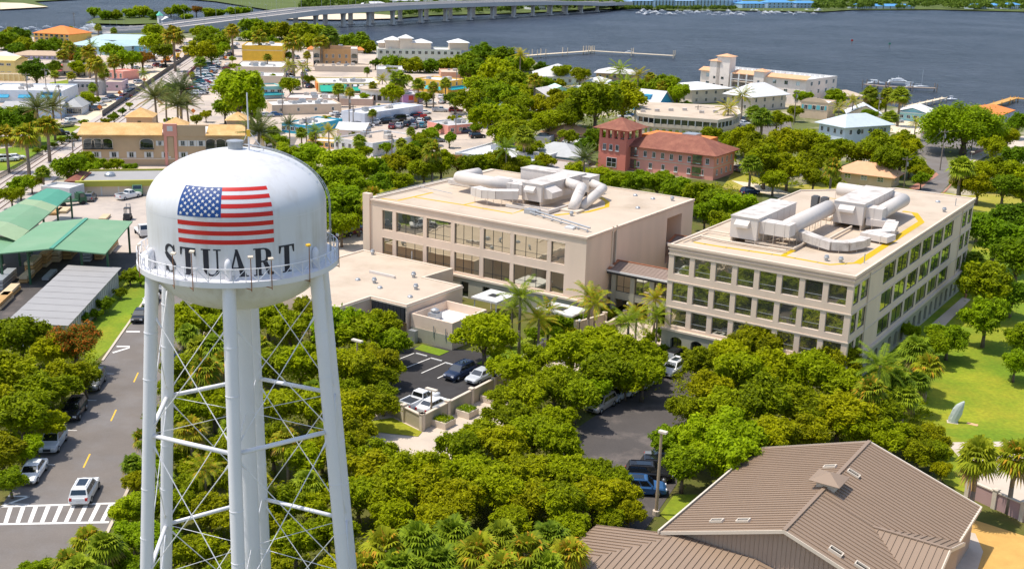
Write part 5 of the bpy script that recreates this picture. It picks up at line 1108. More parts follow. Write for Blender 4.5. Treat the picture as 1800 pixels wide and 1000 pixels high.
P = [(-67.2,165.6,3.5),(-59.4,166.4,3.1),(-56.7,138.2,3.1),(-64.5,137.6,3.5)]; n_ = 20
for i in range(n_):
    a, b = Vector(P[0]).lerp(Vector(P[3]), i/n_), Vector(P[1]).lerp(Vector(P[2]), i/n_); c, d = Vector(P[0]).lerp(Vector(P[3]), (i+1)/n_-.001), Vector(P[1]).lerp(Vector(P[2]), (i+1)/n_-.001)
    z = Vector((0,0,.02*(i % 2))); obj('roof_sheet', MB().add([tuple(a+z), tuple(c+z), tuple(d+z), tuple(b+z), tuple(b-Vector((0,0,.1))), tuple(d-Vector((0,0,.1)))], [(0,1,2,3),(3,2,5,4)]), 'grey_sheet', gs)
simple('shed_wall', (.50,.50,.50), .6, .08)
w = MB(); Q = [(-66.8,165.2),(-59.8,165.9),(-57.1,138.6),(-64.1,138.1)]
for i in range(4): a, b = Q[i], Q[(i+1) % 4]; w.face([(*b,0),(*a,0),(*a,3.3 if i in (0,3) else 3.0),(*b,3.3 if i in (2,3) else 3.0)])
obj('wall', w, 'shed_wall', gs)
for i in range(26): y = 139.5+i; x = -57.1-(y-138.6)*.0989; obj('wall_rib', MB().box(x+.01,y,0,x+.07,y+.12,3.0), 'shed_wall', gs)
b = bld('yard_office', 'low building with lime green fascia and grey roof behind the lumber yard', (139,318), (292,316), dep=13, yb=345, wall='white_paint', roof='flat', rc='grey_sheet', pc='lime')
obj('fascia', MB().box(-.7,-.9,b.h-1.1,b.W,-.02,b.h+.05), 'lime', b.t); vent(b.t, b.W*.3, 7, b.h-.4, 2.4, 1)
for i in range(7): obj('roller_door', MB().box(1+i*3.4,-.06,.1,4.1+i*3.4,-.01,2.6), 'wall_beige' if i == 5 else 'trim_cream', b.t)
obj('notice', MB().box(11.6,-.1,1.5,12.3,-.07,2.2), 'flag_red', b.t)
b = bld('store_hut', 'small store with rusty red roof beside the lime building', (118,318), (139,318), dep=9, h=3., wall='pink_stucco', roof='hip', rc='tile_red', rh=.7)
b = bld('site_cabin', 'white flat-topped cabin beyond the patched green roof', (72,327), (122,331), dep=5, h=2.9, wall='white_paint', roof='flat', rc='white_paint', F=(1,4,1.3,1.1))
def stack(px, py, n, w, l, rz, label, mat='lumber', z=0):
    p = at(px, py); t = thing('lumber_stack', label, 'lumber', (p.x, p.y, z), rz, 'stacks in the lumber yard'); rr = random.Random(label)
    for i in range(n):
        o_ = rr.uniform(-.15,.15)
        obj('bundle', MB().box(-l/2+o_,-w/2,.12+i*.55,l/2+o_,w/2,.12+i*.55+.42), mat if rr.random() < .7 else 'lumber_pale', t)
        for s in (-.3, .3): obj('bearer', MB().box(s*l-.06,-w/2,i*.55+.004,s*l+.06,w/2,i*.55+.118), 'wood_pole', t)
ra = 1.69
for i, (x, y, n, w_, l_, m_, lb) in enumerate(((60,478,4,1.3,5.,'lumber','tall stack of orange boards under the wide green roof'),(48,492,2,1.2,4,'lumber','short stack of boards at the front left of the wide shelter'),(85,462,4,1.2,6,'lumber','long board stack behind the dark green column'),(105,455,3,1.2,5,'lumber_pale','pale board stack in the middle of the wide shelter'),(160,452,4,1.4,7,'steel_grey','grey sheet stack at the right of the wide shelter'),(182,448,3,1.3,7,'lumber','board stack along the right edge of the wide shelter'),(195,440,3,1.1,7,'lumber','outermost board stack beside the wide shelter'),(10,500,3,1.4,7,'steel_grey','white metal sheet stack at the left edge of the yard'),(18,520,2,1.3,6,'lumber','yellow board stack at the left edge above the trees'),(5,535,2,1.3,6,'lumber','low board stack at the far left corner of the yard'),(88,486,1,1.,5,'steel_grey','flat grey metal stack lying before the wide shelter'),(98,374,1,1.6,5,'lumber','board stack beside the patched green shelter'),(112,372,1,2.,4,'duct_dirty','pale sheet stack in the open yard'),(125,450,3,1.3,5,'lumber','inner board stack near the shelter column'),(184,385,1,1.4,4,'line_yellow','yellow board pile behind the wide green roof'))): stack(x, y, n, w_, l_, ra, lb, m_)
# -- tan mediterranean block behind the tank
b = bld('mediterranean_building', 'tan stucco building with orange tile roofs and arched balconies behind the tank', (143,236.5), (426,238), dep=17, yb=291, wall='tan_stucco', roof='flat', rc='white_paint', F=((1,9,1.1,1.3,'shut',(.03,1.),(.24,.46)),), gcol='glass_dark')
W_, h_ = b.W, b.h
def tile_slope(b, x0, x1, y0, y1, z0, z1, rc='terracotta'): obj('roof_slope', MB().add([(x0,y0,z0),(x1,y0,z0),(x1-.4,y1,z1),(x0+.4,y1,z1),(x0,y0,z0-.25),(x1,y0,z0-.25)], [(0,1,2,3),(4,5,1,0),(0,3,4),(1,5,2)]), rc, b.t)
tile_slope(b, -.8, W_*.50, -.9, 3.6, h_+.05, h_+2.3); tile_slope(b, W_*.77, W_+.8, -.9, 3.6, h_+.05, h_+2.0)
obj('back_slope', MB().add([(-.4,3.6,h_+2.3),(W_*.5-.4,3.6,h_+2.3),(W_*.5-.4,6,h_+.5),(-.4,6,h_+.5)], [(0,1,2,3)]), 'terracotta', b.t)
hipcap(b, W_*.24, 8, W_*.24+6, 14, h_-.3, h_+3., h_+5., 'tan_stucco', 'terracotta'); hipcap(b, W_*.89, 5, W_*.89+5, 10, h_-.3, h_+2.8, h_+4.6, 'tan_stucco', 'terracotta'); hipcap(b, W_*.49, 5, W_*.49+5, 10, h_-.3, h_+1.4, h_+3.2, 'tan_stucco', 'terracotta')
obj('tower_window', MB().box(W_*.24+2.6,7.9,h_+1.3,W_*.24+3.4,7.98,h_+2.1), 'glass_dark', b.t)
obj('raised_wall', MB().box(W_*.505,-.25,h_-.3,W_*.59,.5,h_+2.6), 'pink_stucco', b.t); obj('raised_wall', MB().box(W_*.592,-.12,h_-.3,W_*.768,.4,h_+2.3), 'tan_stucco', b.t); obj('wall_panel', MB().box(W_*.53,-.32,h_+.9,W_*.565,-.26,h_+2.1), 'white_paint', b.t)
obj('pilaster', MB().box(W_*.508,-.2,0,W_*.525,-.01,h_-.31).box(W_*.57,-.2,0,W_*.587,-.01,h_-.31), 'pink_stucco', b.t); obj('string_course', MB().box(0,-.12,h_*.2,W_,-.01,h_*.24), 'trim_cream', b.t)
def archbay(b, x, w, z0, hgt, rail=True):
    P = [(x-w/2,z0),(x+w/2,z0),(x+w/2,z0+hgt*.65)]+[(x+w/2*math.cos(a),z0+hgt*.65+hgt*.35*math.sin(a)) for a in [math.pi*i/10 for i in range(1,10)]]+[(x-w/2,z0+hgt*.65)]
    o = obj('balcony', MB().face([(p[0],-.04,p[1]) for p in P]), 'glass_dark', b.t); Q = [(x+(p[0]-x)*1.14, z0-.1+(p[1]-z0)*1.1) for p in P]
    n = len(P); obj('arch_trim', MB().add([(p[0],-.16,p[1]) for p in P]+[(q[0],-.16,q[1]) for q in Q]+[(p[0],-.03,p[1]) for p in P], [(i,i+n,(i+1)%n+n,(i+1)%n) for i in range(n)]+[(i,(i+1)%n,(i+1)%n+2*n,i+2*n) for i in range(n)]), 'trim_cream', o)
    if rail:
        r = MB().box(x-w/2,-.5,z0+.85,x+w/2,-.44,z0+.93).box(x-w*.55,-.55,z0-.3,x+w*.55,-.02,z0-.1)
        for i in range(9): xx = x-w/2+w*i/8; r.box(xx-.02,-.49,z0-.1,xx+.02,-.45,z0+.85)
        obj('railing', r, 'dark_metal', o)
    return o
zb_ = h_*.57
for x in (.035,.085,.145,.39): archbay(b, W_*x+.3, 2.4 if x != .39 else 2.9, zb_, h_*.3)
for x in (.80,.86,.925): archbay(b, W_*x, 2.3, zb_, h_*.3)
windows(b.t, 'F', W_, b.D, h_, (1,1,.8,1.1,'shut',(.46,.50),(.6,.85)), 'white_paint', 'glass_dark'); windows(b.t, 'F', W_, b.D, h_, (1,3,1.0,1.3,'shut',(.595,.765),(.6,.85)), 'white_paint', 'glass_dark')
obj('arch_panel', MB().box(W_*.53,-.1,h_*.3,W_*.565,-.02,h_*.92), 'tan_stucco', b.t)
# -- rose mediterranean block with corner tower
b = bld('rose_building', 'rose-pink building with dark red tile hip roof and open corner tower', (1256,274), (1292,262.5), (1100,254), yb=318, wall='pink_stucco', roof='hip', rc='tile_red', rh=3.2, oh=1.0, F=((2,4,.8,1.3,'sill',(.05,.95),(.08,.95)),), Lw=((1,9,.9,1.35,'sill',(.10,.98),(.55,.92)),(1,6,.9,1.4,'sill',(.1,.95),(.1,.45))), gcol='glass_dark')
obj('string_course', MB().box(-.1,-.1,b.h*.5,-.004,b.D,b.h*.53).box(-.1,-.1,b.h*.5,b.W,-.004,b.h*.53), 'trim_cream', b.t)
for y in (.18,.90):
    yy = b.D*(1-y) if False else b.D*y
    o = obj('balcony', MB().box(-.05,yy-1.5,.6,-.01,yy+1.5,b.h*.92), 'red_stucco', b.t)
    for z in (b.h*.08, b.h*.56): obj('glazed_door', MB().box(-.1,yy-1.2,z+.1,-.055,yy+1.2,z+2.3), 'glass_blue', o); obj('railing', MB().box(-.35,yy-1.5,z+.75,-.3,yy+1.5,z+.85).box(-.35,yy-1.5,z,-.06,yy+1.5,z+.1), 'tile_red', o)
obj('rear_parapet', MB().box(b.W*.55,b.D*.25,b.h+.3,b.W*1.25,b.D*.95,b.h+2.0), 'tile_orange', b.t); obj('rooftop_unit', MB().box(b.W*.8,b.D*.4,b.h+2.0,b.W*1.1,b.D*.55,b.h+2.8), 'steel_grey', b.t)
tb = bld('rose_tower', 'red square corner tower with open belvedere and tiled pyramid roof', (1101,252), (1128,240), (1053,244), ang=56, yb=301, wall='red_stucco', roof='flat', rc='tile_red', Lw=((1,3,.9,1.5,'sill',(.1,.8),(.62,.95)),(1,1,2.8,2.4,'grid',(.3,.7),(.05,.45))), pc='trim_cream')
tb = tb; e = tb
for x in (.35, e.W*.5, e.W-.35):
    for y in (.35, e.D*.28, e.D*.5, e.D*.72, e.D-.35):
        if x in (.35, e.W-.35) or y in (.35, e.D-.35): obj('belvedere_pillar', MB().box(x-.32,y-.32,e.h-.05,x+.32,y+.32,e.h+2.6), 'red_stucco', e.t)
obj('belvedere_beam', MB().box(0,0,e.h+2.6,e.W,e.D,e.h+3.1), 'red_stucco', e.t); hipcap(e, 0, 0, e.W, e.D, e.h+3.1, e.h+3.1, e.h+5.6, 'red_stucco', 'tile_red', 1.3)
obj('parapet_wall', MB().box(.05,.05,e.h-.02,e.W-.05,.2,e.h+.7).box(.05,.2,e.h-.02,.2,e.D-.05,e.h+.7), 'red_stucco', e.t)
# -- rows of town buildings (C near corner eave, R right end, L left end, yb ground line at C)
WIN = (1,5,1.1,1.2)
T = 'glass_dark'
bld('yellow_condo', 'yellow four-storey block with orange hip roof by the marina', (59,58), (122,61), (46,52), yb=84, wall=(.80,.48,.10), roof='hip', rc='tile_orange', rh=3.4, F=((4,7,1.6,1.3),), Lw=((4,2,1.4,1.3),))
bld('blue_inn', 'blue inn with pale metal hip roof, wing nearer the yellow block', (122,78), (190,84), (112,71), yb=92, wall=(.36,.55,.62), roof='hip', rc=(.42,.56,.57,.5), rh=2.4, F=((2,8,1.2,1.5),), Lw=((2,3,1.2,1.5),))
bld('blue_inn', 'blue inn with pale metal hip roof, right-hand front wing', (182,80), (264,77), dep=12, ang=7, yb=93, wall=(.20,.48,.62), roof='hip', rc=(.40,.54,.56,.5), rh=2.2, F=((2,4,1.2,1.5),), Lw=((2,5,1.2,1.5),))
bld('blue_inn', 'blue inn with pale metal hip roof, long rear wing under the bridge road', (150,70), (272,66), dep=16, ang=7, yb=84, wall=(.36,.55,.64), roof='hip', rc=(.46,.58,.60,.5), rh=2.4, F=((2,12,1.2,1.4),))
bld('yellow_house', 'pale yellow gabled building at the left edge', (-20,106), (25,107), dep=14, yb=135, wall=(.78,.62,.24), roof='gable', rc=(.80,.66,.30), rh=1.2, ridge='x', F=((2,3,1.6,.9,'mid',(.1,.9)),))
b = bld('arcade', 'pale yellow arcade with posts at the left edge', (-20,130), (40,131), dep=6, yb=142, wall=(.78,.62,.30), roof='flat', rc='roof_cream')
for i in range(7): obj('post', MB().box(1.5+i*1.9,-.9,0,1.9+i*1.9,-.5,b.h), (.80,.66,.34), b.t)
bld('white_house', 'small white hip-roofed house behind the yellow gable', (20,104), (40,101), dep=10, yb=124, wall='white_paint', roof='hip', rc='white_paint', rh=2.4, F=(2,3,1,1.2))
bld('low_shops', 'long low building with tan roof behind the flame tree', (18,97), (110,94), dep=12, ang=7, yb=104, wall=(.45,.42,.60), roof='hip', rc=(.50,.36,.24), rh=1.6, F=(1,10,1.2,1.1))
b = bld('mural_building', 'low building with violet and teal painted wall', (112,97), (160,96), dep=10, ang=7, yb=105, wall=(.52,.36,.62), roof='flat', rc=(.6,.5,.6)); obj('painted_band', MB().box(4,-.05,0,b.W,-.01,b.h*.45), (.15,.50,.52), b.t)
b = bld('corner_shop', 'cream two-storey shop with little red awnings', (88,111), (151,108), dep=11, ang=7, yb=134, wall=(.80,.66,.48), roof='flat', rc='white_paint', F=((1,2,1.4,1.1,'mid',(.45,.95),(.5,.95)),(1,3,1.,1.2,'mid',(.02,.35),(.5,.95))), units=1)
for y in (.07,.185,.295): awning(b, b.W*y-.7, b.W*y+.7, b.h*.78, .8, .7, 'flag_red')
awning(b, 0, b.W*.33, b.h*.42, 1.2, .8, (.55,.12,.12)); obj('shop_front', MB().box(.5,-.06,.2,b.W-.5,-.01,b.h*.38), 'glass_dark', b.t)
bld('pink_shop', 'small salmon pink flat-roofed shop with red doors by the road', (190,124), (216,126), dep=9, yb=140, wall='pink_stucco', roof='flat', rc='pink_stucco', F=(1,3,1.,1.8))
bld('lavender_shop', 'low lavender flat-roofed building right of the grey block', (178,144), (214,143), dep=11, ang=7, yb=160, wall=(.66,.48,.52), roof='flat', rc='roof_cream', F=(1,2,1.,1.))
bld('grey_block', 'grey two-storey flat-roofed block with small square windows', (178,144), (186,136), (120,142), ang=97, yb=168, wall=(.42,.40,.40), roof='flat', rc=(.60,.58,.56), Lw=((1,6,1.1,1.3,'plain',(.05,.95),(.45,.9)),))
b = bld('white_store', 'long white flat-roofed store with blue awnings at the left edge', (-30,158), (110,160), dep=20, ang=7, yb=180, wall=(.68,.74,.80), roof='flat', rc='white_paint', units=4)
for i in range(3): awning(b, 4+i*7, 8+i*7, b.h*.45, 1.4, .8, (.02,.30,.48))
obj('sign_band', MB().box(b.W*.72,-.1,b.h*.55,b.W*.98,-.02,b.h*.85), (.03,.17,.30), b.t)
b = bld('bay_shop', 'grey-roofed white shop with rounded bay window by the road', (110,188), (143,183), dep=12, ang=7, yb=203, wall=(.70,.72,.74), roof='hip', rc=(.40,.40,.39), rh=2.2, F=(1,5,1.2,1.7,'mid'))
bld('blue_shed', 'pale blue shed with grey roof beside the date palms', (4,190), (105,184), dep=10, ang=7, yb=208, wall=(.46,.56,.68), roof='gable', rc=(.42,.41,.40), rh=1.4)
b = bld('yellow_block', 'bright yellow blank-walled block right of the second road', (425,80), (496,78), dep=22, ang=7, yb=116, wall=(.92,.56,.06), roof='flat', rc='white_paint', units=3); obj('ledge', MB().box(-.1,-.15,b.h*.74,b.W+.1,-.01,b.h*.79), (.80,.62,.30), b.t)
b = bld('white_shops', 'white stepped flat-roofed shops below the yellow block', (412,117), (497,116), dep=26, ang=7, yb=130, wall='trim_cream', roof='flat', rc='white_paint', units=5)
bld('white_shops', 'lower white flat roof in front of the stepped shops', (406,133), (497,131), dep=16, ang=7, yb=146, wall='trim_cream', roof='flat', rc='white_paint', units=3)
b = bld('teal_shop', 'two-storey pale building with teal roof edge and awning', (460,153), (497,146), dep=10, ang=28, yb=174, wall=(.55,.68,.72), roof='flat', rc='roof_cream', pc=(.20,.50,.50), F=(1,3,1.5,1.2,'mid',(0,1),(.4,.8))); awning(b, 0, b.W, b.h*.35, 1.6, .8, (.03,.32,.36)); obj('mansard', MB().box(-.2,-.4,b.h*.78,b.W+.2,-.02,b.h+.1), (.25,.55,.55), b.t)
b = bld('orange_block', 'orange-brown four-storey block with cream corner bays', (551,86), (628,86), dep=20, ang=7, yb=118, wall=(.62,.36,.16), roof='flat', rc='white_paint', F=((2,4,1.,1.6,'mid',(.22,.82),(.05,.8)),), units=3)
for x in (0, .86): obj('corner_bay', MB().box(b.W*x-.2,-.6,0,b.W*(x+.14)+.2,2,b.h+.3), 'trim_cream', b.t)
for x in (.07,.93):
    for z in (.15,.52): archbay(b, b.W*x, 2.6, b.h*z, b.h*.24, False).location.y = -.62
for x, s in ((-2.6,1),(b.W-.2,1)): hipcap(b, x, 1, x+2.8, 6, b.h-1.5, b.h-.4, b.h+1, 'trim_cream', 'tile_orange')
obj('roof_crest', MB().box(b.W*.38,-.1,b.h,b.W*.62,.3,b.h+1.6).box(b.W*.15,3,b.h-.4,b.W*.85,8,b.h+.9), (.50,.30,.16), b.t)
bld('pale_shops', 'pale low shops in front of the orange-brown block', (553,116), (650,118), dep=12, ang=7, yb=126, wall='trim_cream', roof='flat', rc='roof_cream', units=3)
b = bld('awning_building', 'curved pale yellow building with two big green awnings', (560,146), (668,137), dep=20, ang=14, yb=163, wall=(.82,.66,.30), roof='flat', rc=(.62,.60,.58), units=4, F=((1,12,1.,1.1,'plain',(.05,.98),(.5,.95)),))
awning(b, b.W*.02, b.W*.42, b.h*.28, 4.5, 1.7, (.01,.36,.24)); awning(b, b.W*.55, b.W*.95, b.h*.28, 2.6, 1.3, (.01,.36,.24))
for i in range(4): awning(b, b.W*(.56+.1*i), b.W*(.56+.1*i)+1.4, b.h*.66, .7, .7, 'white_paint')
for i in range(3): awning(b, b.W*(.2+.09*i), b.W*(.2+.09*i)+1.6, b.h*.62, .9, .8, (.01,.28,.22))
obj('side_sign', MB().box(-.6,2,b.h*.2,-.05,9,b.h*.9), 'tile_orange', b.t)
bld('pale_warehouse', 'pale grey warehouse behind the curved yellow building', (662,122), (708,122), dep=16, ang=7, yb=142, wall=(.60,.58,.55), roof='flat', rc='white_paint', units=1)
b = bld('river_condo', 'grey-green riverside condominium with white hip towers', (664,86), (811,80), dep=16, ang=9, yb=110, wall=(.56,.60,.50), roof='flat', rc='white_paint', F=((2,13,1.5,1.6),), Lw=((2,4,1.5,1.6),), gcol='glass_blue', units=3)
for x, y, w_, z in ((b.W*.86,1,9,3.2),(b.W*.10,6,7,3.6),(b.W*.02,10,9,2.0),(b.W*.27,5,6,4.6),(b.W*.42,5,9,2.6)): hipcap(b, x, y, x+w_, y+w_*.8, b.h-.4, b.h+z, b.h+z+1.8, 'trim_cream', 'white_paint', .8)
b = bld('marigold_building', 'marigold yellow two-storey building with white roof among palms', (787,143), (818,135.5), (730,132), ang=56, yb=166, wall=(.84,.50,.08), roof='flat', rc='white_paint', F=(1,3,1.,1.4,'mid',(0,1),(.5,.95)), Lw=(1,5,1.,1.3,'mid',(0,1),(.5,.9)), units=2)
for y in (.15,.5): awning(b, b.D*y, b.D*y+2.5, b.h*.3, 1.2, 1., (.02,.40,.46), 'L')
awning(b, .5, b.W-.5, b.h*.35, 1.5, 1., (.02,.40,.46))
bld('salmon_roof_building', 'long low building with salmon walls behind the marigold one', (775,127), (843,126), dep=16, ang=7, yb=137, wall=(.70,.38,.24), roof='flat', rc='roof_cream', units=2)
rn = thing('round_shop', 'white shop with drum-shaped rounded front', 'building', at(676,176)); obj('wall', MB().lathe([(8.5,0),(8.5,3.9)],32), 'white_paint', rn); obj('roof', MB().lathe([(9.2,3.95),(9.2,4.4),(8.8,4.42),(8.6,4.2)],32), 'roof_cream', rn)
for i in range(12): a = math.radians(190+i*14); obj('window', MB().obox((8.52*math.cos(a),8.52*math.sin(a),.8),(-math.sin(a)*1.4,math.cos(a)*1.4,0),(math.cos(a)*.05,math.sin(a)*.05,0),(0,0,1.8)), 'glass_dark', rn)
b = bld('painted_building', 'low building with colourful painted side wall', (708,167), (755,160), dep=13, ang=30, yb=182, wall=(.55,.36,.50), roof='flat', rc=(.55,.53,.52), units=1)
for i, c in enumerate(((.55,.30,.62),(.72,.10,.08),(.85,.40,.08),(.30,.20,.55),(.85,.45,.12))): obj('painted_patch', MB().box(b.W*(.02+.2*i),-.05-.003*i,.2+(i % 2)*.8,b.W*(.2+.19*i),-.01,b.h*(.95-.1*(i % 3))), c, b.t)
bld('beige_row', 'long beige two-part row with pale roofs and ducts behind the blue-walled shop', (478,185), (600,178), dep=12, ang=22, yb=203, wall=(.66,.52,.38), roof='flat', rc='white_paint', F=(1,4,.9,1.1,'plain'), units=5)
bld('beige_row', 'beige flat-roofed building beyond the long row', (502,172), (655,180), dep=14, ang=5, yb=184, wall=(.62,.46,.38), roof='flat', rc=(.70,.64,.58), units=6)
b = bld('white_warehouse', 'white metal warehouse above the packed car park', (641,200), (744,185), (599,195), yb=222, wall=(.66,.70,.78), roof='flat', rc='white_paint', units=2)
for i in range(6): obj('wall_rib', MB().box(b.W*(i+.5)/6,-.08,0,b.W*(i+.5)/6+.12,-.01,b.h-.1), 'white_paint', b.t)
b = bld('blue_wall_shop', 'shop with white roof and bright blue side wall', (541,221), (602,209), (464,222), yb=238, wall=(.04,.38,.55), roof='flat', rc='white_paint', units=3, Lw=(1,6,1.2,1.2))
b = bld('gable_shop', 'white shop with small grey gabled roof behind the palms', (592,228), (640,230), dep=9, yb=246, wall='white_paint', roof='gable', rc=(.58,.57,.55), rh=1.6, ridge='x')
b = bld('white_corner', 'white flat-roofed corner building with brown roof patch', (655,252), (740,238), (597,240), yb=276, wall=(.72,.73,.76), roof='flat', rc=(.55,.44,.34), pc='white_paint', F=(1,4,1.2,.9,'mid'), Lw=(1,6,1.,1.5), units=2)
bld('yellow_cafe', 'low yellow café with orange terrace behind the hedge', (540,246), (600,251), dep=6, yb=258, wall=(.80,.52,.10), roof='flat', rc='white_paint', F=(1,6,1.2,1.2,'mid'))
bld('pink_office', 'pink low building with grey roof and white dentil edge', (788,221), (845,216), (765,212), yb=238, wall='pink_stucco', roof='flat', rc=(.50,.48,.46), pc='white_paint', F=(1,4,1.2,1.1), units=2)
bld('white_roof_store', 'long low store with weathered white roof behind the left office', (800,268), (935,283), dep=22, h=3.6, wall=(.60,.60,.60), roof='flat', rc=(.68,.67,.68), units=3, pc='white_paint')
bld('small_flat_house', 'small teal house with flat white roof among the trees', (837,172), (896,176), dep=9, yb=184, wall=(.40,.58,.58), roof='flat', rc='white_paint', F=(1,4,1.,1.))
bld('white_house', 'white hip-roofed cottage at the edge of the central trees', (884,190), (925,196), dep=9, yb=203, wall='white_paint', roof='hip', rc='white_paint', rh=2., F=(1,3,1.,1.))
b = bld('grey_roof_house', 'large riverside house with pale grey hip roof and skylights', (942,134), (1022,136), dep=18, yb=148, wall=(.62,.72,.66), roof='hip', rc=(.62,.60,.58,.5), rh=4.4, oh=1., F=(1,6,1.2,1.4), cat='house'); hipcap(b, b.W*.8, 2, b.W*1.15, 14, 0, b.h-.5, b.h+2.6, 'trim_cream', (.60,.58,.56,.5), .8)
bld('river_house', 'orange-walled riverside house with pale hip roof', (1048,128), (1114,131), dep=14, yb=140, wall=(.70,.44,.22), roof='hip', rc=(.66,.62,.58,.5), rh=2.4, oh=1., F=(1,5,1.2,1.3), cat='house')
bld('white_cottage', 'white gabled cottage before the orange-walled house', (1030,143), (1066,145), dep=9, yb=156, wall='white_paint', roof='hip', rc='white_paint', rh=1.8, F=(1,3,1.,1.2), cat='house')
bld('tan_cottage', 'tan gabled cottage with dark gable windows', (920,166), (962,170), dep=9, yb=178, wall=(.66,.58,.46), roof='gable', rc=(.62,.58,.54), rh=2.6, ridge='y', F=(1,2,1.,1.2), cat='house')
bld('mint_cottage', 'mint green cottage with pale green roof', (968,160), (1005,160), dep=9, yb=170, wall=(.40,.70,.55), roof='gable', rc=(.55,.78,.64), rh=1.8, F=(1,3,1.,1.), cat='house')
bld('grey_cottage', 'blue-grey cottage with plain grey gable roof', (1028,160), (1080,155), dep=8, yb=172, wall=(.50,.60,.66), roof='gable', rc=(.58,.57,.56), rh=1.6, F=(1,3,1.,1.1), cat='house')
b = bld('blue_a_frame', 'blue gabled cottage with pale grey roof and dormer', (1113,178), (1158,183), dep=9, h=3., wall=(.06,.38,.62), roof='gable', rc=(.60,.60,.61), rh=4., ridge='x', cat='house'); obj('dormer', MB().box(b.W*.35,.6,b.h+.6,b.W*.6,3.5,b.h+2.6), (.06,.38,.62), b.t); obj('dormer_window', MB().box(b.W*.42,.54,b.h+1.,b.W*.53,.6,b.h+2.), 'glass_dark', b.t)
# curved office
cv2 = thing('curved_office', 'long cream two-storey office with rounded ends and ribbon windows', 'building')
P = [at(x, y, 6.6) for x, y in ((1116,190),(1122,199),(1150,203),(1210,207),(1262,211),(1288,206),(1302,199))]; D_ = Vector((.12,1,0)).normalized()*17
ring = P+[P[-1]+D_, P[0]+D_]; m_ = len(ring)
def ringwall(ring, z0, z1, off=0): 
    c = sum(ring, Vector())/len(ring); R2 = [Vector((c.x+(p.x-c.x)*(1+off), c.y+(p.y-c.y)*(1+off), 0)) for p in ring]; n = len(R2)
    return MB().add([(p.x,p.y,z0) for p in R2]+[(p.x,p.y,z1) for p in R2], [(i,(i+1)%n,(i+1)%n+n,i+n) for i in range(n)]+[tuple(range(n,2*n)), tuple(range(n))[::-1]])
obj('lower_wall', ringwall(ring, 0, 3.2, -.03), 'trim_cream', cv2); obj('belt', ringwall(ring, 3.2, 4.2, 0), 'trim_cream', cv2); obj('ribbon_glass', ringwall(ring, 4.2, 5.7, -.015), 'glass_dark', cv2); obj('upper_wall', ringwall(ring, 5.7, 6.6, .005), 'trim_cream', cv2)
c = sum(ring, Vector())/m_; obj('roof', MB().face([(c.x+(p.x-c.x)*.97, c.y+(p.y-c.y)*.97, 6.61) for p in ring]), 'roof_cream', cv2)
for i in range(len(P)-1):
    L = (P[i+1]-P[i]).length; n = max(2, int(L/1.9))
    for k in range(n):
        p = P[i].lerp(P[i+1], k/n); obj('mullion', MB().box(p.x-.12,p.y-.12,4.2,p.x+.12,p.y+.12,5.7), 'white_paint', cv2)
        q = P[i].lerp(P[i+1], (k+.5)/n); q = Vector((c.x+(q.x-c.x)*.97, c.y+(q.y-c.y)*.97, 0)); obj('shop_window', MB().box(q.x-.6,q.y-.12,.4,q.x+.6,q.y-.04,2.7), 'glass_green', cv2)
for i in range(7): obj('rooftop_unit', MB().box(c.x-14+i*4.4,c.y-3+(i*37 % 7),6.62,c.x-12.6+i*4.4,c.y-2+(i*37 % 7),7.4), 'duct_dirty', cv2)
bld('white_roof_block', 'beige two-storey block with white hip roof beside the cottage trees', (1217,158), (1283,155), (1200,148), yb=183, wall=(.66,.58,.48), roof='hip', rc='white_paint', rh=1.8, oh=1.2, F=((2,4,1.1,1.3),), Lw=((2,2,1.1,1.3),))
b = bld('beige_condo', 'large beige riverside condominium with peach roofs and stair towers', (1418,141), (1472,134), (1252,121), yb=186, wall=(.82,.72,.64), roof='flat', rc='white_paint', F=((3,4,1.5,1.5,'mid',(.05,1),(.02,.98)),), Lw=((3,9,1.5,1.5,'mid',(.02,.98),(.02,.98)),), gcol='glass_blue', units=4, pc='white_paint')
D2 = b.D
def slope_l(y0, y1): obj('roof_slope', MB().add([(-.9,y0,b.h+.03),(-.9,y1,b.h+.03),(2.6,y1,b.h+1.2),(2.6,y0,b.h+1.2),(-.9,y0,b.h-.2),(-.9,y1,b.h-.2)], [(0,3,2,1),(0,1,5,4)]), 'tile_peach', b.t)
slope_l(-.5, D2*.36); slope_l(D2*.46, D2*.68); slope_l(D2*.86, D2+.5)
for y, w_, z, zz in ((D2*.37,4.2,1.6,2.6),(D2*.70,5.6,6.,7.),(D2*.79,4.6,4.,5.)): hipcap(b, -1.6, y, 2.8, y+w_, 0, b.h+z, b.h+zz, (.82,.72,.64), 'tile_peach', .6); [obj('stair_window', MB().box(-1.66,y+w_*.4,b.h*k,-1.61,y+w_*.6,b.h*k+.9), 'glass_dark', b.t) for k in (.12,.42,.72)]
obj('balcony_painted_shade', MB().box(-.05,D2*.46,1,-.01,D2*.68,b.h-.4), (.28,.24,.21), b.t)  # flat panel in darkened wall colour paints the shade of the balcony recess
for k in range(4): y = D2*(.46+.22*k/3); obj('balcony_column', MB().box(-1.5,y-.25,0,-1.1,y+.25,b.h), 'white_paint', b.t)
for k in range(3): obj('balcony_slab', MB().box(-1.5,D2*.46,b.h*k/3-.15+.2,-.06,D2*.68,b.h*k/3+.25), 'trim_cream', b.t); obj('balcony_rail', MB().box(-1.55,D2*.46,b.h*k/3+.9,-1.51,D2*.68,b.h*k/3+1.2), 'white_paint', b.t)
for i in range(22): obj('roof_railing', MB().box(b.W*.55,D2*i/22,b.h,b.W*.55+.15,D2*(i+.7)/22,b.h+1.1), 'white_paint', b.t)
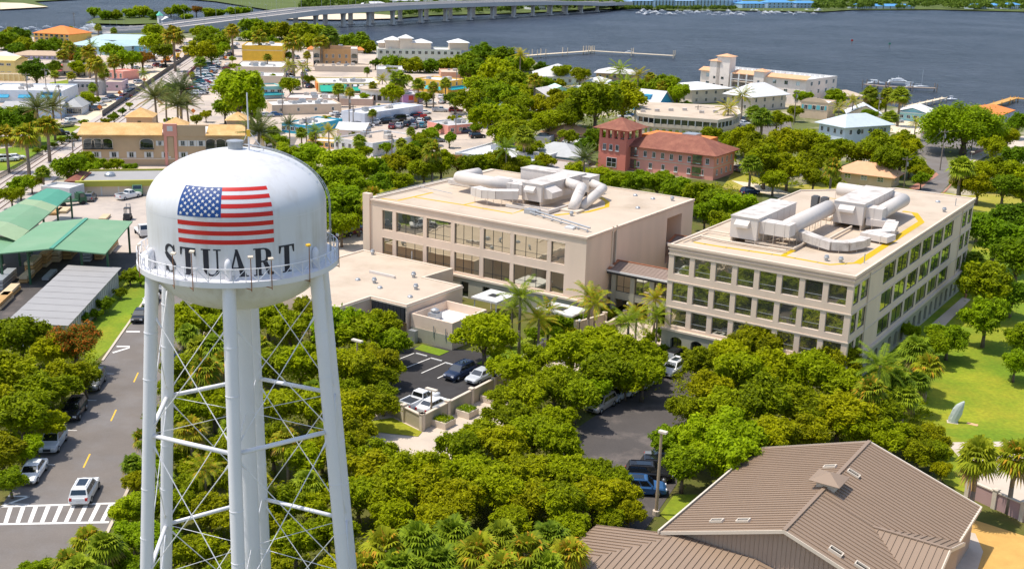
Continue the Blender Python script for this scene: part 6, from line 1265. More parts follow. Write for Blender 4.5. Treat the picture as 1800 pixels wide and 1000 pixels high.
b = bld('white_hip_house', 'beige house with big white hip roof below the beige condominium', (1322,171), (1382,166), (1290,164), yb=196, wall=(.68,.60,.50), roof='hip', rc='white_paint', rh=4., oh=1.2, F=((2,4,1.1,1.5),), Lw=((2,2,1.1,1.4),), cat='house')
b = bld('shutter_house', 'sand-coloured house with curved gable and turquoise shutters', (1408,178), (1456,182), dep=11, yb=207, wall=(.72,.54,.38), roof='flat', rc='white_paint', F=(1,3,1.2,1.6,'mid',(.05,.95),(.45,.9)), cat='house')
obj('curved_gable', MB().add([(b.W*(.5+.5*math.cos(a)),-.15,b.h+1.5*max(0,math.sin(a))**1.5) for a in [math.pi*i/14 for i in range(15)]]+[(b.W*(.5+.5*math.cos(a)),.2,b.h+1.5*max(0,math.sin(a))**1.5) for a in [math.pi*i/14 for i in range(15)]], [tuple(range(15))[::-1]]+[(i,i+15,i+16,i+1) for i in range(14)]), (.72,.54,.38), b.t)
for x in (.2,.5,.8):
    for s in (-1,1): obj('shutter', MB().box(b.W*x+s*1.1-.3,-.1,b.h*.56,b.W*x+s*1.1+.3,-.02,b.h*.82), (.15,.50,.55), b.t)
bld('sand_house', 'sand-coloured house behind the turquoise-shuttered one', (1466,168), (1518,164), dep=10, ang=0, yb=188, wall=(.72,.58,.46), roof='hip', rc='roof_cream', rh=1.6, F=((2,3,1.,1.2),), cat='house')
bld('gable_cottage', 'small cream cottage with steep white gable roof', (1490,200), (1550,193), dep=9, ang=-12, yb=214, wall=(.74,.62,.48), roof='gable', rc=(.72,.74,.78), rh=3., ridge='y', F=(1,3,1.,1.2), cat='house')
bld('aqua_house', 'aqua house with low white gable roof by the orange dock', (1580,196), (1628,200), dep=13, yb=212, wall=(.32,.62,.68), roof='gable', rc='white_paint', rh=1.6, ridge='y', oh=.9, F=(1,4,1.2,1.1), cat='house')
b = bld('pale_blue_house', 'pale blue two-storey house with white metal hip roof', (1486,224), (1566,219), (1412,217), yb=262, wall=(.62,.70,.78), roof='hip', rc=(.56,.63,.66,.45), rh=2.9, oh=1., F=((2,4,1.,1.4),), Lw=((2,4,1.,1.4),), cat='house')
for x in (.3,.55,.8): obj('round_window', MB().tube((b.W*x,-.1,b.h*.75),(b.W*x,-.02,b.h*.75),.75,n=16), 'glass_blue', b.t)
bld('orange_roof_house', 'white house with vivid orange roof by the river', (1752,205), (1782,194), (1700,190), yb=222, wall='white_paint', roof='gable', rc='tile_orange', rh=1.4, F=(1,2,1.,1.1), cat='house')
b = bld('tan_house', 'tan two-storey house with orange shingle hip roof behind the right office', (1568,312), (1582,304.5), (1473,300), yb=334, wall=(.56,.45,.33), roof='hip', rc='tile_peach', rh=2.4, oh=.9, Lw=((1,3,1.5,1.2,'grid',(.05,.95),(.5,.9)),), F=(1,1,1.5,1.2,'grid',(0,1),(.4,.9)), gcol='glass_blue', cat='house')
bld('pink_bungalow', 'pink bungalow with peach roof left of the rose tower', (990,238), (1042,232), (955,231), yb=250, wall=(.68,.36,.32), roof='hip', rc='tile_peach', rh=2.2, F=(1,3,1.1,1.1), Lw=(1,3,1.1,1.1), cat='house')
bld('carport', 'pale flat carport before the pink bungalow', (938,240), (966,238), dep=8, ang=-15, yb=251, wall=(.42,.42,.44), roof='flat', rc=(.62,.66,.72))
bld('teal_house', 'teal house with grey hip roof behind the left office', (1012,278), (1040,268), (928,268), yb=298, wall=(.32,.52,.54), roof='hip', rc=(.46,.46,.45), rh=2.6, oh=.7, F=(1,2,1.,1.), Lw=(1,4,1.2,1.1), cat='house')
bld('white_flat_house', 'white flat-roofed house behind the teal one', (985,252), (1035,250), dep=10, ang=-10, yb=264, wall='white_paint', roof='flat', rc='white_paint')
bld('tan_wall_shed', 'tan parapet-roofed shed between teal house and office', (985,300), (1035,287), dep=9, yb=318, wall=(.46,.36,.30), roof='flat', rc=(.50,.42,.36))
bld('white_shed', 'small white shed roof left of the tan house', (1440,294), (1476,296), dep=5, yb=304, wall='white_paint', roof='flat', rc='white_paint')
bld('roadside_house', 'small blue and white house at the right edge among trees', (1745,303), (1800,312), dep=8, yb=326, wall=(.32,.50,.58), roof='gable', rc=(.72,.76,.78), rh=1.5, F=(1,3,1.,1.), cat='house')
# far-shore blocks
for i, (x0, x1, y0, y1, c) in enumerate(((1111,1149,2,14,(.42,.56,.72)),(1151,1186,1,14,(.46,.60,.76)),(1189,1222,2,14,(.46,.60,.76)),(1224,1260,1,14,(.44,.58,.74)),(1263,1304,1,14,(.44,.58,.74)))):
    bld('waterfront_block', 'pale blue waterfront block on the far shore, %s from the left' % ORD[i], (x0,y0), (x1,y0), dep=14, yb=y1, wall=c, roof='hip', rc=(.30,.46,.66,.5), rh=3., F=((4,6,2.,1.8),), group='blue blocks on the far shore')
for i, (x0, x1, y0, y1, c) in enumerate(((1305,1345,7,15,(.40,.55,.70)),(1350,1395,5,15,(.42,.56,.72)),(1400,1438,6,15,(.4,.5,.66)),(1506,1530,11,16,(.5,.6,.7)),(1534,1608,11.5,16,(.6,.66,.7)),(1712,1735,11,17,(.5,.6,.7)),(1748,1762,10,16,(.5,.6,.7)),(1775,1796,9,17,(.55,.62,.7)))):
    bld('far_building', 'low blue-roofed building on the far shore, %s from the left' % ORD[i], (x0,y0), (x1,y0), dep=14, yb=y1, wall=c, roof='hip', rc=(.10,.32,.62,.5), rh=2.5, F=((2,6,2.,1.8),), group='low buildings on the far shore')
for i, (x0, x1, y0, y1) in enumerate(((700,740,2,14),(755,800,1,12),(860,890,0,10),(938,960,8,18),(640,690,10,20))):
    bld('far_house', 'white building on the far shore behind the bridge, %s from the left' % ORD[i], (x0,y0), (x1,y0), dep=16, yb=y1, wall='white_paint', roof='hip', rc=(.6,.6,.62), rh=3., F=((2,6,2.,1.8),), group='white buildings behind the bridge')
b = bld('lookout_tower', 'small white bridge-house tower with green cap', (279,28), (286,28), dep=6, yb=42, wall='white_paint', roof='hip', rc=(.12,.5,.36), rh=2.4)
bld('bridge_office', 'white low building beside the bridge-house tower', (286,36), (307,36), dep=10, yb=43, wall='white_paint', roof='gable', rc='white_paint', rh=2)
# ---------------------------------------------------------------- trees of the middle distance and the town
row('behind the right side of the tank', [(505,272,56),(545,280,66),(590,290,70),(560,318,80),(610,330,84),(585,365,90),(630,372,80),(640,300,60),(560,385,60),(600,402,60)], 'bright')
row('along the back of the left office', [(660,300,56,'dark'),(690,292,60),(720,280,60),(700,322,56),(745,300,56),(775,290,60),(805,292,52,'flame'),(840,292,60),(875,292,56),(905,300,50),(940,300,46),(665,335,60,'dark'),(690,350,50,'palm'),(655,355,50,'palm'),(740,262,34,'dark'),(735,247,30,'bright'),(760,272,40,'palm')])
row('before the rose building', [(1012,304,44),(1045,310,46),(1080,322,48),(1118,326,50),(1155,326,52),(1190,338,60),(1225,350,64),(1258,358,64),(1290,368,64),(1295,398,56),(1320,364,36),(1240,378,56),(1270,392,56),(1165,312,34),(1130,312,32),(1027,284,38,'date')], 'bright')
row('between the rose building and the tan house', [(1330,268,70),(1375,262,76),(1420,258,70),(1345,295,70),(1385,298,70),(1425,290,60),(1455,275,60),(1462,302,40,'palm'),(1430,315,44),(1360,318,50),(1310,250,56),(1285,248,50),(1250,240,44),(1320,290,40,'palm'),(1460,322,36)])
row('around the pale blue house', [(1440,260,56,'bright'),(1475,266,48,'bright'),(1505,272,64),(1545,272,72),(1585,270,66),(1560,290,66),(1600,288,48),(1590,248,40),(1618,302,36),(1620,316,32,'dark'),(1410,248,34),(1385,242,34)])
row('overhanging the corner car park', [(1698,226,160,'banyan')])
row('at the right edge along the street', [(1690,300,48,'palm'),(1722,302,60),(1755,300,66),(1785,275,60,'dark'),(1745,262,52),(1790,310,64),(1720,330,56),(1765,330,60,'dark'),(1690,328,40,'bright'),(1800,340,50),(1770,245,44),(1790,220,44,'dark')])
row('among the riverside cottages', [(940,140,30,'palm'),(908,190,60),(945,190,56),(985,182,50),(1010,190,60),(1048,188,96,'oak'),(1095,182,80,'oak'),(1010,168,40),(1090,128,34,'coco'),(1122,132,30,'coco'),(1143,138,24,'palm'),(985,128,36,'bright'),(915,95,26,'coco'),(1020,135,36),(1168,155,56,'bright'),(1190,168,46,'bright'),(1058,150,30,'coco'),(1100,150,30,'coco'),(1165,150,26,'palm'),(1140,170,30)])
row('left of the pink bungalow', [(900,232,70),(930,262,50),(922,240,44,'palm'),(935,225,40),(965,212,60),(1000,212,56),(1000,242,36,'bright'),(1030,262,44,'dark'),(912,212,50),(955,285,40),(925,300,40),(1050,245,40,'dark'),(885,245,60),(890,262,40,'coco'),(918,288,36)])
row('behind the beige riverside condominium and its neighbours', [(1280,195,34,'coco'),(1305,168,34,'coco'),(1340,208,44,'palm'),(1365,212,42),(1398,198,30),(1470,175,40,'bright'),(1530,168,34,'palm'),(1560,168,34,'palm'),(1583,172,38,'palm'),(1540,190,34),(1410,172,30,'bright'),(1325,200,34,'palm'),(1475,190,26,'coco'),(1500,178,26,'coco'),(1565,205,30,'palm'),(1528,205,30,'dark'),(1610,215,24,'coco')])
row('in the wooded bank behind the marigold building', [(690,116,46),(722,120,42),(755,120,42),(790,119,44),(820,113,48),(855,102,60),(885,108,56),(910,118,50),(840,128,60),(875,135,70),(905,150,60),(860,160,70,'farb'),(890,175,60,'farb'),(835,150,50,'farb'),(915,170,50)], 'bush')
row('by the car park of the white warehouse', [(690,168,44),(750,172,30),(800,178,40,'dark'),(825,185,60),(850,195,50),(872,215,80),(860,185,40),(757,237,34,'bright'),(722,235,20,'palm'),(655,200,18,'palm'),(700,140,40,'palm'),(735,152,26,'palm'),(762,152,26,'palm'),(783,150,24,'palm'),(672,140,20,'coco')], 'far')
row('in front of the blue-walled shop', [(508,222,26,'date'),(555,228,30,'coco'),(578,232,28,'coco'),(530,236,24,'palm'),(480,230,30,'palm'),(455,240,56,'date'),(632,250,28,'palm'),(705,255,24,'palm'),(550,240,20,'palm'),(490,252,40,'bright'),(640,268,36,'bright'),(750,258,40,'bright'),(594,246,18,'coco')])
row('beside the second road, left of the white shops', [(418,175,100,'bright'),(395,190,50,'bright'),(440,192,60,'bright')])
row('by the railway palms cluster', [(272,168,50,'date'),(318,158,54,'date'),(292,180,40,'date'),(312,182,46,'date'),(328,178,40,'date'),(300,165,36,'bright')])
row('on the left below the bay shop', [(65,188,46,'date'),(92,186,46,'date'),(40,215,70,'dark'),(15,220,60,'dark'),(60,225,50,'bright'),(82,220,44,'palm'),(45,240,50,'palm'),(10,245,40,'palm'),(25,200,40,'palm'),(150,176,32,'bright'),(160,178,26,'bright'),(163,158,20,'palm')])
row('beside the lumber yard railway', [(118,300,60,'bright'),(145,288,44,'bright'),(160,300,36),(75,305,30,'palm'),(35,330,44,'bright'),(55,322,36,'bright'),(170,292,30),(188,294,26),(206,292,28),(230,296,26),(20,345,40,'bright')], 'bright')
row('as hedge by the railway crossing', [(122,244,20),(108,248,20),(136,242,20),(95,256,18),(80,262,18),(65,266,18),(130,238,18),(145,216,18),(150,214,14)], 'shrub')
row('along the first town road', [(95,120,30,'dark'),(62,126,56,'dark'),(120,106,40,'flame'),(145,108,40),(168,120,36,'palm'),(178,118,26,'palm'),(182,130,26,'palm'),(195,90,40,'farb'),(215,108,44,'farb'),(232,108,40,'farb'),(250,104,50,'flame'),(200,108,30,'palm'),(253,132,18,'coco'),(96,131,18,'palm'),(125,132,18,'palm'),(162,78,20,'coco'),(270,80,50,'farb'),(290,92,40,'far'),(275,62,44,'farb'),(305,62,40,'palm')], 'far')
row('along the strip between the two roads', [(352,60,34,'farb'),(360,75,40,'far'),(350,92,50,'far'),(372,96,40,'far'),(385,75,40,'farb'),(400,65,36,'farb'),(352,108,26,'palm'),(392,88,30,'far'),(370,58,30,'farb'),(408,52,30,'palm'),(415,118,20,'farb'),(400,128,20,'farb'),(398,140,18,'farb'),(338,132,12,'palm'),(408,105,14,'farb')], 'far')
row('in the wood before the bridge', [(445,50,40,'bush'),(470,58,50,'bush'),(500,60,50,'bush'),(530,62,50,'bush'),(555,58,40,'bush'),(580,66,36,'palm'),(515,72,40,'palm'),(545,78,40,'bush'),(480,78,30,'bush'),(600,80,50,'bush'),(628,82,50,'bush'),(648,86,40,'bush'),(455,68,30,'palm'),(495,88,26,'bush'),(565,72,30,'palm'),(440,66,30,'bush')], 'bush')
row('along the shopping street', [(508,118,26,'coco'),(532,118,26,'coco'),(510,152,40,'far'),(543,142,20,'far'),(508,100,20,'far'),(595,160,24,'palm'),(615,162,20,'palm'),(540,100,16,'palm')])
row('around the yellow condominium', [(20,60,30),(35,66,36),(10,78,50),(45,84,40),(100,80,30),(120,84,26,'palm'),(75,88,40),(125,52,14,'palm'),(110,96,24,'palm'),(30,90,30),(130,95,30),(172,50,16,'palm'),(200,56,14,'palm'),(155,92,30,'palm'),(135,118,30,'bright'),(140,125,20,'bright')], 'bush')
row('on the island by the marina', [(165,24,24),(185,30,26),(205,30,26),(228,26,30),(250,24,34),(270,30,24),(300,22,22),(318,22,30),(345,20,24,'flame'),(365,26,26),(385,26,26),(410,24,26),(432,22,24),(330,32,20)], 'bush')
row('between the shops of the old town', [(470,100,16,'palm'),(660,112,20),(645,126,14,'palm'),(690,128,24),(715,140,24),(655,150,18,'palm'),(480,136,14),(600,146,14),(570,172,14),(640,172,18),(668,190,16),(612,205,16),(575,212,18),(620,236,18),(560,255,16),(680,262,26),(725,262,24),(790,246,26),(770,226,18),(800,212,24),(835,226,26),(452,205,26),(468,245,24)], 'far')
row('beside the railway and its approach', [(200,208,20),(186,214,18),(215,196,16),(250,212,22),(345,212,24),(362,204,20),(228,186,14),(266,206,18),(300,216,20)], 'far')
row('filling the gardens by the river cottages', [(925,118,34),(950,122,30),(930,156,40),(955,150,36),(980,172,40),(1000,178,40),(1062,168,40),(1085,158,36),(1130,152,30),(1120,170,30),(1075,180,40),(912,180,44),(1040,158,30),(1140,158,26),(985,150,26),(1205,190,30),(1180,180,34)], 'bush')
# far wood: one mass
def far_wood():
    rs = np.random.RandomState(5); A = []
    def blob(px, py, w, hgt):
        P = at(px, py); r = w/2*depth(P)/FPX; n = 110; d = unit(rs.normal(size=(n,3))); d[:,2] = abs(d[:,2]); c = np.array([P.x, P.y, hgt*.45])
        pts = c+d*np.array([r, r*.8, hgt*.6])*rs.uniform(.7,1.08,(n,1)); A.append(leaf_quads(rs, pts, unit(d+rs.normal(size=(n,3))*.5), 1.5))
    fx, fy = [p[0] for p in FS], [p[1] for p in FS]
    def band(x0, x1, n, lo_, gap, h0, h1):
        for i in range(n): x = rs.uniform(x0, x1); blob(x, rs.uniform(lo_, float(np.interp(x, fx, fy))-gap), rs.uniform(9, 17), rs.uniform(h0, h1))
    band(1430, 1830, 360, -2, .3, 5, 10); band(1060, 1450, 90, -8, 13, 9, 15); band(1055, 1120, 40, 6, 1, 4, 7); band(700, 1060, 360, -4, .4, 4, 8); band(530, 700, 130, -6, 11, 5, 9); band(-20, 500, 60, -12, 14, 6, 10)
    for i in range(60): x = rs.uniform(1075,1300); blob(x, 16.+rs.uniform(0,1.4), rs.uniform(7,12), 3.2)
    V = np.concatenate(A); o = put('far_woodland', qmesh('far_woodland', V, ['leaf_far'])); tag(o, 'wooded far shore beyond the river', 'woodland', kind='stuff')
far_wood()
def undergrowth():
    rs = np.random.RandomState(9); A = []
    def fill(poly, n, hgt, leaf):
        P = [at(*p) for p in poly]; x0, x1, y0, y1 = min(p.x for p in P), max(p.x for p in P), min(p.y for p in P), max(p.y for p in P); pts = []
        def inside(x, y):
            c = False; j = len(P)-1
            for i in range(len(P)):
                if (P[i].y > y) != (P[j].y > y) and x < (P[j].x-P[i].x)*(y-P[i].y)/(P[j].y-P[i].y)+P[i].x: c = not c
                j = i
            return c
        while len(pts) < n:
            x, y = rs.uniform(x0, x1), rs.uniform(y0, y1)
            if inside(x, y): pts.append((x, y))
        C2 = np.array(pts); k = 26; r = rs.uniform(.4, 1.0, (n,1,1)); d = unit(rs.normal(size=(n,k,3))); d[:,:,2] = abs(d[:,:,2]); Q = np.concatenate([C2, np.zeros((n,1))],1)[:,None,:]+d*r*np.array([1,1,hgt]); A.append(leaf_quads(rs, Q.reshape(-1,3), unit(d.reshape(-1,3)+rs.normal(size=(n*k,3))*.5), leaf))
    fill([(300,560),(640,540),(660,720),(640,800),(1000,780),(1100,930),(1000,1060),(200,1060),(235,900),(262,740)], 1500, 1.1, .16)
    fill([(1180,640),(1480,600),(1600,640),(1660,790),(1560,790),(1340,830),(1190,830)], 800, 1.1, .16)
    fill([(-20,620),(160,600),(175,660),(60,800),(-20,880)], 300, 1.1, .16)
    fill([(520,300),(650,290),(650,400),(560,420)], 300, 1.2, .2)
    fill([(880,600),(1160,560),(1160,660),(960,770),(880,720)], 300, 1., .15)
    fill([(1000,300),(1300,330),(1320,400),(1250,400),(1200,345)], 250, 1.2, .2)
    fill([(900,110),(1100,170),(1240,240),(1050,330),(900,300),(830,200)], 500, 1.5, .3)
    fill([(1240,240),(1600,230),(1620,330),(1330,330)], 400, 1.4, .3)
    V = np.concatenate(A); tag(put('undergrowth', qmesh('undergrowth', V, ['leaf_oak'])), 'low undergrowth beneath the trees', 'undergrowth', kind='stuff')
undergrowth()
# ---------------------------------------------------------------- vehicles
CARC = dict(white=(.80,.80,.79,.25), silver=(.48,.50,.52,.3), grey=(.18,.19,.20,.3), black=(.018,.018,.02,.2), blue=(.03,.10,.24,.25), navy=(.02,.035,.08,.25), red=(.45,.025,.025,.25), maroon=(.17,.025,.03,.25), tan=(.42,.36,.29,.3), teal=(.03,.20,.26,.3), green=(.06,.2,.12,.3), orange=(.8,.22,.02,.4), yellow=(.8,.5,.04,.4))
def car_parts(kind, col):
    L, Wd, Ht = dict(sedan=(4.7,1.82,1.45), suv=(4.75,1.92,1.72), pickup=(5.6,1.98,1.85), van=(5.2,1.98,2.1), hatch=(4.2,1.8,1.5))[kind]; hl, hw = L/2, Wd/2; b = MB()
    hood = dict(sedan=.92, suv=1.05, pickup=1.15, van=1.15, hatch=.95)[kind]; deck = dict(sedan=.98, suv=1.08, pickup=1.1, van=1.2, hatch=1.0)[kind]; bl = max(hood, deck)-.02
    st = [(-hl,.86,.42,deck-.18),(-hl+.12,.96,.30,deck-.03),(-hl*.55,1.,.26,deck),(0,1.,.26,(hood+deck)/2),(hl*.38,1.,.26,hood),(hl-.35,.95,.28,hood-.10),(hl-.08,.86,.34,hood-.26),(hl,.74,.42,hood-.38)]
    secs = []
    for x, w, z0, z1 in st:
        w = w*hw; secs.append([(x,-w*.9,z0),(x,-w,z0+.14),(x,-w,z1-.14),(x,-w*.88,z1),(x,w*.88,z1),(x,w,z1-.14),(x,w,z0+.14),(x,w*.9,z0)])
    b.add([v for s in secs for v in s], [(k*8+i,(k)*8+(i+1)%8,(k+1)*8+(i+1)%8,(k+1)*8+i) for k in range(len(secs)-1) for i in range(8)]+[tuple(range(8))[::-1], tuple(range(56,64))])
    cb = dict(sedan=(-.40*L,-.22*L,.10*L,.26*L), suv=(-.485*L,-.42*L,.10*L,.25*L), pickup=(-.10*L,-.06*L,.13*L,.25*L), van=(-.49*L,-.46*L,.18*L,.34*L), hatch=(-.47*L,-.36*L,.08*L,.26*L))[kind]
    xr0, xr1, xf1, xf0 = cb; wb, wt = hw*.9, hw*.72; zb, zt = bl-.06, Ht
    def cab(x0, x1, w, z): return [(x0,-w,z),(x1,-w,z),(x1,w,z),(x0,w,z)]
    b.add(cab(xr0,xf0,wb,zb)+cab(xr1,xf1,wt,zt-.05)+cab(xr1+.1,xf1-.12,wt-.1,zt), [(0,1,5,4),(1,2,6,5),(2,3,7,6),(3,0,4,7),(4,5,9,8),(5,6,10,9),(6,7,11,10),(7,4,8,11),(8,9,10,11)])
    if kind == 'pickup':
        b.box(-hl+.15,-hw*.98,deck-.02,-.11*L,-hw*.84,deck+.18); b.box(-hl+.15,hw*.84,deck-.02,-.11*L,hw*.98,deck+.18); b.box(-hl+.02,-hw*.84,deck-.02,-hl+.15,hw*.84,deck+.18)
    if kind in ('suv','van'): b.box(xr1+.15,-wt+.1,zt+.0,xf1-.3,-wt+.15,zt+.06); b.box(xr1+.15,wt-.15,zt,xf1-.3,wt-.1,zt+.06)
    for s in (-1,1): b.box(xf0-.35,s*(hw+.0)-.09,bl-.02,xf0-.25,s*(hw+.0)+.09,bl+.1)
    parts = [('body', b, CARC[col])]
    if kind == 'pickup': parts.append(('truck_bed', MB().box(-hl+.16,-hw*.83,deck+.004,-.115*L,hw*.83,deck+.02), 'dark_metal'))
    def pq(name, a, b_, c, d, n):
        n = Vector(n).normalized()*.012; return (name, MB().face([Vector(a)+n, Vector(b_)+n, Vector(c)+n, Vector(d)+n]), 'glass_car')
    def lerp2(x0, x1, w, t0, t1):  # points on cabin plane
        return None
    f = lambda t, s: (xf0+(xf1-xf0)*t, s*(wb+(wt-wb)*t)*.9, zb+(zt-.05-zb)*t); r = lambda t, s: (xr0+(xr1-xr0)*t, s*(wb+(wt-wb)*t)*.88, zb+(zt-.05-zb)*t)
    parts.append(pq('windshield', f(.14,-1), f(.14,1), f(.95,1), f(.95,-1), (.7,0,.7))); parts.append(pq('rear_window', r(.3,1), r(.3,-1), r(.92,-1), r(.92,1), (-.8,0,.5)))
    mid = [xr0+(xf0-xr0)*k for k in ((.06,.36,.64,.95) if kind != 'pickup' else (.06,.45,.5,.95))]
    for s in (-1,1):
        y = lambda t: s*(wb+(wt-wb)*t+.012)
        def X(x, t): k = (x-xr0)/(xf0-xr0); return (xr0+(xr1-xr0)*t)*(1-k)+(xf0+(xf1-xf0)*t)*k
        for i, (a, c) in enumerate(((mid[0],mid[1]-.05),(mid[1]+.02,mid[2]-.04),(mid[2]+.03,mid[3]-.06)) if kind != 'pickup' else ((mid[0],mid[1]),(mid[2],mid[3]-.06))):
            q = [(X(a,.2),y(.2),zb+(zt-.05-zb)*.2),(X(c,.2),y(.2),zb+(zt-.05-zb)*.2),(X(c,.88),y(.88),zb+(zt-.05-zb)*.88),(X(a,.88),y(.88),zb+(zt-.05-zb)*.88)]
            parts.append(('side_window', MB().face(q if s < 0 else q[::-1]), 'glass_car'))
    if kind in ('suv','hatch'): parts.append(('sunroof', MB().box(xr1+.7,-wt*.62,zt+.002,xf1-.35,wt*.62,zt+.02), 'glass_car'))
    wr = .36 if kind in ('suv','pickup') else .33
    for x in (-.30*L, .31*L):
        for s in (-1,1):
            w = MB(); yy = s*(hw-.09); w.tube((x,yy-.115,wr),(x,yy+.115,wr),wr,n=16,mi=0); w.tube((x,yy+s*.10,wr),(x,yy+s*.125,wr),wr*.64,n=12,mi=1); parts.append(('wheel', w, ['rubber','rim']))
    for s in (-1,1):
        parts.append(('headlight', MB().box(hl-.14,s*hw*.62-.18,hood-.42,hl-.005,s*hw*.62+.18,hood-.24), 'lamp_clear')); parts.append(('taillight', MB().box(-hl-.01,s*hw*.74-.12,deck-.42,-hl+.1,s*hw*.74+.12,deck-.12), 'lamp_red'))
    parts.append(('grille', MB().box(hl-.08,-hw*.38,.45,hl+.012,hw*.38,hood-.32), 'dark_metal')); parts.append(('licence_plate', MB().box(-hl-.02,-.22,deck-.52,-hl-.005,.22,deck-.34), 'white_paint'))
    return parts
_CC = {}
def vehicle(px, py, ang, kind, col, label, group=None, far=None, z=0, world=None):
    p = Vector(world) if world else at(px, py, z)
    far = far if far is not None else p.y > 320; key = (kind, col, far)
    if key not in _CC:
        ps = car_parts(kind, col)
        if far:
            m = MB(); mats = []
            for n, b, mt in ps:
                ml = mt if isinstance(mt, list) else [mt]; base = []
                for q in ml:
                    if q not in mats: mats.append(q)
                    base.append(mats.index(q))
                o_ = len(m.v); m.v += b.v; m.f += [[i+o_ for i in f] for f in b.f]; m.m += [base[i] for i in b.m]
            _CC[key] = m.mesh('car_'+kind, mats)
        else: _CC[key] = [(n, b.mesh(n, mt, n in ('wheel',))) for n, b, mt in ps]
    nm = dict(sedan='parked_car', suv='sport_utility_vehicle', pickup='pickup_truck', van='van', hatch='small_car')[kind]; cat = dict(pickup='pickup truck', van='van').get(kind, 'car'); a = math.radians(ang)
    if far: return tag(put(nm, _CC[key], None, (p.x, p.y, p.z+.03), a), label, cat, group)
    t = thing(nm, label, cat, (p.x, p.y, p.z+.03), a, group)
    for n, me in _CC[key]: put(n, me, t)
    return t
RD = 96.5
# beside the tower
def onroad(y, off): return (fl(y)+off, y, .03)
vehicle(0,0,RD,'suv','white','white SUV with red tail lights driving past the zebra crossing', world=(at(150,872).x, at(150,872).y, 0))
for y, k, c, lb in ((101.2,'sedan','white','white coupe parked at the kerb under the trees, nearest the crossing'),(108.3,'suv','silver','silver SUV parked behind the white coupe at the kerb'),(116.6,'suv','black','black car parked in the tree shade between silver and grey SUVs'),(125.4,'suv','grey','dark grey SUV parked last in the shaded kerb row')): vehicle(0,0,RD+180,k,c,lb,'cars parked at the kerb under the trees',world=onroad(y,-4.3))
for y, k, c, lb in ((151.,'sedan','black','black sedan parked at the grass verge'),(158.5,'sedan','white','white and red car parked behind the black sedan at the verge'),(165.5,'suv','grey','dark SUV parked behind the left tower leg')): vehicle(0,0,RD+180,k,c,lb,'cars parked at the grass verge',world=onroad(y,-4.2))
vehicle(0,0,RD,'sedan','navy','dark car half hidden behind the left tower legs',world=onroad(133.,4.1))
# office car parks
A2 = 56.2
vehicle(808,662,A2+180,'suv','navy','dark blue SUV backed into the fenced car park', far=False); vehicle(845,668,A2+180,'sedan','silver','silver patrol sedan parked beside the dark blue SUV', far=False)
vehicle(738,713,A2,'pickup','white','white pickup with open dark bed by the fence corner', far=False); vehicle(762,720,A2,'sedan','white','white car half hidden behind the cream fence', far=False)
vehicle(1178,640,A2+180,'suv','black','black SUV parked in front of the right office base', far=False); vehicle(1183,656,A2+180,'suv','white','white SUV parked next to the black one at the office', far=False)
vehicle(1056,718,A2+180,'suv','tan','tan SUV in the shade beside the driveway island', far=False); vehicle(1128,866,A2-60,'suv','blue','bright blue SUV parked beside the lamp post', far=False)
for x, y, c, lb in ((1140,842,'black','black car between the blue SUV and the trees'),(1165,832,'black','second black car under the tree by the lamp post'),(1172,815,'grey','grey car deep under the tree by the lamp post')): vehicle(x, y, A2-60,'suv' if c == 'black' else 'sedan', c, lb, far=False)
for x, y, c, lb in ((1110,690,'white','white car glimpsed under the driveway trees'),(1135,678,'white','white car at the end of the tree-shaded row'),(1088,700,'silver','silver car in the tree-shaded row')): vehicle(x, y, A2+180, 'sedan', c, lb, far=False)
# lumber yard
vehicle(159,352,100,'suv','grey','dark grey SUV parked in the lumber yard', far=False); vehicle(226,349,60,'pickup','white','white pickup parked by the lime building', far=False)
def forklift(px, py, lb):
    p = at(px, py); t = thing('forklift', lb, 'forklift', p, 1.7); obj('chassis', MB().box(-1.2,-.6,.25,.9,.6,1.0).box(-1.2,-.6,1.0,-.5,.6,1.3), 'dark_metal', t); obj('cab_frame', MB().box(-.6,-.55,1.,-.5,-.45,2.2).box(-.6,.45,1.,-.5,.55,2.2).box(.5,-.55,1.,.6,-.45,2.2).box(.5,.45,1.,.6,.55,2.2).box(-.65,-.6,2.2,.65,.6,2.3), 'dark_metal', t)
    obj('mast', MB().box(.95,-.4,.1,1.05,-.3,2.9).box(.95,.3,.1,1.05,.4,2.9).box(.95,-.3,2.7,1.05,.3,2.8), 'steel_grey', t); obj('fork', MB().box(1.05,-.3,.15,2.1,-.2,.2), 'steel_grey', t); obj('fork', MB().box(1.05,.2,.15,2.1,.3,.2), 'steel_grey', t)
    for x in (-.8,.6):
        for s in (-1,1): obj('wheel', MB().tube((x,s*.5,.3),(x,s*.72,.3),.3,n=12), 'rubber', t)
forklift(225,386,'dark forklift standing in the open lumber yard')
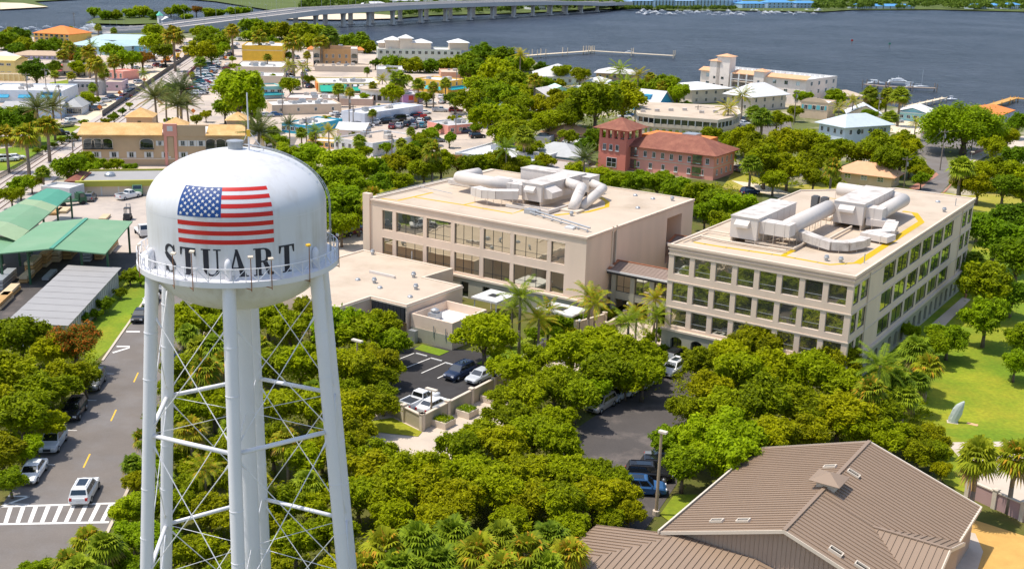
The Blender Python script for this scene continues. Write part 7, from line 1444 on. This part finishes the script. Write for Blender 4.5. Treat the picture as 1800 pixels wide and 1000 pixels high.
def truck(px, py, ang, lb, cab='white_paint', bed='white_paint', s=1.):
    p = at(px, py); t = thing('box_truck', lb, 'truck', p, math.radians(ang)); b_ = MB().box(.9,-1,.5,2.3,1,1.5); b_.add([(.9,-1,1.5),(2.3,-1,1.5),(2.3,1,1.5),(.9,1,1.5),(.9,-.95,2.4),(1.9,-.95,2.4),(1.9,.95,2.4),(.9,.95,2.4)], [(4,5,6,7),(0,1,5,4),(1,2,6,5),(2,3,7,6),(3,0,4,7)]); obj('cab', b_, cab, t)
    obj('windshield', MB().face([(2.27,-.85,1.6),(2.27,.85,1.6),(1.95,.8,2.3),(1.95,-.8,2.3)]), 'glass_car', t)
    for sg in (-1,1): obj('side_window', MB().face([(1.05,sg*1.01,1.55),(1.95,sg*1.01,1.55),(1.75,sg*.98,2.25),(1.05,sg*.98,2.25)]), 'glass_car', t)
    obj('flatbed', MB().box(-3,-1.05,.8,.8,1.05,1.0).box(.6,-1.05,1.,.75,1.05,2.2), bed, t)
    for x in (-2.2,1.6):
        for sg in (-1,1): obj('wheel', MB().tube((x,sg*.78,.42),(x,sg*1.03,.42),.42,n=14), 'rubber', t)
truck(252,414,-60,'white flatbed truck cab beside the tank'); truck(243,342,-75,'green and white truck in the bay of the lime building', 'green_roof', 'dark_metal'); truck(130,360,40,'green yard truck beside the patched shelter roof', 'dark_green', 'dark_green')
# town traffic
for x, y, an, k, c, lb in ((128,217,60,'suv','white','white SUV on the first town road by the bay shop'),(117,224,60,'sedan','tan','tan sedan following the white SUV by the bay shop'),(107,238,20,'suv','black','black SUV turning near the hedge'),(167,195,60,'suv','grey','grey SUV in the queue nearest the bay shop'),(176,188,60,'sedan','white','white sedan in the queue below the date palm'),(185,181,60,'suv','white','white SUV in the queue beside the date palm'),(197,174,60,'sedan','grey','grey sedan in the queue behind the date palm'),(215,178,62,'sedan','blue','blue car queued along the dark fence'),(222,173,62,'suv','maroon','maroon car queued along the dark fence'),(228,167,62,'suv','grey','grey car queued along the dark fence'),(233,162,62,'sedan','navy','dark blue car queued along the dark fence'),(232,156,62,'suv','silver','silver SUV passing the lavender shop'),(245,148,62,'suv','silver','silver SUV passing the pink shop'),(239,122,65,'sedan','silver','silver car parked under trees past the pink shop'),(261,121,65,'sedan','white','white car parked under trees past the pink shop'),(277,118,65,'suv','maroon','maroon car near the orange barriers'),(288,120,65,'suv','black','black truck near the orange barriers'),(374,144,70,'suv','white','white SUV on the second road by the car park'),(384,147,70,'sedan','white','white car on the second road beside the hedge'),(375,156,70,'sedan','silver','silver car on the second road nearest the big tree'),(390,135,70,'sedan','white','white car on the second road by the shops'),(402,116,72,'sedan','white','white car on the second road past the shops'),(405,99,72,'suv','black','black SUV on the second road far end'),(398,122,72,'sedan','maroon','maroon car by the shop hedge'),(388,105,72,'van','white','white van at the end of the car park'),(391,100,72,'van','white','second white van at the end of the car park')): vehicle(x, y, an, k, c, lb)
cols = ['white','silver','black','white','blue','grey','white','red','navy','silver','white','teal','black','white','grey','white']
n = 0
for r in range(11):
    for q in range(5):
        t, s = (r+.5)/11, (q+.5)/5
        a = at(330,171).lerp(at(360,111), t); b_ = at(357,170).lerp(at(386,108), t); p = a.lerp(b_, s)
        if r == 3 and q == 0: continue
        c = cols[(r*7+q*3+r*q) % 16]; k = ('sedan','suv','hatch')[(r+q) % 3]
        vehicle(0,0,8+random.uniform(-3,3)+(q % 2)*180,k,c,'%s car, %s from left, %s row of the packed railway car park' % (c, ORD[q], ORD[r]),'cars in the packed railway car park',world=(p.x,p.y,0)); n += 1
for i, (x, y, k, c) in enumerate(((630,224,'suv','navy'),(645,225,'sedan','white'),(661,219,'suv','white'),(675,218,'suv','black'),(688,216,'suv','grey'),(700,214,'van','black'),(714,212,'suv','white'),(725,209,'suv','navy'),(736,208,'pickup','red'))): vehicle(x, y, 40+180*(i % 2), k, c, '%s vehicle in the rear row beside the white warehouse, %s from the left' % (c, ORD[i]), 'cars beside the white warehouse')
for i, (x, y, k, c) in enumerate(((690,226,'suv','maroon'),(702,225,'suv','silver'),(715,222,'suv','black'),(727,219,'suv','navy'),(739,217,'suv','white'),(752,215,'suv','black'),(728,226,'sedan','grey'),(743,224,'suv','teal'))): vehicle(x, y, 85, k, c, '%s vehicle in the front row below the white warehouse, %s in the list from left' % (c, ORD[i]) if False else '%s vehicle in the front row below the white warehouse%s' % (c, '' if c != 'black' else (', left one' if i == 2 else ', right one')), 'cars below the white warehouse')
for x, y, an, k, c, lb in ((774,197,5,'pickup','silver','silver pickup on the lane past the warehouse'),(755,184,20,'suv','white','white SUV parked by the painted wall'),(776,174,80,'suv','white','white SUV parked before the marigold building'),(777,182,80,'sedan','silver','silver car before the flowering verge'),(801,198,10,'suv','maroon','maroon SUV behind the pole on the lane'),(746,201,30,'sedan','white','white car at the warehouse corner'),(815,235,10,'suv','navy','dark SUV beside the pink office'),(839,243,30,'suv','black','black SUV parked under the tree by the pink office'),(1318,342,30,'suv','navy','dark SUV on the sandy track by the rose building'),(1302,302,40,'suv','grey','dark car behind the rose building'),(1305,222,30,'pickup','white','white pickup in the curved office car park'),(1288,225,30,'sedan','black','black car at the end of the curved office'),(1744,263,60,'suv','red','red SUV on the brick-edged street'),(1576,216,10,'suv','silver','silver SUV parked by the aqua house'),(1636,238,20,'suv','black','black SUV under the huge tree, left one'),(1668,242,20,'sedan','grey','grey car under the huge tree'),(1700,246,20,'suv','black','black SUV under the huge tree, right one'),(523,158,75,'sedan','grey','grey car in the shopping street'),(512,140,75,'sedan','silver','silver car parked in the shopping street'),(545,155,75,'suv','navy','dark SUV parked before the green awning'),(538,148,75,'sedan','black','black car in the shopping street lane'),(15,284,30,'suv','white','white SUV parked beyond the railway fence'),(27,281,30,'sedan','white','white sedan beside the white SUV beyond the fence')): vehicle(x, y, an, k, c, lb)
XC = ['white','grey','silver','black','white','blue','maroon','tan','white','navy']
def carrow(where, pts, an, off=0):
    n_ = {}
    for i, (x, y) in enumerate(pts):
        c = XC[(i*3+off) % 10]; n_[c] = n_.get(c, 0)+1; vehicle(x, y, an, ('sedan','suv','hatch')[(i+off) % 3], c, '%s car %s%s' % (c, where, '' if n_[c] == 1 else ', %s of its colour from the left' % ORD[n_[c]-1]), 'cars '+where)
carrow('parked along the shopping street kerb', [(506,146),(509,136),(513,128),(516,120),(535,134),(540,126),(533,112),(522,104)], 80)
carrow('parked before the long beige row', [(470,206),(484,205),(610,214),(600,208),(592,204)], 20, 2)
carrow('under trees of the first town road', [(262,110),(270,105),(281,100),(300,98),(312,92),(322,86),(330,80),(338,76)], 62, 4)
carrow('on the second road near the river', [(412,86),(416,80),(405,92),(420,72),(398,132),(382,158)], 72, 1)
carrow('beside the cottages near the curved office', [(1106,205),(1098,208),(1310,214),(1318,210),(1330,216),(1350,222)], 20, 5)
carrow('in the forecourt left of the left office', [(600,418),(618,412),(634,407)], 56, 3)
carrow('in front of the white corner building', [(610,264),(628,262),(700,258),(722,250),(748,244),(770,250)], 25, 6)
for x, y, c, lb in ((312,46,'silver','silver car on the bridge ramp'),(330,45,'grey','grey car following on the bridge ramp'),(256,55,'grey','grey car at the foot of the bridge ramp')): vehicle(x, y, 10, 'sedan', c, lb, z=dict([(312,2.1),(330,2.7),(256,.9)])[x])
for i, (x, y, c) in enumerate(((294,110,'orange'),(311,104,'yellow'),(331,100,'yellow'))):
    p = at(x, y); t = thing('excavator', ('orange digger at the railway road works', 'yellow digger left of the rails', 'yellow digger on the rails')[i], 'digger', p, .6*i); obj('tracks', MB().box(-1.6,-1.3,0,1.6,-.7,.8).box(-1.6,.7,0,1.6,1.3,.8), 'dark_metal', t); obj('cab', MB().box(-1.6,-1.1,.85,1.,1.1,1.6).box(-.2,-1.,1.6,1.,.1,2.8), CARC[c], t); obj('boom', MB().tube((.9,.5,1.6),(3.,.5,3.6),.22,.18,6).tube((3.,.5,3.6),(4.4,.5,1.6),.18,.12,6), CARC[c], t); obj('bucket', MB().box(4.1,.1,1.,4.8,.9,1.6), 'dark_metal', t)
# ---------------------------------------------------------------- poles, lamps, fences
def pole(px, yb, yt, label, arm=True, mat='wood_pole', r=.16, name='utility_pole', cat='utility pole'):
    g = at(px, yb); h = hz(px, yb, yt); t = thing(name, label, cat, (g.x, g.y, 0), random.uniform(-.6,.6)); obj('shaft', MB().tube((0,0,0),(0,0,h),r,r*.7,8), mat, t)
    if arm: obj('crossarm', MB().box(-1.1,-.08,h-.7,1.1,.08,h-.55), mat, t); obj('insulator', MB().lathe([(.06,h-.54),(.08,h-.4),(.03,h-.3)],6,c=(-.9,0)).lathe([(.06,h-.54),(.08,h-.4),(.03,h-.3)],6,c=(.9,0)), 'steel_grey', t); obj('transformer', MB().tube((.3,.1,h-2.2),(.3,.1,h-1.3),.25,n=8), 'steel_grey', t)
    return t, h
for x, yb, yt, lb in ((497,203,160,'utility pole at the left end of the beige row'),(614,224,168,'tall utility pole beside the warehouse, left of a pair'),(621,224,184,'shorter utility pole beside the warehouse, right of a pair'),(801,246,194,'utility pole before the pink office'),(802,162,122,'utility pole before the marigold building'),(539,256,206,'pale utility pole among the palms before the blue wall'),(645,262,226,'thin pole at the white corner building'),(689,278,236,'street pole right of the white corner building'),(1652,300,228,'tall wooden pole at the right street corner'),(1588,333,276,'wooden pole beside the tan house'),(1707,266,214,'wooden pole in front of the huge tree'),(1372,232,198,'wooden pole left of the pale blue house'),(1224,231,185,'wooden pole before the curved office, left one'),(1280,222,184,'wooden pole at the right end of the curved office'),(1395,220,160,'pole beside the sand-coloured houses'),(1463,250,212,'pole before the pale blue house'),(1542,215,170,'pole beside the gable cottage'),(700,126,95,'pole in the wooded bank'),(50,178,128,'pole behind the white store, left one'),(83,176,120,'pole behind the white store, right one'),(108,212,150,'tall pole right of the blue shed'),(160,112,64,'tall concrete pole by the palms near the inn'),(130,290,242,'pole beside the railway hedge'),(132,60,22,'mast-like pole right of the yellow condominium')): pole(x, yb, yt, lb)
def lamp(px, yb, yt, label, mat, double=False, r=.13):
    g = at(px, yb); h = hz(px, yb, yt); t = thing('street_lamp', label, 'street lamp', (g.x, g.y, 0), YAW); obj('pole', MB().tube((0,0,0),(0,0,h),r,r*.75,10), mat, t); obj('lamp_head', MB().box(-.75 if double else -.25,-.22,h,.75 if double else .55,.22,h+.2), 'fascia', t); obj('base', MB().lathe([(r*2,0),(r*2,.5),(r,.55)],10), 'concrete', t)
lamp(1153,905,760,'tan lamp post beside the blue SUV','pole_tan',r=.17); lamp(1221,612,526,'grey lamp post in front of the right office','steel_grey'); lamp(758,742,686,'bronze double-headed lamp above the fence planters','pole_tan',True); lamp(629,690,600,'lamp post rising among the trees left of the car park','pole_tan',True); lamp(1700,332,268,'thin street lamp by the brick pavement','steel_grey',r=.08)
for x, yb, yt, lb in ((1017,604,566,'white globe lamp by the garden wall'),(1102,565,536,'white globe lamp under the link bridge'),(1140,570,546,'white globe lamp beside the court path')):
    g = at(x, yb); h = hz(x, yb, yt); t = thing('globe_lamp', lb, 'lamp', g); obj('pole', MB().tube((0,0,0),(0,0,h),.06,n=6), 'dark_metal', t); obj('globe', MB().lathe([(.22*math.sin(math.pi*i/8) or .01,h+.2-.22*math.cos(math.pi*i/8)) for i in range(9)],12), 'white_paint', t, smooth=True)
rf = thing('railway_fence', 'dark picket fence beside the railway at the left edge', 'fence'); a, b_ = at(-20,328), at(76,274)
for i in range(60): p = a.lerp(b_, i/59); obj('picket', MB().box(p.x-.05,p.y-.05,0,p.x+.05,p.y+.05,1.5), 'dark_metal', rf)
d = b_-a; obj('fence_rail', MB().obox(a+Vector((0,0,1.2)), d, (.05,.05,0), (0,0,.1)).obox(a+Vector((0,0,.3)), d, (.05,.05,0), (0,0,.1)), 'dark_metal', rf)
wf = thing('works_fence', 'long black fence between the first town road and the rails', 'fence'); a, b_ = at(180,206), at(345,92)
for i in range(40): p, q = a.lerp(b_, i/40), a.lerp(b_, (i+.96)/40); obj('fence_panel', MB().obox(p, q-p, (.06,0,0), (0,0,1.9)), 'dark_metal', wf)
wf2 = thing('car_park_wall', 'low dark red wall between the rails and the packed car park', 'wall'); a, b_ = at(322,142), at(345,118); obj('wall_run', MB().obox(a, b_-a, (.3,0,0), (0,0,1.2)), (.20,.05,.05), wf2)
for i, (x, y) in enumerate(((254,148),(211,172),(176,198),(340,205),(372,134),(285,116),(397,108))):
    p = at(x, y); t = thing('works_sign', 'orange road works sign, %s from the left along the town roads' % ORD[[6,7,0,1,2,3,4,5].index(0) if False else sorted(range(7), key=lambda k: (254,211,176,340,372,285,397)[k]).index(i)], 'sign', p, .3, 'orange road works signs'); obj('stand', MB().box(-.05,-.05,0,.05,.05,1.), 'dark_metal', t); obj('board', MB().add([(0,-.06,.9),(.8,-.06,1.7),(0,-.06,2.5),(-.8,-.06,1.7),(0,.02,.9),(.8,.02,1.7),(0,.02,2.5),(-.8,.02,1.7)], [(0,1,2,3),(7,6,5,4),(0,4,5,1),(1,5,6,2),(2,6,7,3),(3,7,4,0)]), 'tile_orange', t)
# wires along the right-hand poles
def wire(a, b_, sag, t):
    P = [a.lerp(b_, i/10)-Vector((0,0,sag*4*(i/10)*(1-i/10))) for i in range(11)]; obj('cable', MB().path(P, .035, 3), 'dark_metal', t)
wt_ = thing('power_lines', 'power lines strung between the wooden poles at the right', 'power line')
def ptop(x, yb, yt): g = at(x, yb); return Vector((g.x, g.y, hz(x, yb, yt)-.4))
for o in (-.8, .8): wire(ptop(1588,333,276)+Vector((o,0,0)), ptop(1652,300,228)+Vector((o,0,0)), .8, wt_); wire(ptop(1652,300,228)+Vector((o,0,0)), ptop(1707,266,214)+Vector((o,0,0)), .8, wt_); wire(ptop(1588,333,276)+Vector((o,0,0)), ptop(1280,222,184)+Vector((o,0,0)), 1.5, wt_); wire(ptop(1280,222,184)+Vector((o,0,0)), ptop(1224,231,185)+Vector((o,0,0)), .5, wt_)
st_ = thing('garden_sculpture', 'pale weathered leaning sculpture on the lawn', 'sculpture', at(1674,742), -.3); sg = []
for z, x, w1, w2 in ((0,0,.5,.42),(.5,.05,.55,.4),(1.1,.22,.62,.36),(1.7,.42,.55,.32),(2.2,.62,.42,.26),(2.6,.85,.2,.16),(2.72,.92,.06,.05)): sg += [(x+w1*math.cos(a)*(1+.18*math.sin(3*a+z*2)), w2*math.sin(a), z) for a in [2*math.pi*i/10 for i in range(10)]]
obj('figure', MB().add(sg, [(k*10+i,k*10+(i+1)%10,(k+1)*10+(i+1)%10,(k+1)*10+i) for k in range(6) for i in range(10)]+[tuple(range(60,70))]), (.50,.55,.52), st_); obj('plinth', MB().box(-.6,-.5,-.05,.6,.5,.06), 'concrete', st_)
st2 = thing('lawn_plaque', 'small pinkish stone slab set in the lawn', 'slab', at(1709,746), YAW); obj('slab', MB().box(-.6,-.3,0,.6,.3,.08), 'tile_peach', st2)
rs_ = thing('red_post', 'small red-brown post at the corner of the right office path', 'post', at(1697,524)); obj('shaft', MB().box(-.15,-.15,0,.15,.15,1.2).box(-.2,-.2,1.2,.2,.2,1.3), 'brick_red', rs_)
# ---------------------------------------------------------------- boats, docks
def boat_mesh(kind):
    h = MB(); L, w = dict(yacht=(1.,.13), cruiser=(1.,.17), sail=(1.,.14), skiff=(1.,.2))[kind]; n = 9; P = []
    for i in range(n+1):
        t = i/n; x = -.5+t; hw = w*(1-max(0,(t-.5)/.5)**2.2); P.append([(x,-hw*.6,-.02),(x,-hw,.075+.035*t),(x,hw,.075+.035*t),(x,hw*.6,-.02)])
    h.add([v for s in P for v in s], [(k*4+i,k*4+i+1,(k+1)*4+i+1,(k+1)*4+i) for k in range(n) for i in range(3)]+[(0,3,2,1)])
    if kind == 'yacht': h.box(-.42,-w*.75,.09,.22,w*.75,.15).box(-.30,-w*.62,.15,.12,w*.62,.20).box(-.16,-w*.4,.20,.04,w*.4,.24).box(-.34,-w*.7,.205,-.02,w*.7,.212).tube((-.06,0,.24),(-.1,0,.33),.008,n=4)
    if kind == 'cruiser': h.box(-.28,-w*.7,.08,.18,w*.7,.16).box(-.2,-w*.55,.16,.06,w*.55,.22).box(-.34,-w*.6,.235,.04,w*.6,.245)
    if kind == 'sail': h.box(-.15,-w*.45,.08,.15,w*.45,.13).tube((.05,0,.08),(.05,0,1.15),.008,n=4).tube((.05,0,.22),(-.38,0,.2),.012,n=4)
    if kind == 'skiff': h.box(-.1,-w*.4,.09,.08,w*.4,.2).box(-.14,-w*.5,.28,.12,w*.5,.3).box(-.5,-.05,.02,-.44,.05,.16)
    g = MB()
    if kind in ('yacht','cruiser'): g.box(-.36 if kind == 'yacht' else -.2,-w*.76,.105,.18 if kind == 'yacht' else .1,w*.76,.13)
    return h.mesh(kind, 'hull'), (g.mesh('cabin_window', 'glass_dark') if g.v else None)
_BM = {}
def boat(px, py, wpx, kind, ang, label, group=None):
    if kind not in _BM: _BM[kind] = boat_mesh(kind)
    p = at(px, py, -1.1); s = wpx*depth(p)/FPX; a = math.radians(ang); k = s/max(abs(math.cos(a)), .25)
    t = thing({'yacht':'motor_yacht','cruiser':'motor_boat','sail':'sailing_boat','skiff':'small_boat'}[kind], label, 'boat', (p.x, p.y, -1.1), a, group); put('hull', _BM[kind][0], t)
    if _BM[kind][1]: put('cabin_window', _BM[kind][1], t)
    t.scale = (k, k, k)
for x, y, w_, k, an, lb in ((166,54,44,'yacht',-20,'largest white motor yacht at the left marina'),(150,55,26,'yacht',-15,'white yacht moored beside the largest one'),(58,52,20,'yacht',10,'white yacht behind the orange roof, left one'),(84,50,18,'yacht',10,'white yacht behind the orange roof, right one'),(233,50,16,'cruiser',0,'white motor boat under the bridge ramp'),(205,52,14,'sail',5,'white sailing boat beside the ramp palms'),(252,50,10,'skiff',0,'small boat beside the bridge ramp')): boat(x, y, w_, k, an, lb)
for i in range(26): boat(4+i*8.6+random.uniform(-2,2), 57-random.uniform(0,5) if i % 3 else 50, random.uniform(9,14), 'sail' if i % 3 == 1 else 'cruiser', random.uniform(-25,25), 'small white boat moored in the left marina behind the trees', 'boats in the left marina')
for i in range(62): boat(1122+i*5.3+random.uniform(-2,2), 24.5-abs(i-31)*.06+random.uniform(-4.,3.5), random.uniform(7,13), 'sail' if i % 4 == 1 else ('cruiser' if i % 2 else 'yacht'), random.uniform(-60,60), 'white boat moored in the crowded marina across the river', 'boats in the far marina')
for i in range(16): boat(398+i*6.6, 13+random.uniform(-4,5), random.uniform(7,10), 'sail', random.uniform(-40,40), 'sailing boat anchored beyond the bridge ramp', 'sailing boats beyond the bridge')
def dock(name, label, pts, w_, mat, posts, ph, z=.5):
    W3 = [at(x, y, z) for x, y in pts]; t = thing(name, label, 'dock', (W3[0].x, W3[0].y, 0)); o0 = Vector((W3[0].x, W3[0].y, 0))
    for i in range(len(W3)-1):
        a, b_ = W3[i]-o0, W3[i+1]-o0; d = (b_-a).normalized(); n = Vector((-d.y,d.x,0))*w_/2; obj('deck', MB().obox(a-n-Vector((0,0,.3)), b_-a, n*2, (0,0,.3+.003*i)), mat, t)
        k = max(2, int((b_-a).length/posts))
        for j in range(k+1):
            p = a.lerp(b_, j/k)
            for s in (-1,1): q = p+n*s; obj('piling', MB().tube((q.x,q.y,-1.6),(q.x,q.y,ph),.2,n=6), mat, t)
dock('breakwater_dock', 'long pale dock with white posts out in the river', [(925,98),(955,95.5),(1030,90.5),(1040,89.5),(1185,98)], 3.5, 'sand', 16, 3.2)
dock('marina_dock', 'dark timber dock with pilings beside the moored yachts', [(1520,148),(1560,152),(1645,155)], 4, 'wood_pole', 7, 2.4); dock('pier', 'narrow pale pier leading to the boat lift', [(1594,187),(1660,172)], 2, 'sand', 8, .9); dock('pier', 'orange timber pier at the right edge', [(1738,186),(1783,172),(1830,176)], 3, (.60,.32,.08), 10, 1.0); dock('pier', 'short grey pier below the long dock', [(1140,149),(1178,135)], 2, 'wood_pole', 9, 1.)
for x, y, w_, k, an, lb in ((1582,149,46,'yacht',-8,'largest white yacht at the near dock'),(1540,148,30,'cruiser',-5,'white motor boat at the left end of the near dock'),(1600,155,26,'cruiser',-8,'white motor boat in front of the largest yacht'),(1618,154,26,'sail',-10,'white sailing boat at the near dock'),(1672,176,22,'skiff',5,'white boat hanging on the lift at the pier end'),(1107,93,15,'cruiser',0,'white motor boat alongside the long dock'),(1420,19,10,'cruiser',0,'white boat at the right end of the far marina'),(1018,20,6,'skiff',0,'tiny white boat near the bridge piers')): boat(x, y, w_, k, an, lb)
for x, y, c, lb in ((1497,79,'flag_red','red channel marker in the river'),(1563,85,'green_roof_new','green channel marker in the river')):
    p = at(x, y, -1.1); t = thing('channel_marker', lb, 'buoy', p); obj('pile', MB().tube((0,0,-1),(0,0,2.6),.2,n=6), 'wood_pole', t); obj('board', MB().box(-.7,-.1,2.2,.7,.1,3.4), c, t)
